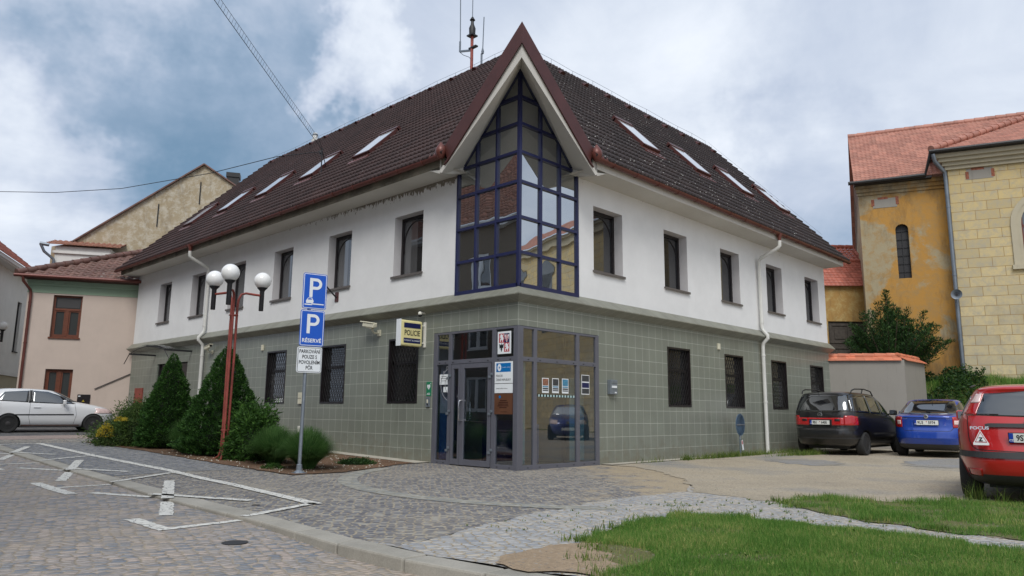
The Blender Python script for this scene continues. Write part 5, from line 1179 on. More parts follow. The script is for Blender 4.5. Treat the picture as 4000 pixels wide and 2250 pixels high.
# low raised render panel at the right with its sloping cap
w_.slab([(-1.21, 0, -.4), (.2, 0, -.4), (.2, 0, 2.50), (-.02, 0, 2.49), (-1.21, 0, 1.87)], (0, -.05, 0))
w_.build('wall', M['pink'], PH)
m = MB(); m.bar((-1.23, -.045, 1.89), (0, -.045, 2.52), .10, .035); m.build('cap_strip', M['sill'], PH)
m = MB(); m.poly([(-3.93, 0, 5.66), (.6, 0, 5.66), (.6, 0, 6.1), (-3.93, 0, 6.1)]); m.box(-3.97, .6, -.10, 0, 6.02, 6.14); m.box(-3.95, .6, -.05, 0, 5.93, 6.02); m.box(-3.945, .6, -.02, 0, 5.64, 5.68); m.build('frieze', M['green_frieze'], PH)
for i, (a, b, c, e) in enumerate(ops): window2(PH, a, b, c, e, .10, M['wood'], transom=5.02 if i == 0 else None)
m = MB()
for (a, b, c, e) in ((-2.9, -2.1, 5.1, 5.5),): m.box(a, b, .14, .146, c, e)
m.build('lace_curtain', M['glass_grey'], PH)
mp = .50
hip = [((-4.25, -.38, 0), (-1, 1, 0))]
tiled_slope('roof', PH, M['roof_pink'], (-4.25, -.38, 6.28), (1, 0, 0), (0, 1, mp), 6.4, 5.2, .30, .36, .03, .035, planes=hip)
m = MB(); m.poly([(-4.25, -.38, 6.27), (-4.25, 4.4, 6.27), (.4, 4.4, 6.27+4.65*mp), (.4, 4.27, 6.27+4.65*mp)]); m.build('roof_side', M['roof_pink'], PH)
m = MB(); caps(m, (-4.28, -.40, 6.34), (.35, 4.23, 6.34+4.63*mp), .13, .38); m.build('hip_tiles', M['roof_pink'], PH, smooth=True)
m = MB(); m.poly([(-4.2, -.36, 6.2), (.6, -.36, 6.2), (.6, 0, 6.12), (-3.95, 0, 6.12)]); m.build('eaves', M['brown_metal'], PH)
m = MB(); m.tube([(-4.35, -.44, 6.24), (.5, -.44, 6.24)], .07, 10); m.tube([(-4.05, -.44, 6.22), (-4.02, -.40, 6.02), (-3.83, -.08, 5.72), (-3.80, -.07, 5.55), (-3.80, -.07, 0)], .052, 10)
for z in (5.2, 3.6, 1.6): m.tube([(-3.80, -.07, z), (-3.80, -.07, z+.05)], .062, 10)
m.build('gutter', M['gutter'], PH, smooth=True)
m = MB(); m.box(-1.81, -1.36, -.04, 0, 1.2, 1.67); eb = m.build('electricity_box', M['dark_frame'], PH, bevel=.005)
m = MB(); m.poly([(-1.64, -.043, 1.38), (-1.54, -.043, 1.38), (-1.59, -.043, 1.47)]); m.build('warning_triangle', M['yellow_fl'], eb, recalc=False); m = MB(); m.box(-1.78, -1.70, -.043, -.04, 1.58, 1.62); m.build('box_label', M['sign_white'], eb)

# big gable house behind it
GH = thing('gable_house', 'tall old house with weathered khaki gable wall and a blackened chimney', 'house', (3.5, 30.8, 0), R(-30))
k_ = .85; zz_f = lambda z: 1.12+k_*(z-1.12)
ap = (2.43*1, zz_f(16.95)); 
w_ = MB(); w_.poly([(-4.6, 0, 0), (6.2, 0, 0), (6.2, 0, zz_f(14.2)), (2.43, 0, zz_f(16.95)), (-3.6, 0, zz_f(11.2)), (-4.6, 0, zz_f(10.9))]); w_.build('gable_wall', M['gable_wall'], GH)
m = MB(); m.bar((-3.75, .0, zz_f(11.15)), (2.43, 0, zz_f(17.0)), .35, .07); m.bar((2.43, 0, zz_f(17.0)), (6.3, 0, zz_f(14.15)), .35, .07)
m.poly([(-3.75, 0, zz_f(11.15)), (2.43, 0, zz_f(17.0)), (2.43, 9, zz_f(17.0)), (-3.75, 9, zz_f(11.15))]); m.poly([(2.43, 0, zz_f(17.0)), (6.3, 0, zz_f(14.15)), (6.3, 9, zz_f(14.15)), (2.43, 9, zz_f(17.0))]); m.build('roof', M['roof_pink'], GH)
m = MB(); m.box(3.60, 4.22, .6, 1.2, zz_f(12.5), zz_f(15.7)); ch = m.build('chimney', M['concrete'], GH)
m = MB(); m.box(3.54, 4.28, .54, 1.26, zz_f(16.55), zz_f(16.85)); m.box(3.59, 4.23, .59, 1.21, zz_f(15.7), zz_f(16.55)); m.build('sooty_top', M['black'], ch)
m = MB(); m.tube([(.30, -.03, zz_f(12.6)), (.30, -.03, zz_f(14.1))], .03, 5); m.build('wall_tie', M['iron'], GH); m = MB(); m.tube([(2.33, -.03, zz_f(14.3)), (2.33, -.03, zz_f(15.8))], .03, 5); m.build('wall_tie', M['iron'], GH)
w_ = MB(); w_.box(-4.15, -1.6, -.9, 0, 3, zz_f(10.75)); w_.box(-4.25, -1.6, -1.0, 0, zz_f(10.3), zz_f(10.45)); w_.build('side_wing_wall', M['old_white'], GH)
tiled_slope('side_wing_roof', GH, M['roof_old'], (-4.5, -1.15, zz_f(10.80)), (1, 0, 0), (0, 1, .32), 3.4, 1.5, .26, .3, .04, .05)
m = MB(); m.tube([(-4.75, -1.3, zz_f(10.75)), (-4.35, -1.25, zz_f(10.7))], .09, 8); m.tube([(-4.7, -1.3, zz_f(10.7)), (-4.55, -1.2, zz_f(10.3)), (-4.15, -1.0, zz_f(9.9)), (-4.1, -1.0, zz_f(9.0))], .07, 8); m.build('gutter', M['zinc'], GH, smooth=True)

# white house at the left edge
WH = thing('white_house', 'dirty white house with red tile roof cut by the left edge', 'house', (-1.24, 32.1, 0), R(64))
w_ = MB(); ops = [(-2.55, -1.85, 3.7, 6.0), (-1.1, -.45, 3.2, 5.4)]
facade(w_, -9, 1.2, 2.6, 7.2, ops); w_.box(-9, 1.3, -.07, 0, 2.55, 2.72); w_.build('wall', M['old_white'], WH)
w_ = MB(); facade(w_, -9, 1.2, -.5, 2.56, [(-1.9, -.35, .2, 2.0)]); w_.build('lower_wall', M['cream'], WH)
for a, b, c, e in ops: window2(WH, a, b, c, e, .1, M['dark_frame'], sill=True)
m = MB(); m.box(-1.9, -.35, .12, .16, .2, 2.0); m.box(-1.97, -1.88, -.02, .1, .2, 2.07); m.box(-.37, -.28, -.02, .1, .2, 2.07); m.build('doorway', M['patch_wall'], WH)
m = MB(); m.box(-1.9, -.35, .10, .14, .2, .75); m.build('brick_stack', M['brick'], WH)
m = MB(); m.box(-9, 1.3, -.45, 0, 7.15, 7.25); m.box(-9, 1.3, -.5, -.42, 7.2, 7.36); m.build('eaves', M['old_white'], WH)
tiled_slope('roof', WH, M['roof_red2'], (-9, -.55, 7.36), (1, 0, 0), (0, 1, .8), 10.4, 5, .26, .34, .03, .03)

# house across the street (seen mirrored in the corner glazing)
OH = thing('grey_house', 'grey rendered house with white windows across the street, outside the picture', 'house', (-15, 10, 0), R(90))
w_ = MB(); ops = [(x, x+1.5, z, z+1.7) for x in (-12, -8.5, -5, -1.2, 2.6, 6.4, 10.2, 14) for z in (1.2, 4.3, 7.4)]
facade(w_, -16, 17, -.5, 10.7, ops, 0, .12); w_.build('wall', M['gray_house'], OH)
for a, b, c, e in ops:
    if a > -6: window2(OH, a, b, c, e, .04, M['sign_white'], gl='glass_house')
m = MB(); m.box(-16, 17, -.45, 0, 10.6, 10.8); m.tube([(-16, -.5, 10.8), (17, -.5, 10.8)], .09, 8); m.build('eaves', M['sign_white'], OH)
tiled_slope('roof', OH, M['roof_old'], (-16, -.5, 10.85), (1, 0, 0), (0, 1, 1.0), 33, 6.5, .3, .38, .04, .05)
OH2 = thing('cream_house', 'taller cream house with red roof behind the grey one, outside the picture', 'house', (-21, 22, 0), R(90))
w_ = MB(); w_.box(-6, 12, 0, 9, 0, 15.5); w_.build('wall', M['cream'], OH2)
tiled_slope('roof', OH2, M['roof_old'], (-6.4, -.5, 15.5), (1, 0, 0), (0, 1, .9), 18.8, 6.5, .3, .38, .04, .05)

# church: local +x along the facade to the right, +y inwards
CH = thing('yellow_church', 'old church with yellow ashlar facade, ochre side part and salmon tiled roof', 'church', (23.6, -2.65, 0), R(-70))
aw = [3.35, 8.4, 13.4, 18.4]
w_ = MB(); facade(w_, 0, 24, 2.2, 11.75, [(c-.95, c+.95, 7.3, 8.9) for c in aw]+[(c-.9, c+.9, 2.2, 4.6) for c in aw[1:]])
def arch_fill(mb, c, r_, zc, ztop, y=0):   # wall between a square head and the arch
    n = 12; pts = [(c-r_*math.cos(R(180*k/n)), y, zc+r_*math.sin(R(180*k/n))) for k in range(n+1)]
    for p, q in zip(pts, pts[1:]): mb.poly([p, q, (q[0], y, ztop), (p[0], y, ztop)])
    return pts
w2 = MB(); facade(w2, 0, 24, 2.2, 11.75, [(c-.95, c+.95, 7.3, 9.85) for c in aw]+[(c-.9, c+.9, 2.2, 5.5) for c in aw[1:]])
for c in aw: arch_fill(w2, c, .95, 8.9, 9.85)
for c in aw[1:]: arch_fill(w2, c, .9, 4.6, 5.5)
w2.poly([(0, 0, 2.2), (0, 14, 2.2), (0, 14, 11.75), (0, 0, 11.75)]); w2.build('ashlar_wall', M['church'], CH)
for c in aw:
    m = MB()
    for r0, r1, y in ((.95, 1.12, -.04), (1.12, 1.32, -.07)):
        n = 14; a_ = [(c-r0*math.cos(R(180*k/n)), 8.9+r0*math.sin(R(180*k/n))) for k in range(n+1)]; b_ = [(c-r1*math.cos(R(180*k/n)), 8.9+r1*math.sin(R(180*k/n))) for k in range(n+1)]
        for k in range(n): m.slab([(a_[k][0], y, a_[k][1]), (a_[k+1][0], y, a_[k+1][1]), (b_[k+1][0], y, b_[k+1][1]), (b_[k][0], y, b_[k][1])], (0, -y, 0))
        m.box(c-r1, c-r0, y, 0, 7.2, 8.9); m.box(c+r0, c+r1, y, 0, 7.2, 8.9)
    m.box(c-1.4, c+1.4, -.14, 0, 7.02, 7.2)
    m.build('window_surround', M['cream'], CH)
for c in aw:
    g = MB(); g.box(c-.96, c+.96, .25, .30, 7.25, 9.9); go = g.build('arched_window', M['glass_house'], CH)
    b_ = MB(); b_.box(c-.04, c+.04, .2, .26, 7.3, 9.85); b_.box(c-.95, c+.95, .2, .26, 8.8, 8.9); b_.box(c-.95, c-.85, .2, .26, 7.3, 9.3); b_.box(c-.95, c-.02, .22, .24, 7.3, 8.5); b_.build('window_bars', M['gutter'], go)
for c in aw[1:]:
    g = MB(); g.box(c-.92, c+.92, .35, .4, 2.1, 5.5); g.build('arched_door', M['dark_wood'], CH)
m = MB()
for y0, z0, z1 in ((-.10, 11.45, 11.6), (-.20, 11.6, 11.75), (-.34, 11.75, 11.9), (-.46, 11.9, 12.1)): m.box(y0, 24, y0, 0.3, z0, z1)
m.build('cornice', M['cream'], CH)
m = MB(); m.box(-.06, 24, -.10, 0, 1.2, 2.62); m.build('plinth', M['rubble'], CH)
m = MB(); m.box(.68, 1.62, -.012, 0, 10.95, 11.42); m.build('cement_patch', M['concrete'], CH)
for q_ in ((.86, 1.32, 11.34, 11.47), (.64, .76, 10.98, 11.3), (1.56, 1.68, 11.0, 11.34)): m = MB(); m.box(q_[0], q_[1], -.016, 0, q_[2], q_[3]); m.build('bare_brick', M['brick'], CH)
# ochre side part, set back a little
ys = .45
w_ = MB(); facade(w_, -3.46, 0.02, 2.0, 11.25, [(-2.10, -1.60, 7.0, 9.15)], ys, .25); arch_fill(w_, -1.85, .25, 9.15, 9.40, ys)
w_ = MB(); facade(w_, -3.46, 0.02, 2.0, 11.25, [(-2.10, -1.60, 7.0, 9.40)], ys, .25); arch_fill(w_, -1.85, .25, 9.15, 9.40, ys); w_.poly([(-3.46, ys, 2), (-3.46, 12, 2), (-3.46, 12, 9), (-3.46, 4.4, 14.9), (-3.46, ys, 11.2)]); w_.build('side_wall', M['ochre'], CH)
m = MB(); m.box(-3.50, 0, ys-.06, ys, 10.82, 10.95); m.box(-3.54, 0, ys-.13, ys, 10.95, 11.12); m.box(-3.58, 0, ys-.22, ys, 11.12, 11.3); m.build('side_cornice', M['ochre'], CH)
g = MB(); g.box(-2.15, -1.55, ys+.22, ys+.26, 6.95, 9.45); go = g.build('slit_window', M['black'], CH)
b_ = MB(); b_.box(-1.86, -1.84, ys+.17, ys+.19, 7, 9.4)
for k in range(6): b_.box(-2.1, -1.6, ys+.17, ys+.19, 7.3+k*.36, 7.32+k*.36)
b_.build('window_bars', M['iron'], go)
m = MB(); m.box(-2.9, -1.95, ys-.014, ys, 10.2, 10.62); m.build('cement_patch', M['concrete'], CH)
for q_ in ((-2.96, -2.84, 10.3, 10.6), (-2.0, -1.88, 10.3, 10.66), (-2.7, -2.3, 10.58, 10.68)): m = MB(); m.box(q_[0], q_[1], ys-.017, ys, q_[2], q_[3]); m.build('bare_brick', M['brick'], CH)
# roofs
tiled_slope('side_roof', CH, M['roof_red'], (-3.62, ys-.5, 11.33), (1, 0, 0), (0, 1, .836), 30, 5.8, .18, .20, .010, .022, planes=[((-.5, -.5, 0), (1, -1, 0))])
mh = .55
tiled_slope('main_roof', CH, M['roof_red'], (-.55, -.55, 12.2), (1, 0, 0), (0, 1, mh), 26, 6.4, .18, .20, .010, .022, planes=[((-.55, -.55, 0), (-1, 1, 0))])
m = MB(); m.poly([(-.55, -.55, 12.2), (-.55, 9.6, 12.2), (4.5, 4.5, 12.2+5.05*mh)]); m.build('hip_slope', M['roof_red'], CH)
m = MB(); caps(m, (-.6, -.6, 12.28), (4.1, 4.1, 12.28+4.7*mh), .14, .42); m.build('hip_tiles', M['roof_red'], CH, smooth=True)
m = MB(); caps(m, (-3.62, 4.4, 15.05), (26, 4.4, 15.05), .13, .42); m.build('ridge_tiles', M['roof_red'], CH, smooth=True)
m = MB(); m.poly([(-3.62, 4.4, 15.03), (26, 4.4, 15.03), (26, 12, 9), (-3.62, 12, 9)]); m.poly([(-3.46, ys, 11.2), (-3.46, 4.4, 14.95), (-3.46, 12, 9)]); m.build('rear_slope', M['roof_red'], CH)
m = MB(); m.tube([(-3.85, ys-.55, 11.30), (-.85, ys-.55, 11.33), (-.62, -.62, 12.12)], .085, 8); m.tube([(-.70, -.66, 12.16), (26, -.66, 12.16)], .085, 8); m.box(-.6, 26, -.6, -.4, 12.08, 12.16); m.box(-3.62, -.6, ys-.5, ys, 11.22, 11.30); m.build('gutter', M['black'], CH, smooth=True)
m = MB(); m.tube([(-.55, -.6, 12.05), (-.5, -.55, 11.75), (-.12, -.12, 11.35), (-.10, -.10, 11.0), (-.10, -.10, 2.35)], .085, 10)
for z in (9.8, 6.9, 4.2): m.tube([(-.10, -.10, z), (-.10, -.10, z+.08)], .10, 10)
m.build('downpipe', M['zinc'], CH, smooth=True)
# taller nave further right (outside the picture, seen mirrored in the corner glazing)
w_ = MB(); w_.box(11, 44, -4.2, 8, 0, 12.4); w_.build('nave_wall', M['church'], CH)
for c in (14, 19, 24, 29, 34, 39):
    g = MB(); g.box(c-1, c+1, -4.24, -4.2, 6.5, 10.5); g.lathe([(1.0, -4.24), (1.0, -4.2)], 20, (c, 0, 10.5), 'y'); g.build('nave_window', M['glass_house'], CH)
m = MB(); m.box(10.9, 44, -4.4, 8, 11.9, 12.3); m.box(10.8, 44, -4.6, 8, 12.3, 12.5); m.build('nave_cornice', M['cream'], CH)
tiled_slope('nave_roof', CH, M['roof_red'], (10.6, -4.8, 12.5), (1, 0, 0), (0, 1, .58), 34, 5.6, .18, .22, .010, .022)
m = MB(); m.poly([(10.6, -4.8, 12.5), (10.6, 5, 12.5), (10.6, .1, 15.3)]); m.build('nave_gable', M['church'], CH)
# loudspeaker on the downpipe
t = thing('loudspeaker', 'round grey horn loudspeaker beside the church downpipe', 'loudspeaker', Matrix.Rotation(R(-70), 4, 'Z') @ Vector((-.10, -.2, 6.06))+Vector((23.6, -2.65, 0)), R(-78))
m = MB(); m.lathe([(.05, .0), (.07, -.12), (.20, -.30), (.205, -.32), (.19, -.31), (.06, -.16), (.02, -.16)], 20, (0, 0, 0), 'y'); m.build('horn', M['galv'], t, smooth=True); m = MB(); m.lathe([(.05, -.20), (.045, -.16)], 12, (0, 0, 0), 'y'); m.build('driver', M['black'], t)

# low red-roofed outbuilding with a gate
OB = thing('outbuilding', 'low outbuilding with red tile roofs and a dark gate behind the police station', 'outbuilding', (23.34, 2.67, 0), R(-46))
w_ = MB(); facade(w_, -3.0, 3.0, 2.0, 7.05, [(.05, 2.2, 2.0, 5.40)], 0, .2); w_.build('wall', M['patch_wall'], OB)
tiled_slope('lower_roof', OB, M['roof_red2'], (-3.2, -.2, 7.02), (1, 0, 0), (0, 1, .95), 6.4, 2.2, .2, .22, .006, .022)
m = MB(); caps(m, (-3.2, 1.35, 8.52), (3.2, 1.35, 8.52), .09, .36); m.build('ridge_tiles', M['roof_red2'], OB, smooth=True)
tiled_slope('upper_roof', OB, M['roof_red2'], (-3.2, 2.6, 8.72), (1, 0, 0), (0, 1, .9), 6.4, 1.5, .22, .22, .03, .03)
m = MB(); m.box(-3.2, 3.2, 2.7, 2.8, 6, 8.8); m.build('upper_wall', M['old_white'], OB); m = MB(); caps(m, (-3.2, 3.72, 9.76), (3.2, 3.72, 9.76), .10, .36); m.build('ridge_tiles', M['roof_red2'], OB, smooth=True)
g = MB(); g.box(.05, 2.2, .08, .13, 2.0, 5.4)
for x0, x1 in ((.12, 1.04), (1.14, 2.1)):
    for z0, z1 in ((2.2, 3.15), (3.25, 4.25), (4.4, 5.3)):
        frame_boxes(g, x0, x1, z0, z1, .045, .10, .04); g.box(x0+.22, x1-.22, .05, .09, z0+.2, z1-.2)
g.box(1.04, 1.14, .02, .09, 2.0, 5.4); g.build('gate', M['dark_wood'], OB)

# retaining wall with tile coping
LW = thing('garden_wall', 'grey rendered wall with orange tile coping at the far end of the yard', 'wall', (16.25, 0, 0), R(-59))
L = 2.47; n2 = Vector((math.cos(R(59)), math.sin(R(59)), 0))     # world +x in local frame
w_ = MB(); w_.slab([(0, 0, -.2), (L, 0, -.2), (L+2.4*n2.x, 2.4*n2.y, -.2), (L+2.4*n2.x-.25, 2.4*n2.y+.3, -.2), (L-.25, .4, -.2), (0, .4, -.2)], (0, 0, 3.3)); w_.build('wall', M['concrete'], LW)
c_ = MB()
def coping(a, b, nrm):
    a, b, nrm = Vector(a), Vector(b), Vector(nrm).normalized(); d = b-a; k = int(d.length/.22)
    for i in range(k):
        p, q = a+d*(i/k), a+d*((i+1)/k+.004)
        c_.slab([p-nrm*.10+Vector((0, 0, 3.07)), q-nrm*.10+Vector((0, 0, 3.07)), q+nrm*.22+Vector((0, 0, 3.25)), p+nrm*.22+Vector((0, 0, 3.25))], (0, 0, .022+.008*(i % 2)))
    caps(c_, a+nrm*.22+Vector((0, 0, 3.27)), b+nrm*.22+Vector((0, 0, 3.27)), .085, .36)
coping((-.05, 0, 0), (L-.1, 0, 0), (0, 1, 0)); coping((L, 0, 0), (L+2.4*n2.x, 2.4*n2.y, 0), (-n2.y, n2.x, 0))
c_.build('coping', M['coping'], LW)

# grass bank below the church
def bank():
    vs = []; fs = []; ns, nq = 90, 34; e = Vector((math.cos(R(-70)), math.sin(R(-70)))); nn = Vector((-e.y*-1, e.x*-1)); nn = Vector((math.cos(R(200)), math.sin(R(200))))
    for i in range(ns+1):
        s = -12+34*i/ns
        for j in range(nq+1):
            q = -1.5+7.0*j/nq; p = Vector((23.6, -2.65))+e*s+nn*q
            k = min(1, max(0, (4.6-q)/3.2)); k = k*k*(3-2*k); z = 2.45*k+.12*mnoise.noise(Vector((p.x, p.y, 0)))*min(1, k*4)-.03*(1-k)
            vs.append((p.x, p.y, z))
    for i in range(ns):
        for j in range(nq): a = i*(nq+1)+j; fs.append((a, a+1, a+nq+2, a+nq+1))
    o = np_obj('grass_bank', vs, fs, M['grass_base'], smooth=True); tag(o, kind='structure'); return np.array(vs)
BV = bank()
# ------------------------------------------------------------------ vegetation
def quads(C_, A_, B_):     # leaf quads (diamonds) from centres and half axes
    n = len(C_); V = np.empty((n, 4, 3)); V[:, 0] = C_-A_; V[:, 1] = C_-B_*.5+A_*.1; V[:, 2] = C_+A_; V[:, 3] = C_+B_*.5+A_*.1
    return V.reshape(-1, 3), np.arange(n*4).reshape(n, 4)
def unit(v): return v/np.maximum(1e-9, np.linalg.norm(v, axis=1, keepdims=True))
def nse(p, s, o=0): return np.array([mnoise.noise(Vector(((q[0]*s+o), q[1]*s, q[2]*s))) for q in p])
def spruce(label, loc, H, R0, n, seed, mat_='spruce', group=None):
    rng = np.random.default_rng(seed); t = thing('spruce', label, 'conifer', loc, 0, group)
    h = 1-np.sqrt(rng.random(n)*.985); a = rng.random(n)*2*np.pi
    rad = R0*(np.minimum(1, (1-h)**.72*1.0)); rad *= np.where(h < .12, .82+1.5*h, 1.0)
    d = np.stack([np.cos(a), np.sin(a), h*H/R0*1.2], 1); lump = nse(d, 2.6, seed)*.22+nse(d, 6.0, seed)*.27+nse(d, 15., seed+3)*.12
    rr_ = rad*(1+lump); dep = rng.random(n)**2*.12
    P = np.stack([rr_*(1-dep)*np.cos(a), rr_*(1-dep)*np.sin(a), h*H+.04+.03*lump], 1)
    out = np.stack([np.cos(a), np.sin(a), np.full(n, .55)], 1)+rng.normal(0, .45, (n, 3)); A_ = unit(out)*rng.uniform(.022, .045, (n, 1)); B_ = unit(np.cross(A_, rng.normal(0, 1, (n, 3))))*rng.uniform(.014, .026, (n, 1))
    V, F = quads(P, A_, B_); np_obj('crown', V, F, M[mat_], t)
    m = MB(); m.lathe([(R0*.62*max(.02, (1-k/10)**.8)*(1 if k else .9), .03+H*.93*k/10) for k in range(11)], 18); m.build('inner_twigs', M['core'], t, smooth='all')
    m = MB(); m.tube([(0, 0, -.05), (0, 0, .3)], .05, 8); m.build('trunk', M['bark'], t); return t
spruce('dense conical dwarf spruce, left one of the pair', (-3.15, 9.2, gz(9.2)), 2.36, .76, 36000, 3, group='dwarf spruces in the planting bed')
spruce('dense conical dwarf spruce right behind the red lamp post', (-2.92, 6.63, gz(6.6)), 2.50, .95, 46000, 4, group='dwarf spruces in the planting bed')
def shrub(name, label, cat, loc, rx, ry, rz_, n, leaf, mat_, seed, spiky=.0, core=True, asp=.5, group=None, base=0.0):
    rng = np.random.default_rng(seed); t = thing(name, label, cat, loc, 0, group)
    d = unit(rng.normal(0, 1, (n, 3))); d[:, 2] = np.abs(d[:, 2])*1.0
    lump = nse(d, 2.2, seed)*.35+nse(d, 5.5, seed+9)*.22; r_ = (1+lump)*(1-rng.random(n)**2*.35)+spiky*(rng.random(n)**6)
    P = d*np.array([rx, ry, rz_])*r_[:, None]+np.array([0, 0, base])
    A_ = unit(d*[1, 1, .8]+rng.normal(0, .55, (n, 3)))*rng.uniform(.6, 1.3, (n, 1))*leaf; B_ = unit(np.cross(A_, rng.normal(0, 1, (n, 3))))*np.linalg.norm(A_, axis=1, keepdims=True)*asp
    V, F = quads(P, A_, B_); np_obj('foliage', V, F, M[mat_], t)
    if core:
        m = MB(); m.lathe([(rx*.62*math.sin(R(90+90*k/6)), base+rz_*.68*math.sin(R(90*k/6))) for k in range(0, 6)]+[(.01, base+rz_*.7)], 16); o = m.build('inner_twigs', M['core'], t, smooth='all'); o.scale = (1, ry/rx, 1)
    return t
shrub('juniper', 'sprawling olive green juniper at the far left end of the planting bed', 'shrub', (-3.25, 10.75, gz(10.4)), .95, 1.5, .98, 26000, .040, 'juniper', 11, .35)
t = shrub('yellow_shrub', 'small shrub with bright yellow leaves in front of the juniper', 'shrub', (-4.22, 10.35, gz(9.8)+.25), .20, .22, .30, 1100, .028, 'yellow_fl', 12, .2, True)
t = shrub('yellow_shrub', 'little sprig of yellow leaves above the juniper front', 'shrub', (-4.0, 10.0, gz(9.2)+.66), .15, .16, .10, 260, .028, 'yellow_fl', 13, .2, False)
shrub('broadleaf_shrub', 'leafy light green shrub growing round the lamp post foot', 'shrub', (-2.85, 5.25, gz(5.2)), .62, .75, 1.15, 9000, .050, 'broad', 14, .25, True, .6)
def tuft(label, loc, rr0, H, n, seed):
    rng = np.random.default_rng(seed); t = thing('grass_tuft', label, 'ornamental grass', loc, 0, 'ornamental grass clumps')
    a = rng.random(n)*2*np.pi; lean = rng.random(n)**.6; L = H*(.75+.4*rng.random(n)); b0 = np.stack([np.cos(a)*rr0*.3*rng.random(n), np.sin(a)*rr0*.3*rng.random(n), np.zeros(n)], 1)
    dirh = np.stack([np.cos(a), np.sin(a), np.zeros(n)], 1); side = np.stack([-np.sin(a), np.cos(a), np.zeros(n)], 1)*.0055
    K = 4; V = np.empty((n, K+1, 2, 3))
    for k in range(K+1):
        s = k/K; P = b0+dirh*(rr0*1.25*lean*s**1.3)[:, None]; P[:, 2] = L*(s-.62*lean**2*s**2.2)
        wv = side*(1-s*.85); V[:, k, 0] = P-wv; V[:, k, 1] = P+wv
    idx = np.arange(n*(K+1)*2).reshape(n, K+1, 2); F = np.concatenate([np.stack([idx[:, k, 0], idx[:, k, 1], idx[:, k+1, 1], idx[:, k+1, 0]], 1) for k in range(K)])
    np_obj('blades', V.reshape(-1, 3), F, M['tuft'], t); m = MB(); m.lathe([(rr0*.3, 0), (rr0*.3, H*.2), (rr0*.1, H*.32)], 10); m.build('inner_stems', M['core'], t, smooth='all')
tuft('feathery grass clump between the two spruces', (-3.30, 7.70, gz(7.7)), .38, .74, 5000, 21)
tuft('feathery grass clump right of the lamp post', (-2.98, 4.05, gz(4)), .50, .72, 8000, 22)
tuft('feathery bright grass clump at the foot of the parking sign', (-3.02, 2.72, gz(2.7)), .50, .74, 9000, 23)
shrub('low_juniper', 'flat dark low juniper alone on the mulch near the entrance', 'shrub', (-1.62, 3.12, .01), .36, .34, .13, 2600, .028, 'bush', 24, .3, True)
shrub('ground_plant', 'tiny green plant on the mulch beside the sign foot', 'plant', (-3.55, 3.05, .02), .20, .22, .10, 500, .03, 'broad', 25, .2, False)
# yew bush behind the garden wall: several upright limbs with sprays
t = thing('yew_bush', 'loose dark green bush in front of the ochre church wall', 'bush', (21.05, -.6, 1.95))
rng = np.random.default_rng(31); m = MB(); P = []; AX = []
for k in range(64):
    az = rng.random()*2*np.pi; lean = rng.random()**.7*.95; L = 4.1*(1-.42*lean)*rng.uniform(.72, 1.04); dx, dy = math.cos(az)*lean*2.3, math.sin(az)*lean*2.3
    path = [Vector((dx*s**1.2, dy*s**1.2, L*s)) for s in (0, .3, .6, .85, 1)]; m.tube(path, [.05, .04, .025, .012, .005], 5)
    for s in np.linspace(.12, 1.0, 17):
        i = min(3, int(s*4)); c = path[0]*0+Vector((dx*s**1.2, dy*s**1.2, L*s)); w_ = .16+.42*(1-s)**.8
        nb = int(58*(1.15-s*.5)); d = unit(rng.normal(0, 1, (nb, 3))); q = np.array(c)+d*[w_, w_, w_*.75]*(rng.random((nb, 1))**.6); q[:, 2] += w_*.2; P.append(q); AX.append(unit(d+[0, 0, .9]))
P = np.concatenate(P); AX = np.concatenate(AX)*rng.uniform(.04, .085, (len(P), 1)); B_ = unit(np.cross(AX, rng.normal(0, 1, P.shape)))*.035
V, F = quads(P, AX, B_); np_obj('foliage', V, F, M['bush'], t); m.build('branches', M['bark'], t, smooth=True)

# ------------------------------------------------------------------ grass
def inside(P, poly):
    x, y = P[:, 0], P[:, 1]; c = np.zeros(len(P), bool); j = len(poly)-1
    for i in range(len(poly)):
        xi, yi = poly[i]; xj, yj = poly[j]
        hit = ((yi > y) != (yj > y)) & (x < (xj-xi)*(y-yi)/(yj-yi+1e-12)+xi); c ^= hit; j = i
    return c
def cheap(P, s, o): return (np.sin(P[:, 0]*s+o)*np.cos(P[:, 1]*s*1.3-o)+np.sin(P[:, 0]*s*2.3+P[:, 1]*s*1.7+o)*.5)/1.5
def blades(name, P, zb, L, w_, seed, mat_, lean=.45, K=2):
    rng = np.random.default_rng(seed); n = len(P); a = rng.random(n)*2*np.pi; f = rng.random(n)*2*np.pi; ln = rng.random(n)**1.3*lean
    side = np.stack([np.cos(f), np.sin(f), np.zeros(n)], 1)*w_[:, None]/2; V = np.empty((n, K+1, 2, 3))
    for k in range(K+1):
        s = k/K; Q = np.stack([P[:, 0]+np.cos(a)*ln*L*s**1.6, P[:, 1]+np.sin(a)*ln*L*s**1.6, zb+L*s*(1-.25*ln*s)], 1); wv = side*(1-s*.9); V[:, k, 0] = Q-wv; V[:, k, 1] = Q+wv
    idx = np.arange(n*(K+1)*2).reshape(n, K+1, 2); F = np.concatenate([np.stack([idx[:, k, 0], idx[:, k, 1], idx[:, k+1, 1], idx[:, k+1, 0]], 1) for k in range(K)])
    return tag(np_obj(name, V.reshape(-1, 3), F, M[mat_]), kind='stuff')
rng = np.random.default_rng(41)
def scatter(poly, n, edge=.0):
    x0, x1 = min(p[0] for p in poly), max(p[0] for p in poly); y0, y1 = min(p[1] for p in poly), max(p[1] for p in poly)
    P = np.stack([rng.uniform(x0, x1, n), rng.uniform(y0, y1, n)], 1); J = P+np.stack([cheap(P, 7, 1), cheap(P, 6, 2)], 1)*edge; return P[inside(J, poly)]
LAWN_NEAR = [p for p in LAWN if p[1] > -10.5]+[(-5.6, -10)]
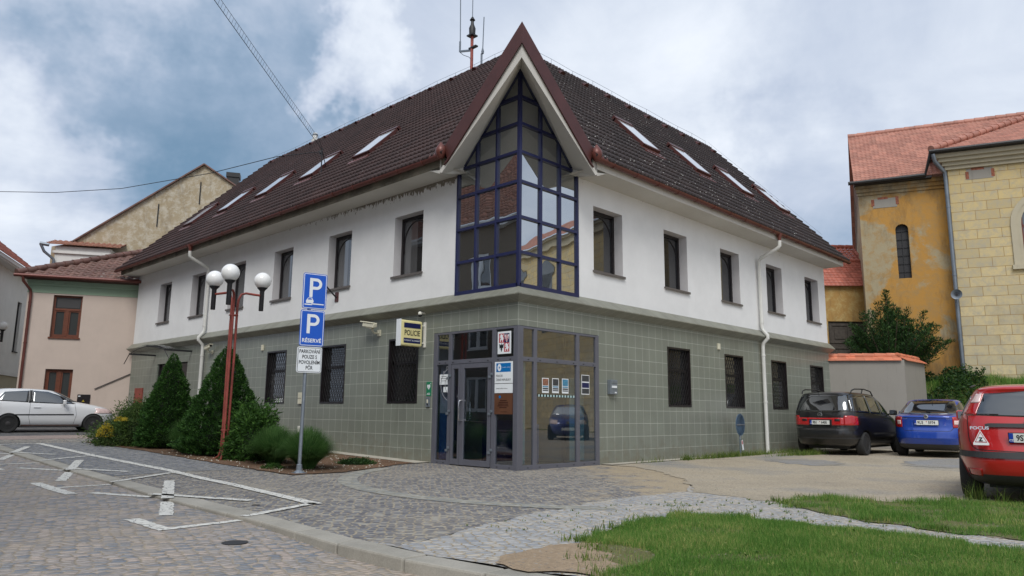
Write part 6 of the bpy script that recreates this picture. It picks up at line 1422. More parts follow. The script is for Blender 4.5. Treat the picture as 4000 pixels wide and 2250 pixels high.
lp = [(-6.5, -6.95), (-6.07, -6.55), (-5.68, -6.28), (-5.47, -5.97), (-5.0, -5.85), (-4.6, -5.72), (-3.93, -5.58), (-3.17, -5.64), (-2.95, -6.3), (-2.93, -7.0), (-2.85, -7.6), (-2.92, -8.2), (-3.1, -8.8), (-3.4, -10.2), (-5.9, -10.2), (-6.1, -8.4), (-6.4, -7.4)]
P = scatter(lp, 230000, .12)
bare = ((P[:, 0]+6.0)/.62)**2+((P[:, 1]+6.45)/.5)**2 < 1
P = P[~bare | (rng.random(len(P)) < .04)]
thin = cheap(P, 3.1, 5)+cheap(P, 8.3, 1)*.4; P = P[(thin > -.6) | (rng.random(len(P)) < .45)]
L = rng.uniform(.018, .060, len(P))*(1+.45*cheap(P, 2.2, 1)); tag(blades('lawn_grass', P, np.full(len(P), .01), L, rng.uniform(.003, .006, len(P)), 42, 'grass', .7), 'bright green lawn grass in the foreground', 'grass')
P = scatter(VERGE, 120000, .20); thin = cheap(P, 3.7, 2)+cheap(P, 9.1, 4)*.5; P = P[(thin > -.15) | (rng.random(len(P)) < .22)]
L = rng.uniform(.025, .075, len(P))*(1+.7*cheap(P, 2.7, 3)); tag(blades('verge_grass', P, np.full(len(P), .01), L, rng.uniform(.003, .007, len(P)), 43, 'grass', .8), 'patchy grass verge in front of the red car', 'grass')
# bank vegetation
e = np.array([math.cos(R(-70)), math.sin(R(-70))]); nn = np.array([math.cos(R(200)), math.sin(R(200))])
n = 60000; S_ = rng.uniform(-4.5, 12, n); Q_ = rng.uniform(.1, 4.4, n); P = np.array([23.6, -2.65])+np.outer(S_, e)+np.outer(Q_, nn)
k = np.clip((4.6-Q_)/3.2, 0, 1); k = k*k*(3-2*k); zb = 2.45*k-.05
cl_ = cheap(P, 2.5, 7); L = rng.uniform(.12, .38, n)*(1+.6*cl_); tag(blades('bank_grass', P, zb, L, rng.uniform(.012, .03, n), 44, 'grass', .7), 'tall rough grass on the bank below the church', 'grass')
n = 9000; S_ = rng.uniform(-3.4, 0.4, n); Q_ = rng.uniform(.2, 3.4, n); P = np.array([23.6, -2.65])+np.outer(S_, e)+np.outer(Q_, nn); k = np.clip((4.6-Q_)/3.2, 0, 1); k = k*k*(3-2*k)
hgt = np.clip(.9*(nse(np.stack([P[:, 0], P[:, 1], P[:, 0]*0], 1), 1.3, 2)+.45), .05, 1.2); C3 = np.stack([P[:, 0], P[:, 1], 2.4*k+hgt*rng.random(n)], 1)
A_ = unit(rng.normal(0, 1, (n, 3)))*.07; B_ = unit(np.cross(A_, rng.normal(0, 1, (n, 3))))*.06; V, F = quads(C3, A_, B_); tag(np_obj('bank_bramble', V, F, M['bush']), 'dark tangle of low leaves on the bank under the yew bush', 'undergrowth', kind='stuff')
# weeds along the yard wall and in the joints of the path
def weeds(name, spots, label, seed, L0=(.03, .12)):
    rg = np.random.default_rng(seed); PP = []
    for x, y, rx, ry, n in spots: d = rg.normal(0, 1, (n, 2)); PP.append(np.array([x, y])+d*[rx, ry])
    P = np.concatenate(PP); L = rg.uniform(*L0, len(P)); return tag(blades(name, P, np.full(len(P), .01), L, rg.uniform(.006, .016, len(P)), seed, 'weed', .9), label, 'weeds', kind='stuff')
sp_ = [(5.7, -.38, .10, .05, 160), (7.2, -.42, .5, .05, 420), (8.2, -.40, .5, .06, 600), (9.4, -.40, .6, .06, 500), (6.4, -.36, .5, .03, 150), (10.3, -1.1, .6, .08, 420), (11.1, -1.35, .5, .08, 700), (4.3, -.35, .3, .03, 60), (11.9, -.35, 1.2, .05, 500)]
weeds('wall_weeds', sp_, 'sparse green weeds along the foot of the yard wall', 51, (.04, .2))
sp_ = [(rng.uniform(-2.8, -1.2), rng.uniform(-7.6, -4.9), .012, .012, 5) for _ in range(110)]+[(rng.uniform(-5.6, -2.0), rng.uniform(-5.6, -4.6), .012, .012, 4) for _ in range(60)]
sp_ = [s for s in sp_ if not inside(np.array([[s[0], s[1]]]), VERGE)[0]]
weeds('path_weeds', sp_, 'tiny weeds in the joints of the light stone path', 52, (.01, .035))
sp_ = [(x+rng.uniform(-.1, .1), y+rng.uniform(-.1, .1), .05, .05, 10) for x, y in VERGE[:8]+VERGE[-5:]+LAWN[:9] for _ in range(6)]
weeds('edge_weeds', sp_, 'loose tufts at the edges of the grass', 53, (.03, .09))
sp_ = [(rng.uniform(.9, 1.4), rng.uniform(-8.9, -7.5), .02, .02, 9) for _ in range(40)]
weeds('seed_grass', sp_, 'tall seeding grass by the red car wheel', 54, (.12, .34))
# small chips and stones lying on the mulch, gravel and paving
m = MB()
for k in range(900):
    z = rng.random()
    if z < .45: x, y = rng.uniform(-3.9, -.5), rng.uniform(1.8, 8)
    else: x, y = rng.uniform(-1, 9), rng.uniform(-7, -.5)
    if z < .45 and not inside(np.array([[x, y]]), BED)[0]: continue
    s = rng.uniform(.004, .012) if z < .45 else rng.uniform(.003, .006); c = Vector((x, y, gz(y)+.018)); a = Vector(rng.normal(0, 1, 3)).normalized(); b = a.orthogonal().normalized()
    m.obox(c, a*s*1.4, b*s, a.cross(b)*s*.6)
P = scatter(lp, 2600); n = len(P); C3 = np.stack([P[:, 0], P[:, 1], rng.uniform(.015, .05, n)], 1); A_ = unit(rng.normal(0, 1, (n, 3))*[1, 1, .25])*rng.uniform(.010, .024, (n, 1)); B_ = unit(np.cross(A_, [0, 0, 1.]))*np.linalg.norm(A_, axis=1, keepdims=True)*.8
V, F = quads(C3, A_, B_); tag(np_obj('lawn_weeds', V, F, M['weed']), 'low clover and broad leaves growing in the lawn', 'weeds', kind='stuff')
tag(m.build('loose_chips', M['kerb_strip']), 'pale chips and pebbles scattered on mulch and gravel', 'gravel', kind='stuff')
# ------------------------------------------------------------------ cars (local x forward from the rear axle, y left, z up)
def crom(A, sub):
    A = np.asarray(A, float); n = len(A); out = []
    for i in range(n-1):
        p0, p1, p2, p3 = A[max(i-1, 0)], A[i], A[i+1], A[min(i+2, n-1)]
        for k in range(sub):
            t = k/sub; m1, m2 = (p2-p0)/2*.8, (p3-p1)/2*.8
            out.append((2*t**3-3*t**2+1)*p1+(t**3-2*t**2+t)*m1+(-2*t**3+3*t**2)*p2+(t**3-t**2)*m2)
    out.append(A[-1]); return np.array(out)
def car_body(sl):
    S = crom(sl, 4); nth = 112; V = []
    ph = np.linspace(0, 2*np.pi, nth, endpoint=False)
    for z, xr, xf, w_, nr, nf in S:
        c, s = np.cos(ph), np.sin(ph); n = np.where(c > 0, nf, nr); r_ = 1/(np.abs(c)**n+np.abs(s)**n)**(1/n)
        xm, a = (xr+xf)/2, (xf-xr)/2
        V.append(np.stack([xm+a*r_*c, w_*r_*s, np.full(nth, z)], 1))
    V = np.array(V); k = len(V); idx = np.arange(k*nth).reshape(k, nth); F = []
    for i in range(k-1):
        F.append(np.stack([idx[i], np.roll(idx[i], -1), np.roll(idx[i+1], -1), idx[i+1]], 1))
    F = [list(map(int, f)) for f in np.concatenate(F)]
    F.append([int(i) for i in idx[0][::-1]]); F.append([int(i) for i in idx[-1]])
    return [tuple(map(float, v)) for v in V.reshape(-1, 3)], F
DIR = {'R': (Vector((0, 1, 0)), lambda a, b: Vector((a, -3, b))), 'L': (Vector((0, -1, 0)), lambda a, b: Vector((a, 3, b))), 'B': (Vector((1, 0, 0)), lambda a, b: Vector((-4, a, b))), 'F': (Vector((-1, 0, 0)), lambda a, b: Vector((8, a, b))), 'T': (Vector((0, 0, -1)), lambda a, b: Vector((a, b, 4)))}
DIR['BR'] = (Vector((.7071, .7071, 0)), lambda a, b: Vector((-.6+.7071*a, -.7-.7071*a, b))-Vector((.7071, .7071, 0))*2)
DIR['BL'] = (Vector((.7071, -.7071, 0)), lambda a, b: Vector((-.6+.7071*a, .7+.7071*a, b))-Vector((.7071, -.7071, 0))*2)
def cast(bvh, side, a, b, off):
    d, f = DIR[side]; h = bvh.ray_cast(f(a, b), d)
    if h[0] is None: h = bvh.find_nearest(f(a, b)+d*(3-.85) if side in 'RL' else f(a, b)+d*3.3)
    n = h[1] if h[1].dot(d) < 0 else -h[1]; return h[0]+n*off
def lerp_poly(pts, t):
    L = [0]
    for p, q in zip(pts, pts[1:]): L.append(L[-1]+math.dist(p, q))
    s = t*L[-1]
    for i in range(len(pts)-1):
        if s <= L[i+1]+1e-9: k = (s-L[i])/max(1e-9, L[i+1]-L[i]); return (pts[i][0]+(pts[i+1][0]-pts[i][0])*k, pts[i][1]+(pts[i+1][1]-pts[i][1])*k)
    return pts[-1]
def patch(bvh, side, top_, bot, name, m_, par, nu=16, nv=8, off=.004):
    V = []
    for i in range(nu+1):
        a, b = lerp_poly(top_, i/nu), lerp_poly(bot, i/nu)
        for j in range(nv+1): t = j/nv; V.append(cast(bvh, side, a[0]+(b[0]-a[0])*t, a[1]+(b[1]-a[1])*t, off))
    F = [(i*(nv+1)+j, i*(nv+1)+j+1, (i+1)*(nv+1)+j+1, (i+1)*(nv+1)+j) for i in range(nu) for j in range(nv)]
    # thin body: turn the rim down to the paint so it is not a floating sheet
    mb = MB(); mb.add(V, F); o = mb.build(name, m_, par, smooth='all', recalc=False)
    d, _ = DIR[side]; me = o.data
    if sum(p.normal.dot(d) for p in me.polygons) > 0: me.flip_normals()
    s = o.modifiers.new('thickness', 'SOLIDIFY'); s.thickness = .007; s.offset = -1
    return o
def seam(bvh, side, pts, m_, par, w_=.010, off=.0025, name='panel_gap', n=None):
    n = n or max(6, int(sum(math.dist(p, q) for p, q in zip(pts, pts[1:]))/.05)); P = [lerp_poly(pts, i/n) for i in range(n+1)]; mb = MB(); V = []
    for i, p in enumerate(P):
        a, b = P[max(0, i-1)], P[min(n, i+1)]; d = Vector((b[0]-a[0], b[1]-a[1])).normalized(); q = Vector((-d.y, d.x))*w_/2
        V += [cast(bvh, side, p[0]+q.x, p[1]+q.y, off), cast(bvh, side, p[0]-q.x, p[1]-q.y, off)]
    mb.add(V, [(2*i, 2*i+1, 2*i+3, 2*i+2) for i in range(n)]); o = mb.build(name, m_, par, recalc=False)
    d, _ = DIR[side]
    if sum(p.normal.dot(d) for p in o.data.polygons) > 0: o.data.flip_normals()
    return o
def wheel_proto(r_, par, x, y, cap_=False):
    t = MB(); w2 = .105; prof = [(r_*.66, -w2+.01), (r_*.70, -w2), (r_*.90, -w2-.004), (r_*.985, -w2+.025), (r_, -w2+.05), (r_, w2-.05), (r_*.985, w2-.025), (r_*.9, w2+.004), (r_*.7, w2), (r_*.66, w2-.01)]
    t.lathe(prof, 36, (0, 0, 0), 'y'); o = t.build('wheel', M['rubber'], par, smooth=True); o.location = (x, y, r_)
    s = -1 if y < 0 else 1
    m = MB(); m.lathe([(r_*.69, s*(w2-.012)), (r_*.66, s*(w2-.004)), (r_*.60, s*(w2-.03)), (r_*.30, s*(w2-.02)), (r_*.18, s*(w2+.0)), (.01, s*(w2+.0))], 32, (0, 0, 0), 'y'); ri = m.build('rim', M['galv'] if cap_ else M['steel_rim'], o, smooth=True)
    m = MB()
    for k in range(9):
        a = 2*math.pi*k/9; c = Vector((math.cos(a)*r_*.47, s*(w2-.018), math.sin(a)*r_*.47)); u = Vector((math.cos(a), 0, math.sin(a)))*r_*.085; v = Vector((-math.sin(a), 0, math.cos(a)))*r_*.065
        m.slab([c+u*math.cos(R(q))+v*math.sin(R(q)) for q in range(0, 360, 45)], (0, s*.006, 0))
    m.build('rim_holes', M['black'], ri); return o
def make_car(name, label, loc, rz, scale, sl, paint_, wb, r_, track, trim=None, cap_=False, group='parked cars'):
    t = thing(name, label, 'car', loc, rz, group); t.scale = (scale,)*3
    V, F = car_body(sl); mb = MB(); mb.add(V, F); o = mb.build('body', [paint_, M['trim'], M['black']], t, smooth=False)
    bvh = BVHTree.FromPolygons([Vector(v) for v in V], F)
    o.data.polygons.foreach_set('use_smooth', [True]*len(o.data.polygons))
    mi = [1 if (trim and p.center.z < trim) else 0 for p in o.data.polygons]; o.data.polygons.foreach_set('material_index', mi)
    cut = MB(); 
    for x in (0, wb):
        for s in (-1, 1):
            n = 36; vs = []; rr0 = r_+.045
            for yy in (s*(track/2-.17), s*1.4): vs += [(x+rr0*math.cos(2*math.pi*k/n), yy, r_-.005+rr0*math.sin(2*math.pi*k/n)) for k in range(n)]
            cut.add(vs, [tuple(range(n)), tuple(range(n, 2*n))[::-1]]+[(k, n+k, n+(k+1) % n, (k+1) % n) for k in range(n)])
    co_ = cut.build('cutter', [M['black']], None); co_.parent = t
    b = o.modifiers.new('arches', 'BOOLEAN'); b.operation = 'DIFFERENCE'; b.solver = 'EXACT'; b.object = co_
    try: b.material_mode = 'TRANSFER'
    except Exception: pass
    bpy.context.view_layer.update(); dg = bpy.context.evaluated_depsgraph_get(); me = bpy.data.meshes.new_from_object(o.evaluated_get(dg)); o.modifiers.clear(); old = o.data; o.data = me; bpy.data.meshes.remove(old)
    try: me.set_sharp_from_angle(angle=R(50))
    except Exception: pass
    bpy.data.objects.remove(co_)
    for x in (0, wb):
        for s in (-1, 1): wheel_proto(r_, t, x, s*(track/2), cap_)
    # arch lips
    for s, sd_ in ((-1, 'R'), (1, 'L')):
        for x in (0, wb): seam(bvh, sd_, [(x+(r_+.052)*math.cos(R(a)), r_+(r_+.052)*math.sin(R(a))) for a in range(-10, 191, 10)], paint_, t, .018, .006, 'arch_lip', 30)
    m = MB(); m.box(-.35, wb+.3, -.55, .55, .17, .3); m.box(-.1, .1, -.7, .7, .2, .34); m.build('underbody', M['black'], t); return t, bvh
def licence(par, x, z, txt, tilt=0, y=0, w_=.52, nrm=(-1, 0, 0)):
    e = bpy.data.objects.new('number_plate', None); link(e, par); e.location = (x, y, z); e.rotation_euler = (0, R(tilt), 0)
    m = MB(); m.box(-.006, .0, -w_/2-.008, w_/2+.008, -.063, .063); m.build('plate_holder', M['black'], e); m = MB(); m.box(-.010, -.006, -w_/2, w_/2, -.055, .055); m.build('plate', M['plate'], e)
    m = MB(); m.box(-.0118, -.010, w_/2-.045, w_/2, -.055, .055); m.build('blue_band', M['eu_blue'], e)
    R_, U_ = (0, -1, 0), (0, 0, 1)
    text('CZ', .032, M['sign_white'], 'lettering', e, (-.0105, w_/2-.0225, -.03), R_, U_, bold=.0006); text(txt[0], .098, M['sign_black'], 'lettering', e, (-.0085, w_/2-.13, -.003), R_, U_, sx=.78, bold=.0024)
    text(txt[1], .098, M['sign_black'], 'lettering', e, (-.0085, -.115, -.003), R_, U_, sx=.78, bold=.0024)
    m = MB(); m.lathe([(.013, 0), (.013, .0012)], 12, (-.0105, w_/2-.262, .022), 'x'); m.build('round_sticker', M['red_ink'], e)
    return e
def mirror(par, x, y, z, m_, s):
    m = MB(); m.obox((x, y+s*.13, z+.03), (.055, 0, .0), (0, .095, .0), (0, 0, .075)); o = m.build('mirror', m_, par, bevel=.03); m = MB(); m.tube([(x+.02, y-s*.03, z-.03), (x+.01, y+s*.06, z)], .02, 6); m.build('mirror_foot', M['black'], o); m = MB(); m.box(x-.058, x-.055, y+s*.06, y+s*.20, z-.02, z+.09); m.build('mirror_glass', M['car_glass'], o)
def yz(f): return f
# --- red hatchback
sl = [(.22, -.60, 3.22, .74, 4.5, 3.5), (.27, -.72, 3.36, .82, 4.5, 3.5), (.38, -.80, 3.46, .885, 4.2, 3.3), (.50, -.835, 3.5, .912, 4.2, 3.2), (.57, -.835, 3.5, .92, 4.2, 3.2), (.63, -.815, 3.48, .92, 4.2, 3.2), (.75, -.775, 3.42, .918, 4.6, 3.2), (.85, -.755, 3.32, .912, 4.8, 3.2), (.93, -.735, 3.08, .90, 4.8, 3.2), (.99, -.715, 2.72, .882, 4.8, 3.4), (1.03, -.695, 2.36, .865, 4.8, 3.6), (1.07, -.675, 2.12, .845, 4.8, 3.8), (1.15, -.63, 1.94, .81, 4.8, 4), (1.27, -.55, 1.70, .745, 4.8, 4), (1.37, -.50, 1.47, .685, 4.6, 4), (1.43, -.52, 1.26, .635, 4.0, 4), (1.465, -.44, 1.02, .55, 3.6, 3.6), (1.49, -.2, .7, .38, 3, 3), (1.50, .05, .45, .15, 2.4, 2.4)]
AZ = 7; P0 = Vector((1.72, -8.26, 0))
t, b = make_car('red_hatchback', 'shiny red hatchback cut by the right edge, plate starting 9S3, with a triangle sticker', P0, R(AZ), 1.06, sl, M['car_red'], 2.64, .315, 1.54, .36)
patch(b, 'B', [(.60, 1.36), (0, 1.40), (-.60, 1.36)], [(.70, 1.085), (0, 1.065), (-.70, 1.085)], 'rear_window', M['car_glass'], t, 24, 8)
for s in (1, -1):
    cn = 'BL' if s > 0 else 'BR'; patch(b, cn, [(-.02, 1.385), (.10, 1.375)], [(-.07, 1.085), (.15, 1.10)], 'tail_light', M['lamp_red'], t, 8, 12, .012)
    patch(b, cn, [(-.01, 1.36), (.085, 1.35)], [(-.03, 1.24), (.105, 1.24)], 'tail_light_clear', M['lamp_clear'], t, 6, 6, .019)
    patch(b, 'B', [(s*.58, .42), (s*.75, .42)], [(s*.58, .33), (s*.73, .33)], 'rear_reflector', M['lamp_red'], t, 8, 5, .006)
    seam(b, 'B', [(s*.71, 1.08), (s*.705, .80), (s*.68, .70), (s*.62, .655), (0, .64)], M['black'], t, .010)
    patch(b, 'L' if s > 0 else 'R', [(-.25, 1.33), (.5, 1.40), (1.2, 1.36), (1.72, 1.12)], [(-.35, 1.08), (.5, 1.04), (1.2, 1.02), (1.80, 1.04)], 'side_window', M['car_glass'], t, 20, 8)
    mirror(t, 1.62, s*.84, 1.06, M['car_red'], s)
seam(b, 'B', [(.84, .60), (.5, .595), (-.5, .595), (-.84, .60)], M['trim'], t, .075, .018, 'bumper_strip', 40)
seam(b, 'B', [(.50, .945), (.46, .955), (-.46, .955), (-.50, .945)], M['trim'], t, .048, .026, 'handle_strip', 30)
licence(t, -.815, .815, ('9S3', '8172'), -8); text('FOCUS', .052, M['chrome'], 'lettering', t, (-.80, .565, .925), (0, -1, 0), (.1, 0, 1), sx=1.25, bold=.002)
m = MB(); m.lathe([(.001, -.03), (.09, -.025), (.09, 0)], 24, (-.74, 0, 1.025), 'x'); o = m.build('oval_emblem', M['chrome'], t, smooth=True); o.scale = (1, 1, .48); o.location = (0, 0, 1.025*.52)
m = MB(); m.lathe([(.001, -.034), (.076, -.030), (.076, 0)], 24, (-.74, 0, 1.025), 'x'); o = m.build('emblem_field', M['navy'], t, smooth=True); o.scale = (1, 1, .42); o.location = (0, 0, 1.025*.58)
text('Ford', .06, M['chrome'], 'lettering', t, (-.777, 0, 1.027), (0, -1, 0), (0, 0, 1), sx=1.1)
def tri(cy, cz, r_, x): return [(x, cy, cz+r_), (x, cy-r_*.80, cz-r_*.62), (x, cy+r_*.80, cz-r_*.62)]
m = MB(); m.poly(tri(.56, .80, .105, -.800)); m.box(-.801, -.799, .475, .645, .715, .745); o = m.build('triangle_sticker', M['sign_white'], t, recalc=False)
m = MB(); m.poly(tri(.56, .80, .084, -.8022)); m.build('sticker_edge', M['red_ink'], o, recalc=False); m = MB(); m.poly(tri(.56, .80, .068, -.8040)); m.build('sticker_field', M['sign_white'], o, recalc=False)
text('Z', .062, M['sign_black'], 'sticker_letter', o, (-.8045, .56, .785), (0, -1, 0), (0, 0, 1), bold=.003)
m = MB(); m.tube([(-.70, -.02, 1.09), (-.72, -.05, 1.14), (-.68, -.40, 1.13)], .012, 6); m.lathe([(.05, -.03), (.05, .02)], 12, (-.70, 0, 1.10), 'x'); m.build('rear_wiper', M['black'], t, smooth=True)
m = MB(); m.obox((-.25, .64, 1.47), (.28, .0, .02), (0, .012, 0), (0, 0, .006)); m.obox((-.25, -.64, 1.47), (.28, .0, .02), (0, .012, 0), (0, 0, .006)); m.build('roof_strips', M['trim'], t)
m = MB(); m.tube([(-.78, -.42, .22), (-.62, -.42, .22)], .03, 10); m.build('exhaust', M['chrome'], t, smooth=True)
# --- blue liftback
sl = [(.20, -.70, 3.2, .70, 4.2, 3.4), (.25, -.86, 3.36, .78, 4.2, 3.4), (.36, -.95, 3.42, .83, 4, 3.2), (.46, -1.0, 3.44, .85, 4, 3.2), (.50, -1.0, 3.44, .853, 4, 3.2), (.62, -.985, 3.42, .855, 4.2, 3.2), (.74, -.95, 3.35, .853, 4.4, 3.2), (.84, -.945, 3.22, .848, 4.4, 3.2), (.92, -.945, 2.9, .84, 4.4, 3.3), (.98, -.95, 2.5, .825, 4.2, 3.5), (1.02, -.93, 2.2, .81, 4, 3.6), (1.045, -.80, 2.08, .80, 3.8, 3.8), (1.07, -.62, 2.0, .785, 3.8, 4), (1.13, -.44, 1.90, .75, 4.0, 4), (1.23, -.20, 1.7, .69, 4.2, 4), (1.33, .03, 1.48, .635, 4.2, 4), (1.40, .22, 1.27, .59, 4, 4), (1.435, .36, 1.08, .53, 3.6, 3.6), (1.455, .52, .85, .38, 3, 3), (1.46, .62, .75, .15, 2.4, 2.4)]
t, b = make_car('blue_liftback', 'bright blue liftback reversed into the yard between the black van and the red car', (13.30, -3.95, 0), R(7), 1.13, sl, M['car_blue'], 2.60, .30, 1.46, .34)
patch(b, 'B', [(.50, 1.40), (0, 1.425), (-.50, 1.40)], [(.68, 1.075), (0, 1.06), (-.68, 1.075)], 'rear_window', M['car_glass'], t, 24, 12)
for s in (1, -1):
    cn = 'BL' if s > 0 else 'BR'; patch(b, cn, [(-.30, .99), (-.15, 1.01), (.02, .97)], [(-.30, .735), (-.14, .735), (.04, .76)], 'tail_light', M['lamp_red'], t, 12, 8, .010)
    patch(b, cn, [(-.27, .91), (-.14, .91)], [(-.27, .81), (-.14, .81)], 'tail_light_clear', M['lamp_clear'], t, 6, 4, .018)
    seam(b, 'B', [(s*.60, .99), (s*.60, .78), (s*.50, .655), (0, .65)], M['black'], t, .010)
    patch(b, 'L' if s > 0 else 'R', [(-.10, 1.24), (.35, 1.37), (1.0, 1.39), (1.75, 1.10)], [(-.32, 1.10), (.35, 1.03), (1.0, 1.01), (1.85, 1.03)], 'side_window', M['car_glass'], t, 20, 8)
    seam(b, 'L' if s > 0 else 'R', [(.75, 1.38), (.75, .30)], M['black'], t, .010); seam(b, 'L' if s > 0 else 'R', [(-.05, 1.05), (.0, .72)], M['black'], t, .010); mirror(t, 1.60, s*.80, 1.04, M['car_blue'], s)
seam(b, 'B', [(.60, .975), (0, .97), (-.60, .975)], M['black'], t, .012, .004, 'boot_crease'); seam(b, 'B', [(.80, .50), (0, .485), (-.80, .50)], M['car_blue'], t, .020, .016, 'bumper_crease')
licence(t, -.975, .855, ('9U3', '5974'), 0, w_=.52)
m = MB(); m.lathe([(.001, -.016), (.048, -.012), (.055, 0)], 20, (-.955, 0, 1.0), 'x'); o = m.build('round_emblem', M['chrome'], t, smooth=True); m = MB(); m.slab([(-.974, .022, .985), (-.974, -.02, .985), (-.974, -.028, 1.02), (-.974, .0, 1.005), (-.974, .02, 1.025)], (-.002, 0, 0)); m.build('emblem_mark', M['car_black'], o)
text('SKODA', .034, M['chrome'], 'lettering', t, (-.962, .49, .945), (0, -1, 0), (0, 0, 1), sx=1.3); text('RAPID', .034, M['chrome'], 'lettering', t, (-.962, -.49, .945), (0, -1, 0), (0, 0, 1), sx=1.3)
m = MB(); m.tube([(-.55, -.02, 1.09), (-.60, -.05, 1.12), (-.52, -.45, 1.13)], .012, 6); m.tube([(-.60, -.05, 1.12), (-.52, .05, 1.13)], .016, 6); m.build('rear_wiper', M['black'], t, smooth=True)
m = MB(); m.tube([(.30, 0, 1.42), (.16, 0, 1.56)], .006, 6); m.lathe([(.02, 0), (.008, .03)], 8, (.30, 0, 1.415)); m.build('aerial', M['black'], t)
# --- black van
sl = [(.24, -.62, 3.3, .74, 5, 3.4), (.30, -.78, 3.48, .82, 5, 3.4), (.42, -.85, 3.56, .875, 4.6, 3.2), (.54, -.875, 3.6, .90, 4.6, 3.2), (.66, -.87, 3.6, .905, 4.6, 3.2), (.72, -.84, 3.56, .905, 5, 3.2), (.85, -.83, 3.46, .905, 5.2, 3.2), (.98, -.82, 3.2, .90, 5.2, 3.3), (1.05, -.81, 2.9, .89, 5.2, 3.5), (1.12, -.79, 2.66, .875, 5.4, 3.6), (1.22, -.755, 2.48, .85, 5.6, 3.8), (1.36, -.70, 2.24, .81, 5.6, 4), (1.48, -.63, 2.0, .775, 5.6, 4), (1.58, -.56, 1.75, .74, 5.4, 4), (1.645, -.50, 1.5, .70, 5, 4), (1.685, -.38, 1.2, .60, 4.2, 3.6), (1.71, -.1, .85, .42, 3.4, 3), (1.72, .15, .6, .2, 2.6, 2.4)]
t, b = make_car('black_van', 'black people carrier with roof rails and red rear band parked beside the tiled wall', (12.0, -1.60, 0), R(0), 1.075, sl, M['car_black'], 2.84, .315, 1.55, .0)
patch(b, 'B', [(.62, 1.60), (0, 1.615), (-.62, 1.60)], [(.72, 1.17), (0, 1.14), (-.72, 1.17)], 'rear_window', M['car_glass'], t, 24, 10)
patch(b, 'B', [(.74, 1.0), (0, .99), (-.60, 1.0)], [(.74, .80), (0, .79), (-.60, .80)], 'red_band', M['lamp_red'], t, 24, 5, .008)
for s in (1, -1):
    patch(b, 'BL' if s > 0 else 'BR', [(-.19, 1.05), (.0, 1.06), (.20, 1.03)], [(-.20, .80), (.0, .80), (.24, .81)], 'tail_light', M['lamp_red'], t, 14, 8, .012)
    patch(b, 'B', [(s*.37, .965), (s*.50, .965)], [(s*.37, .905), (s*.50, .905)], 'light_recess', M['black'], t, 4, 3, .014)
    sd_ = 'L' if s > 0 else 'R'
    patch(b, sd_, [(-.52, 1.55), (.35, 1.61)], [(-.62, 1.15), (.40, 1.12)], 'side_window', M['car_glass'], t, 10, 8); patch(b, sd_, [(.42, 1.61), (1.15, 1.58)], [(.47, 1.12), (1.25, 1.10)], 'side_window', M['car_glass'], t, 10, 8); patch(b, sd_, [(1.24, 1.57), (1.62, 1.49), (2.14, 1.18)], [(1.33, 1.10), (1.7, 1.09), (2.25, 1.10)], 'side_window', M['car_glass'], t, 12, 8)
    seam(b, sd_, [(.40, 1.60), (.42, .75)], M['trim'], t); seam(b, sd_, [(1.22, 1.58), (1.28, .32)], M['trim'], t); seam(b, sd_, [(2.28, 1.05), (2.20, .35)], M['trim'], t); seam(b, sd_, [(.5, .58), (2.3, .58)], M['trim'], t, .05, .008, 'side_strip'); mirror(t, 1.98, s*.86, 1.13, M['car_black'], s)
    m = MB(); m.tube([(-.35, s*.66, 1.66), (-.30, s*.665, 1.73), (-.1, s*.675, 1.775), (.6, s*.68, 1.79), (1.15, s*.67, 1.74), (1.35, s*.66, 1.62)], .017, 8); m.tube([(.5, s*.68, 1.79), (.46, s*.66, 1.66)], .016, 6); m.build('roof_rail', M['black'], t, smooth=True)
    m = MB(); m.box(1.45, 1.62, s*.905-.012, s*.905+.012, .93, .96); m.build('door_handle', M['trim'], t, bevel=.005); 
licence(t, -.885, .872, ('9B1', '6400'), -3); m = MB(); m.box(-.862, -.80, -.30, .30, .79, .955); m.build('plate_recess', M['black'], t, bevel=.01)
m = MB(); m.lathe([(.058, -.012), (.064, -.010), (.064, 0)], 24, (-.80, .02, 1.075), 'x'); o = m.build('round_emblem', M['chrome'], t, smooth=True)
m = MB(); m.lathe([(.050, -.0135), (.050, -.011)], 24, (-.80, .02, 1.075), 'x'); m.build('emblem_field', M['black'], o)
m = MB(); x = -.8145
for y0, z0, y1, z1 in ((.045, 1.105, .02, 1.08), (.02, 1.08, -.005, 1.105), (.062, 1.09, .042, 1.035), (.042, 1.035, .02, 1.075), (.02, 1.075, -.002, 1.035), (-.002, 1.035, -.022, 1.09)): m.bar((x, y0, z0), (x, y1, z1), .008, .003, (1, 0, 0))
m.build('emblem_letters', M['chrome'], o)
text('TDI', .042, M['chrome'], 'lettering', t, (-.862, -.48, .745), (0, -1, 0), (0, 0, 1), sx=1.2); text('SHARAN', .036, M['chrome'], 'lettering', t, (-.862, .56, .735), (0, -1, 0), (0, 0, 1), sx=1.2)
seam(b, 'B', [(.80, .70), (0, .69), (-.80, .70)], M['trim'], t, .012, .004, 'tailgate_gap'); seam(b, 'B', [(.84, .47), (0, .46), (-.84, .47)], M['trim'], t, .03, .012, 'bumper_groove'); seam(b, 'B', [(.76, 1.63), (.80, 1.1), (.82, .74)], M['trim'], t); seam(b, 'B', [(-.76, 1.63), (-.80, 1.1), (-.82, .74)], M['trim'], t)
m = MB(); m.tube([(-.80, .0, 1.15), (-.82, -.05, 1.18), (-.79, -.5, 1.17)], .010, 6); m.build('rear_wiper', M['black'], t, smooth=True); m = MB(); m.tube([(-.42, .18, 1.66), (-.56, .18, 2.0)], .006, 6); m.build('aerial', M['black'], t)
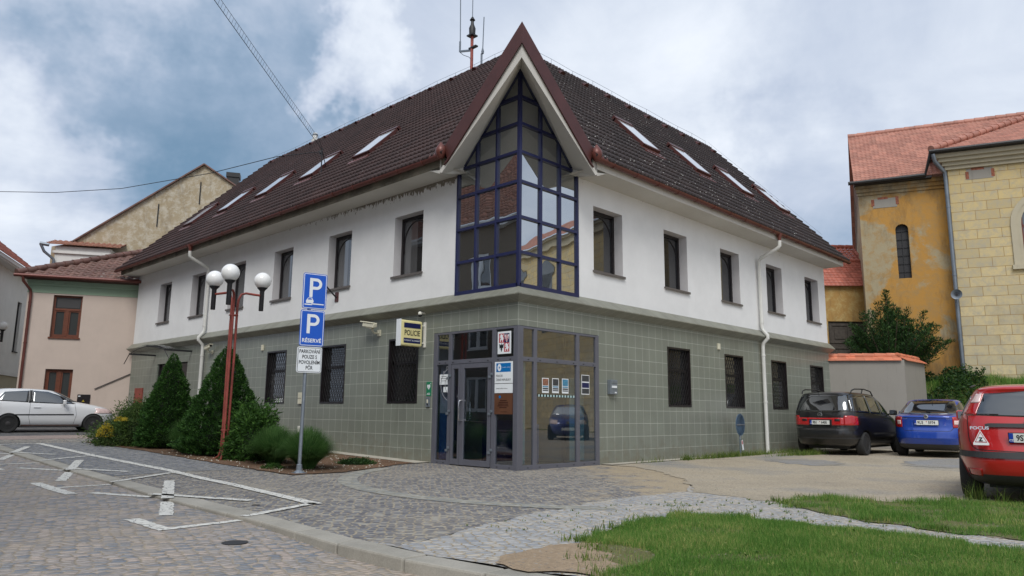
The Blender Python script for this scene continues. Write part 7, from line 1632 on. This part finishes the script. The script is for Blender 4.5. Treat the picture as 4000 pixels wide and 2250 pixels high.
# --- white hatchback at the left
sl = [(.20, -.50, 2.9, .66, 4.5, 3.4), (.26, -.62, 3.08, .76, 4.5, 3.4), (.38, -.70, 3.18, .81, 4.2, 3.2), (.52, -.725, 3.2, .825, 4.2, 3.2), (.62, -.72, 3.19, .825, 4.2, 3.2), (.74, -.69, 3.1, .822, 4.4, 3.2), (.84, -.67, 2.92, .815, 4.6, 3.2), (.92, -.65, 2.62, .80, 4.6, 3.3), (.97, -.63, 2.34, .785, 4.6, 3.5), (1.01, -.61, 2.1, .77, 4.6, 3.7), (1.06, -.585, 1.93, .75, 4.6, 3.9), (1.15, -.53, 1.78, .71, 4.6, 4), (1.26, -.46, 1.58, .655, 4.6, 4), (1.35, -.40, 1.38, .605, 4.4, 4), (1.41, -.34, 1.16, .55, 4, 3.8), (1.445, -.22, .9, .44, 3.4, 3.2), (1.46, .0, .6, .28, 3, 2.8), (1.465, .2, .4, .1, 2.4, 2.4)]
t, b = make_car('white_hatchback', 'white three-door hatchback parked sideways in front of the beige house', (-4.82, 17.15+.70, gz(17.6)-.02), R(-6), .95, sl, M['car_white'], 2.46, .30, 1.43, .0)
patch(b, 'F', [(.50, 1.36), (-.50, 1.36)], [(.70, 1.02), (-.70, 1.02)], 'windscreen', M['car_glass'], t, 20, 8); patch(b, 'B', [(.46, 1.36), (-.46, 1.36)], [(.62, 1.06), (-.62, 1.06)], 'rear_window', M['car_glass'], t, 16, 8)
for s in (1, -1):
    sd_ = 'L' if s > 0 else 'R'
    patch(b, sd_, [(-.16, 1.33), (.52, 1.385)], [(-.40, 1.04), (.50, .99)], 'quarter_window', M['car_glass'], t, 10, 8); patch(b, sd_, [(.62, 1.385), (1.05, 1.36), (1.50, 1.20), (1.74, 1.03)], [(.60, .985), (1.05, .965), (1.50, .955), (1.90, .955)], 'door_window', M['car_glass'], t, 14, 8)
    patch(b, sd_, [(.53, 1.395), (.61, 1.395)], [(.51, .98), (.595, .98)], 'door_pillar', M['black'], t, 2, 6, .0045)
    seam(b, sd_, [(.56, .98), (.55, .5), (.62, .27)], M['black'], t, .008); seam(b, sd_, [(1.86, .93), (1.93, .6), (1.86, .27)], M['black'], t, .008); seam(b, sd_, [(-.02, .585), (1.85, .60)], M['black'], t, .04, .008, 'side_strip'); seam(b, sd_, [(.35, .245), (2.05, .245)], M['brick'], t, .03, .003, 'rusty_sill'); mirror(t, 1.52, s*.80, .98, M['car_white'], s)
    m = MB(); m.box(.66, .86, s*.828-.014, s*.828+.014, .82, .85); m.build('door_handle', M['car_white'], t, bevel=.006)
    patch(b, 'F', [(s*.42, .80), (s*.70, .82)], [(s*.42, .64), (s*.76, .64)], 'headlight', M['lamp_clear'], t, 8, 6, .008); patch(b, sd_, [(2.74, .82), (2.95, .78)], [(2.80, .66), (3.02, .66)], 'headlight_side', M['lamp_clear'], t, 6, 6, .006)
# --- navy hatchback behind the camera's right, mirrored in the entrance glazing
sl2 = [(z, xr, xf, w_, a_, c_) for z, xr, xf, w_, a_, c_ in sl]
t, b = make_car('navy_hatchback', 'navy hatchback facing the entrance, only seen mirrored in the entrance glazing', (16.0, -11.8, 0), R(142), 1.05, sl2, M['car_navy'], 2.46, .30, 1.43, .0)
patch(b, 'F', [(.50, 1.36), (-.50, 1.36)], [(.70, 1.02), (-.70, 1.02)], 'windscreen', M['sky_glass'], t, 20, 8); seam(b, 'F', [(.40, .60), (-.40, .60)], M['black'], t, .10, .006, 'grille')
for s in (1, -1): patch(b, 'F', [(s*.42, .80), (s*.70, .82)], [(s*.42, .64), (s*.76, .64)], 'headlight', M['lamp_clear'], t, 8, 6, .008)
m = MB(); m.lathe([(.06, 0), (.06, .012)], 18, (3.2, 0, .70), 'x'); m.build('round_emblem', M['chrome'], t); m = MB(); m.box(3.2, 3.22, -.26, .26, .40, .51); m.build('number_plate', M['plate'], t)
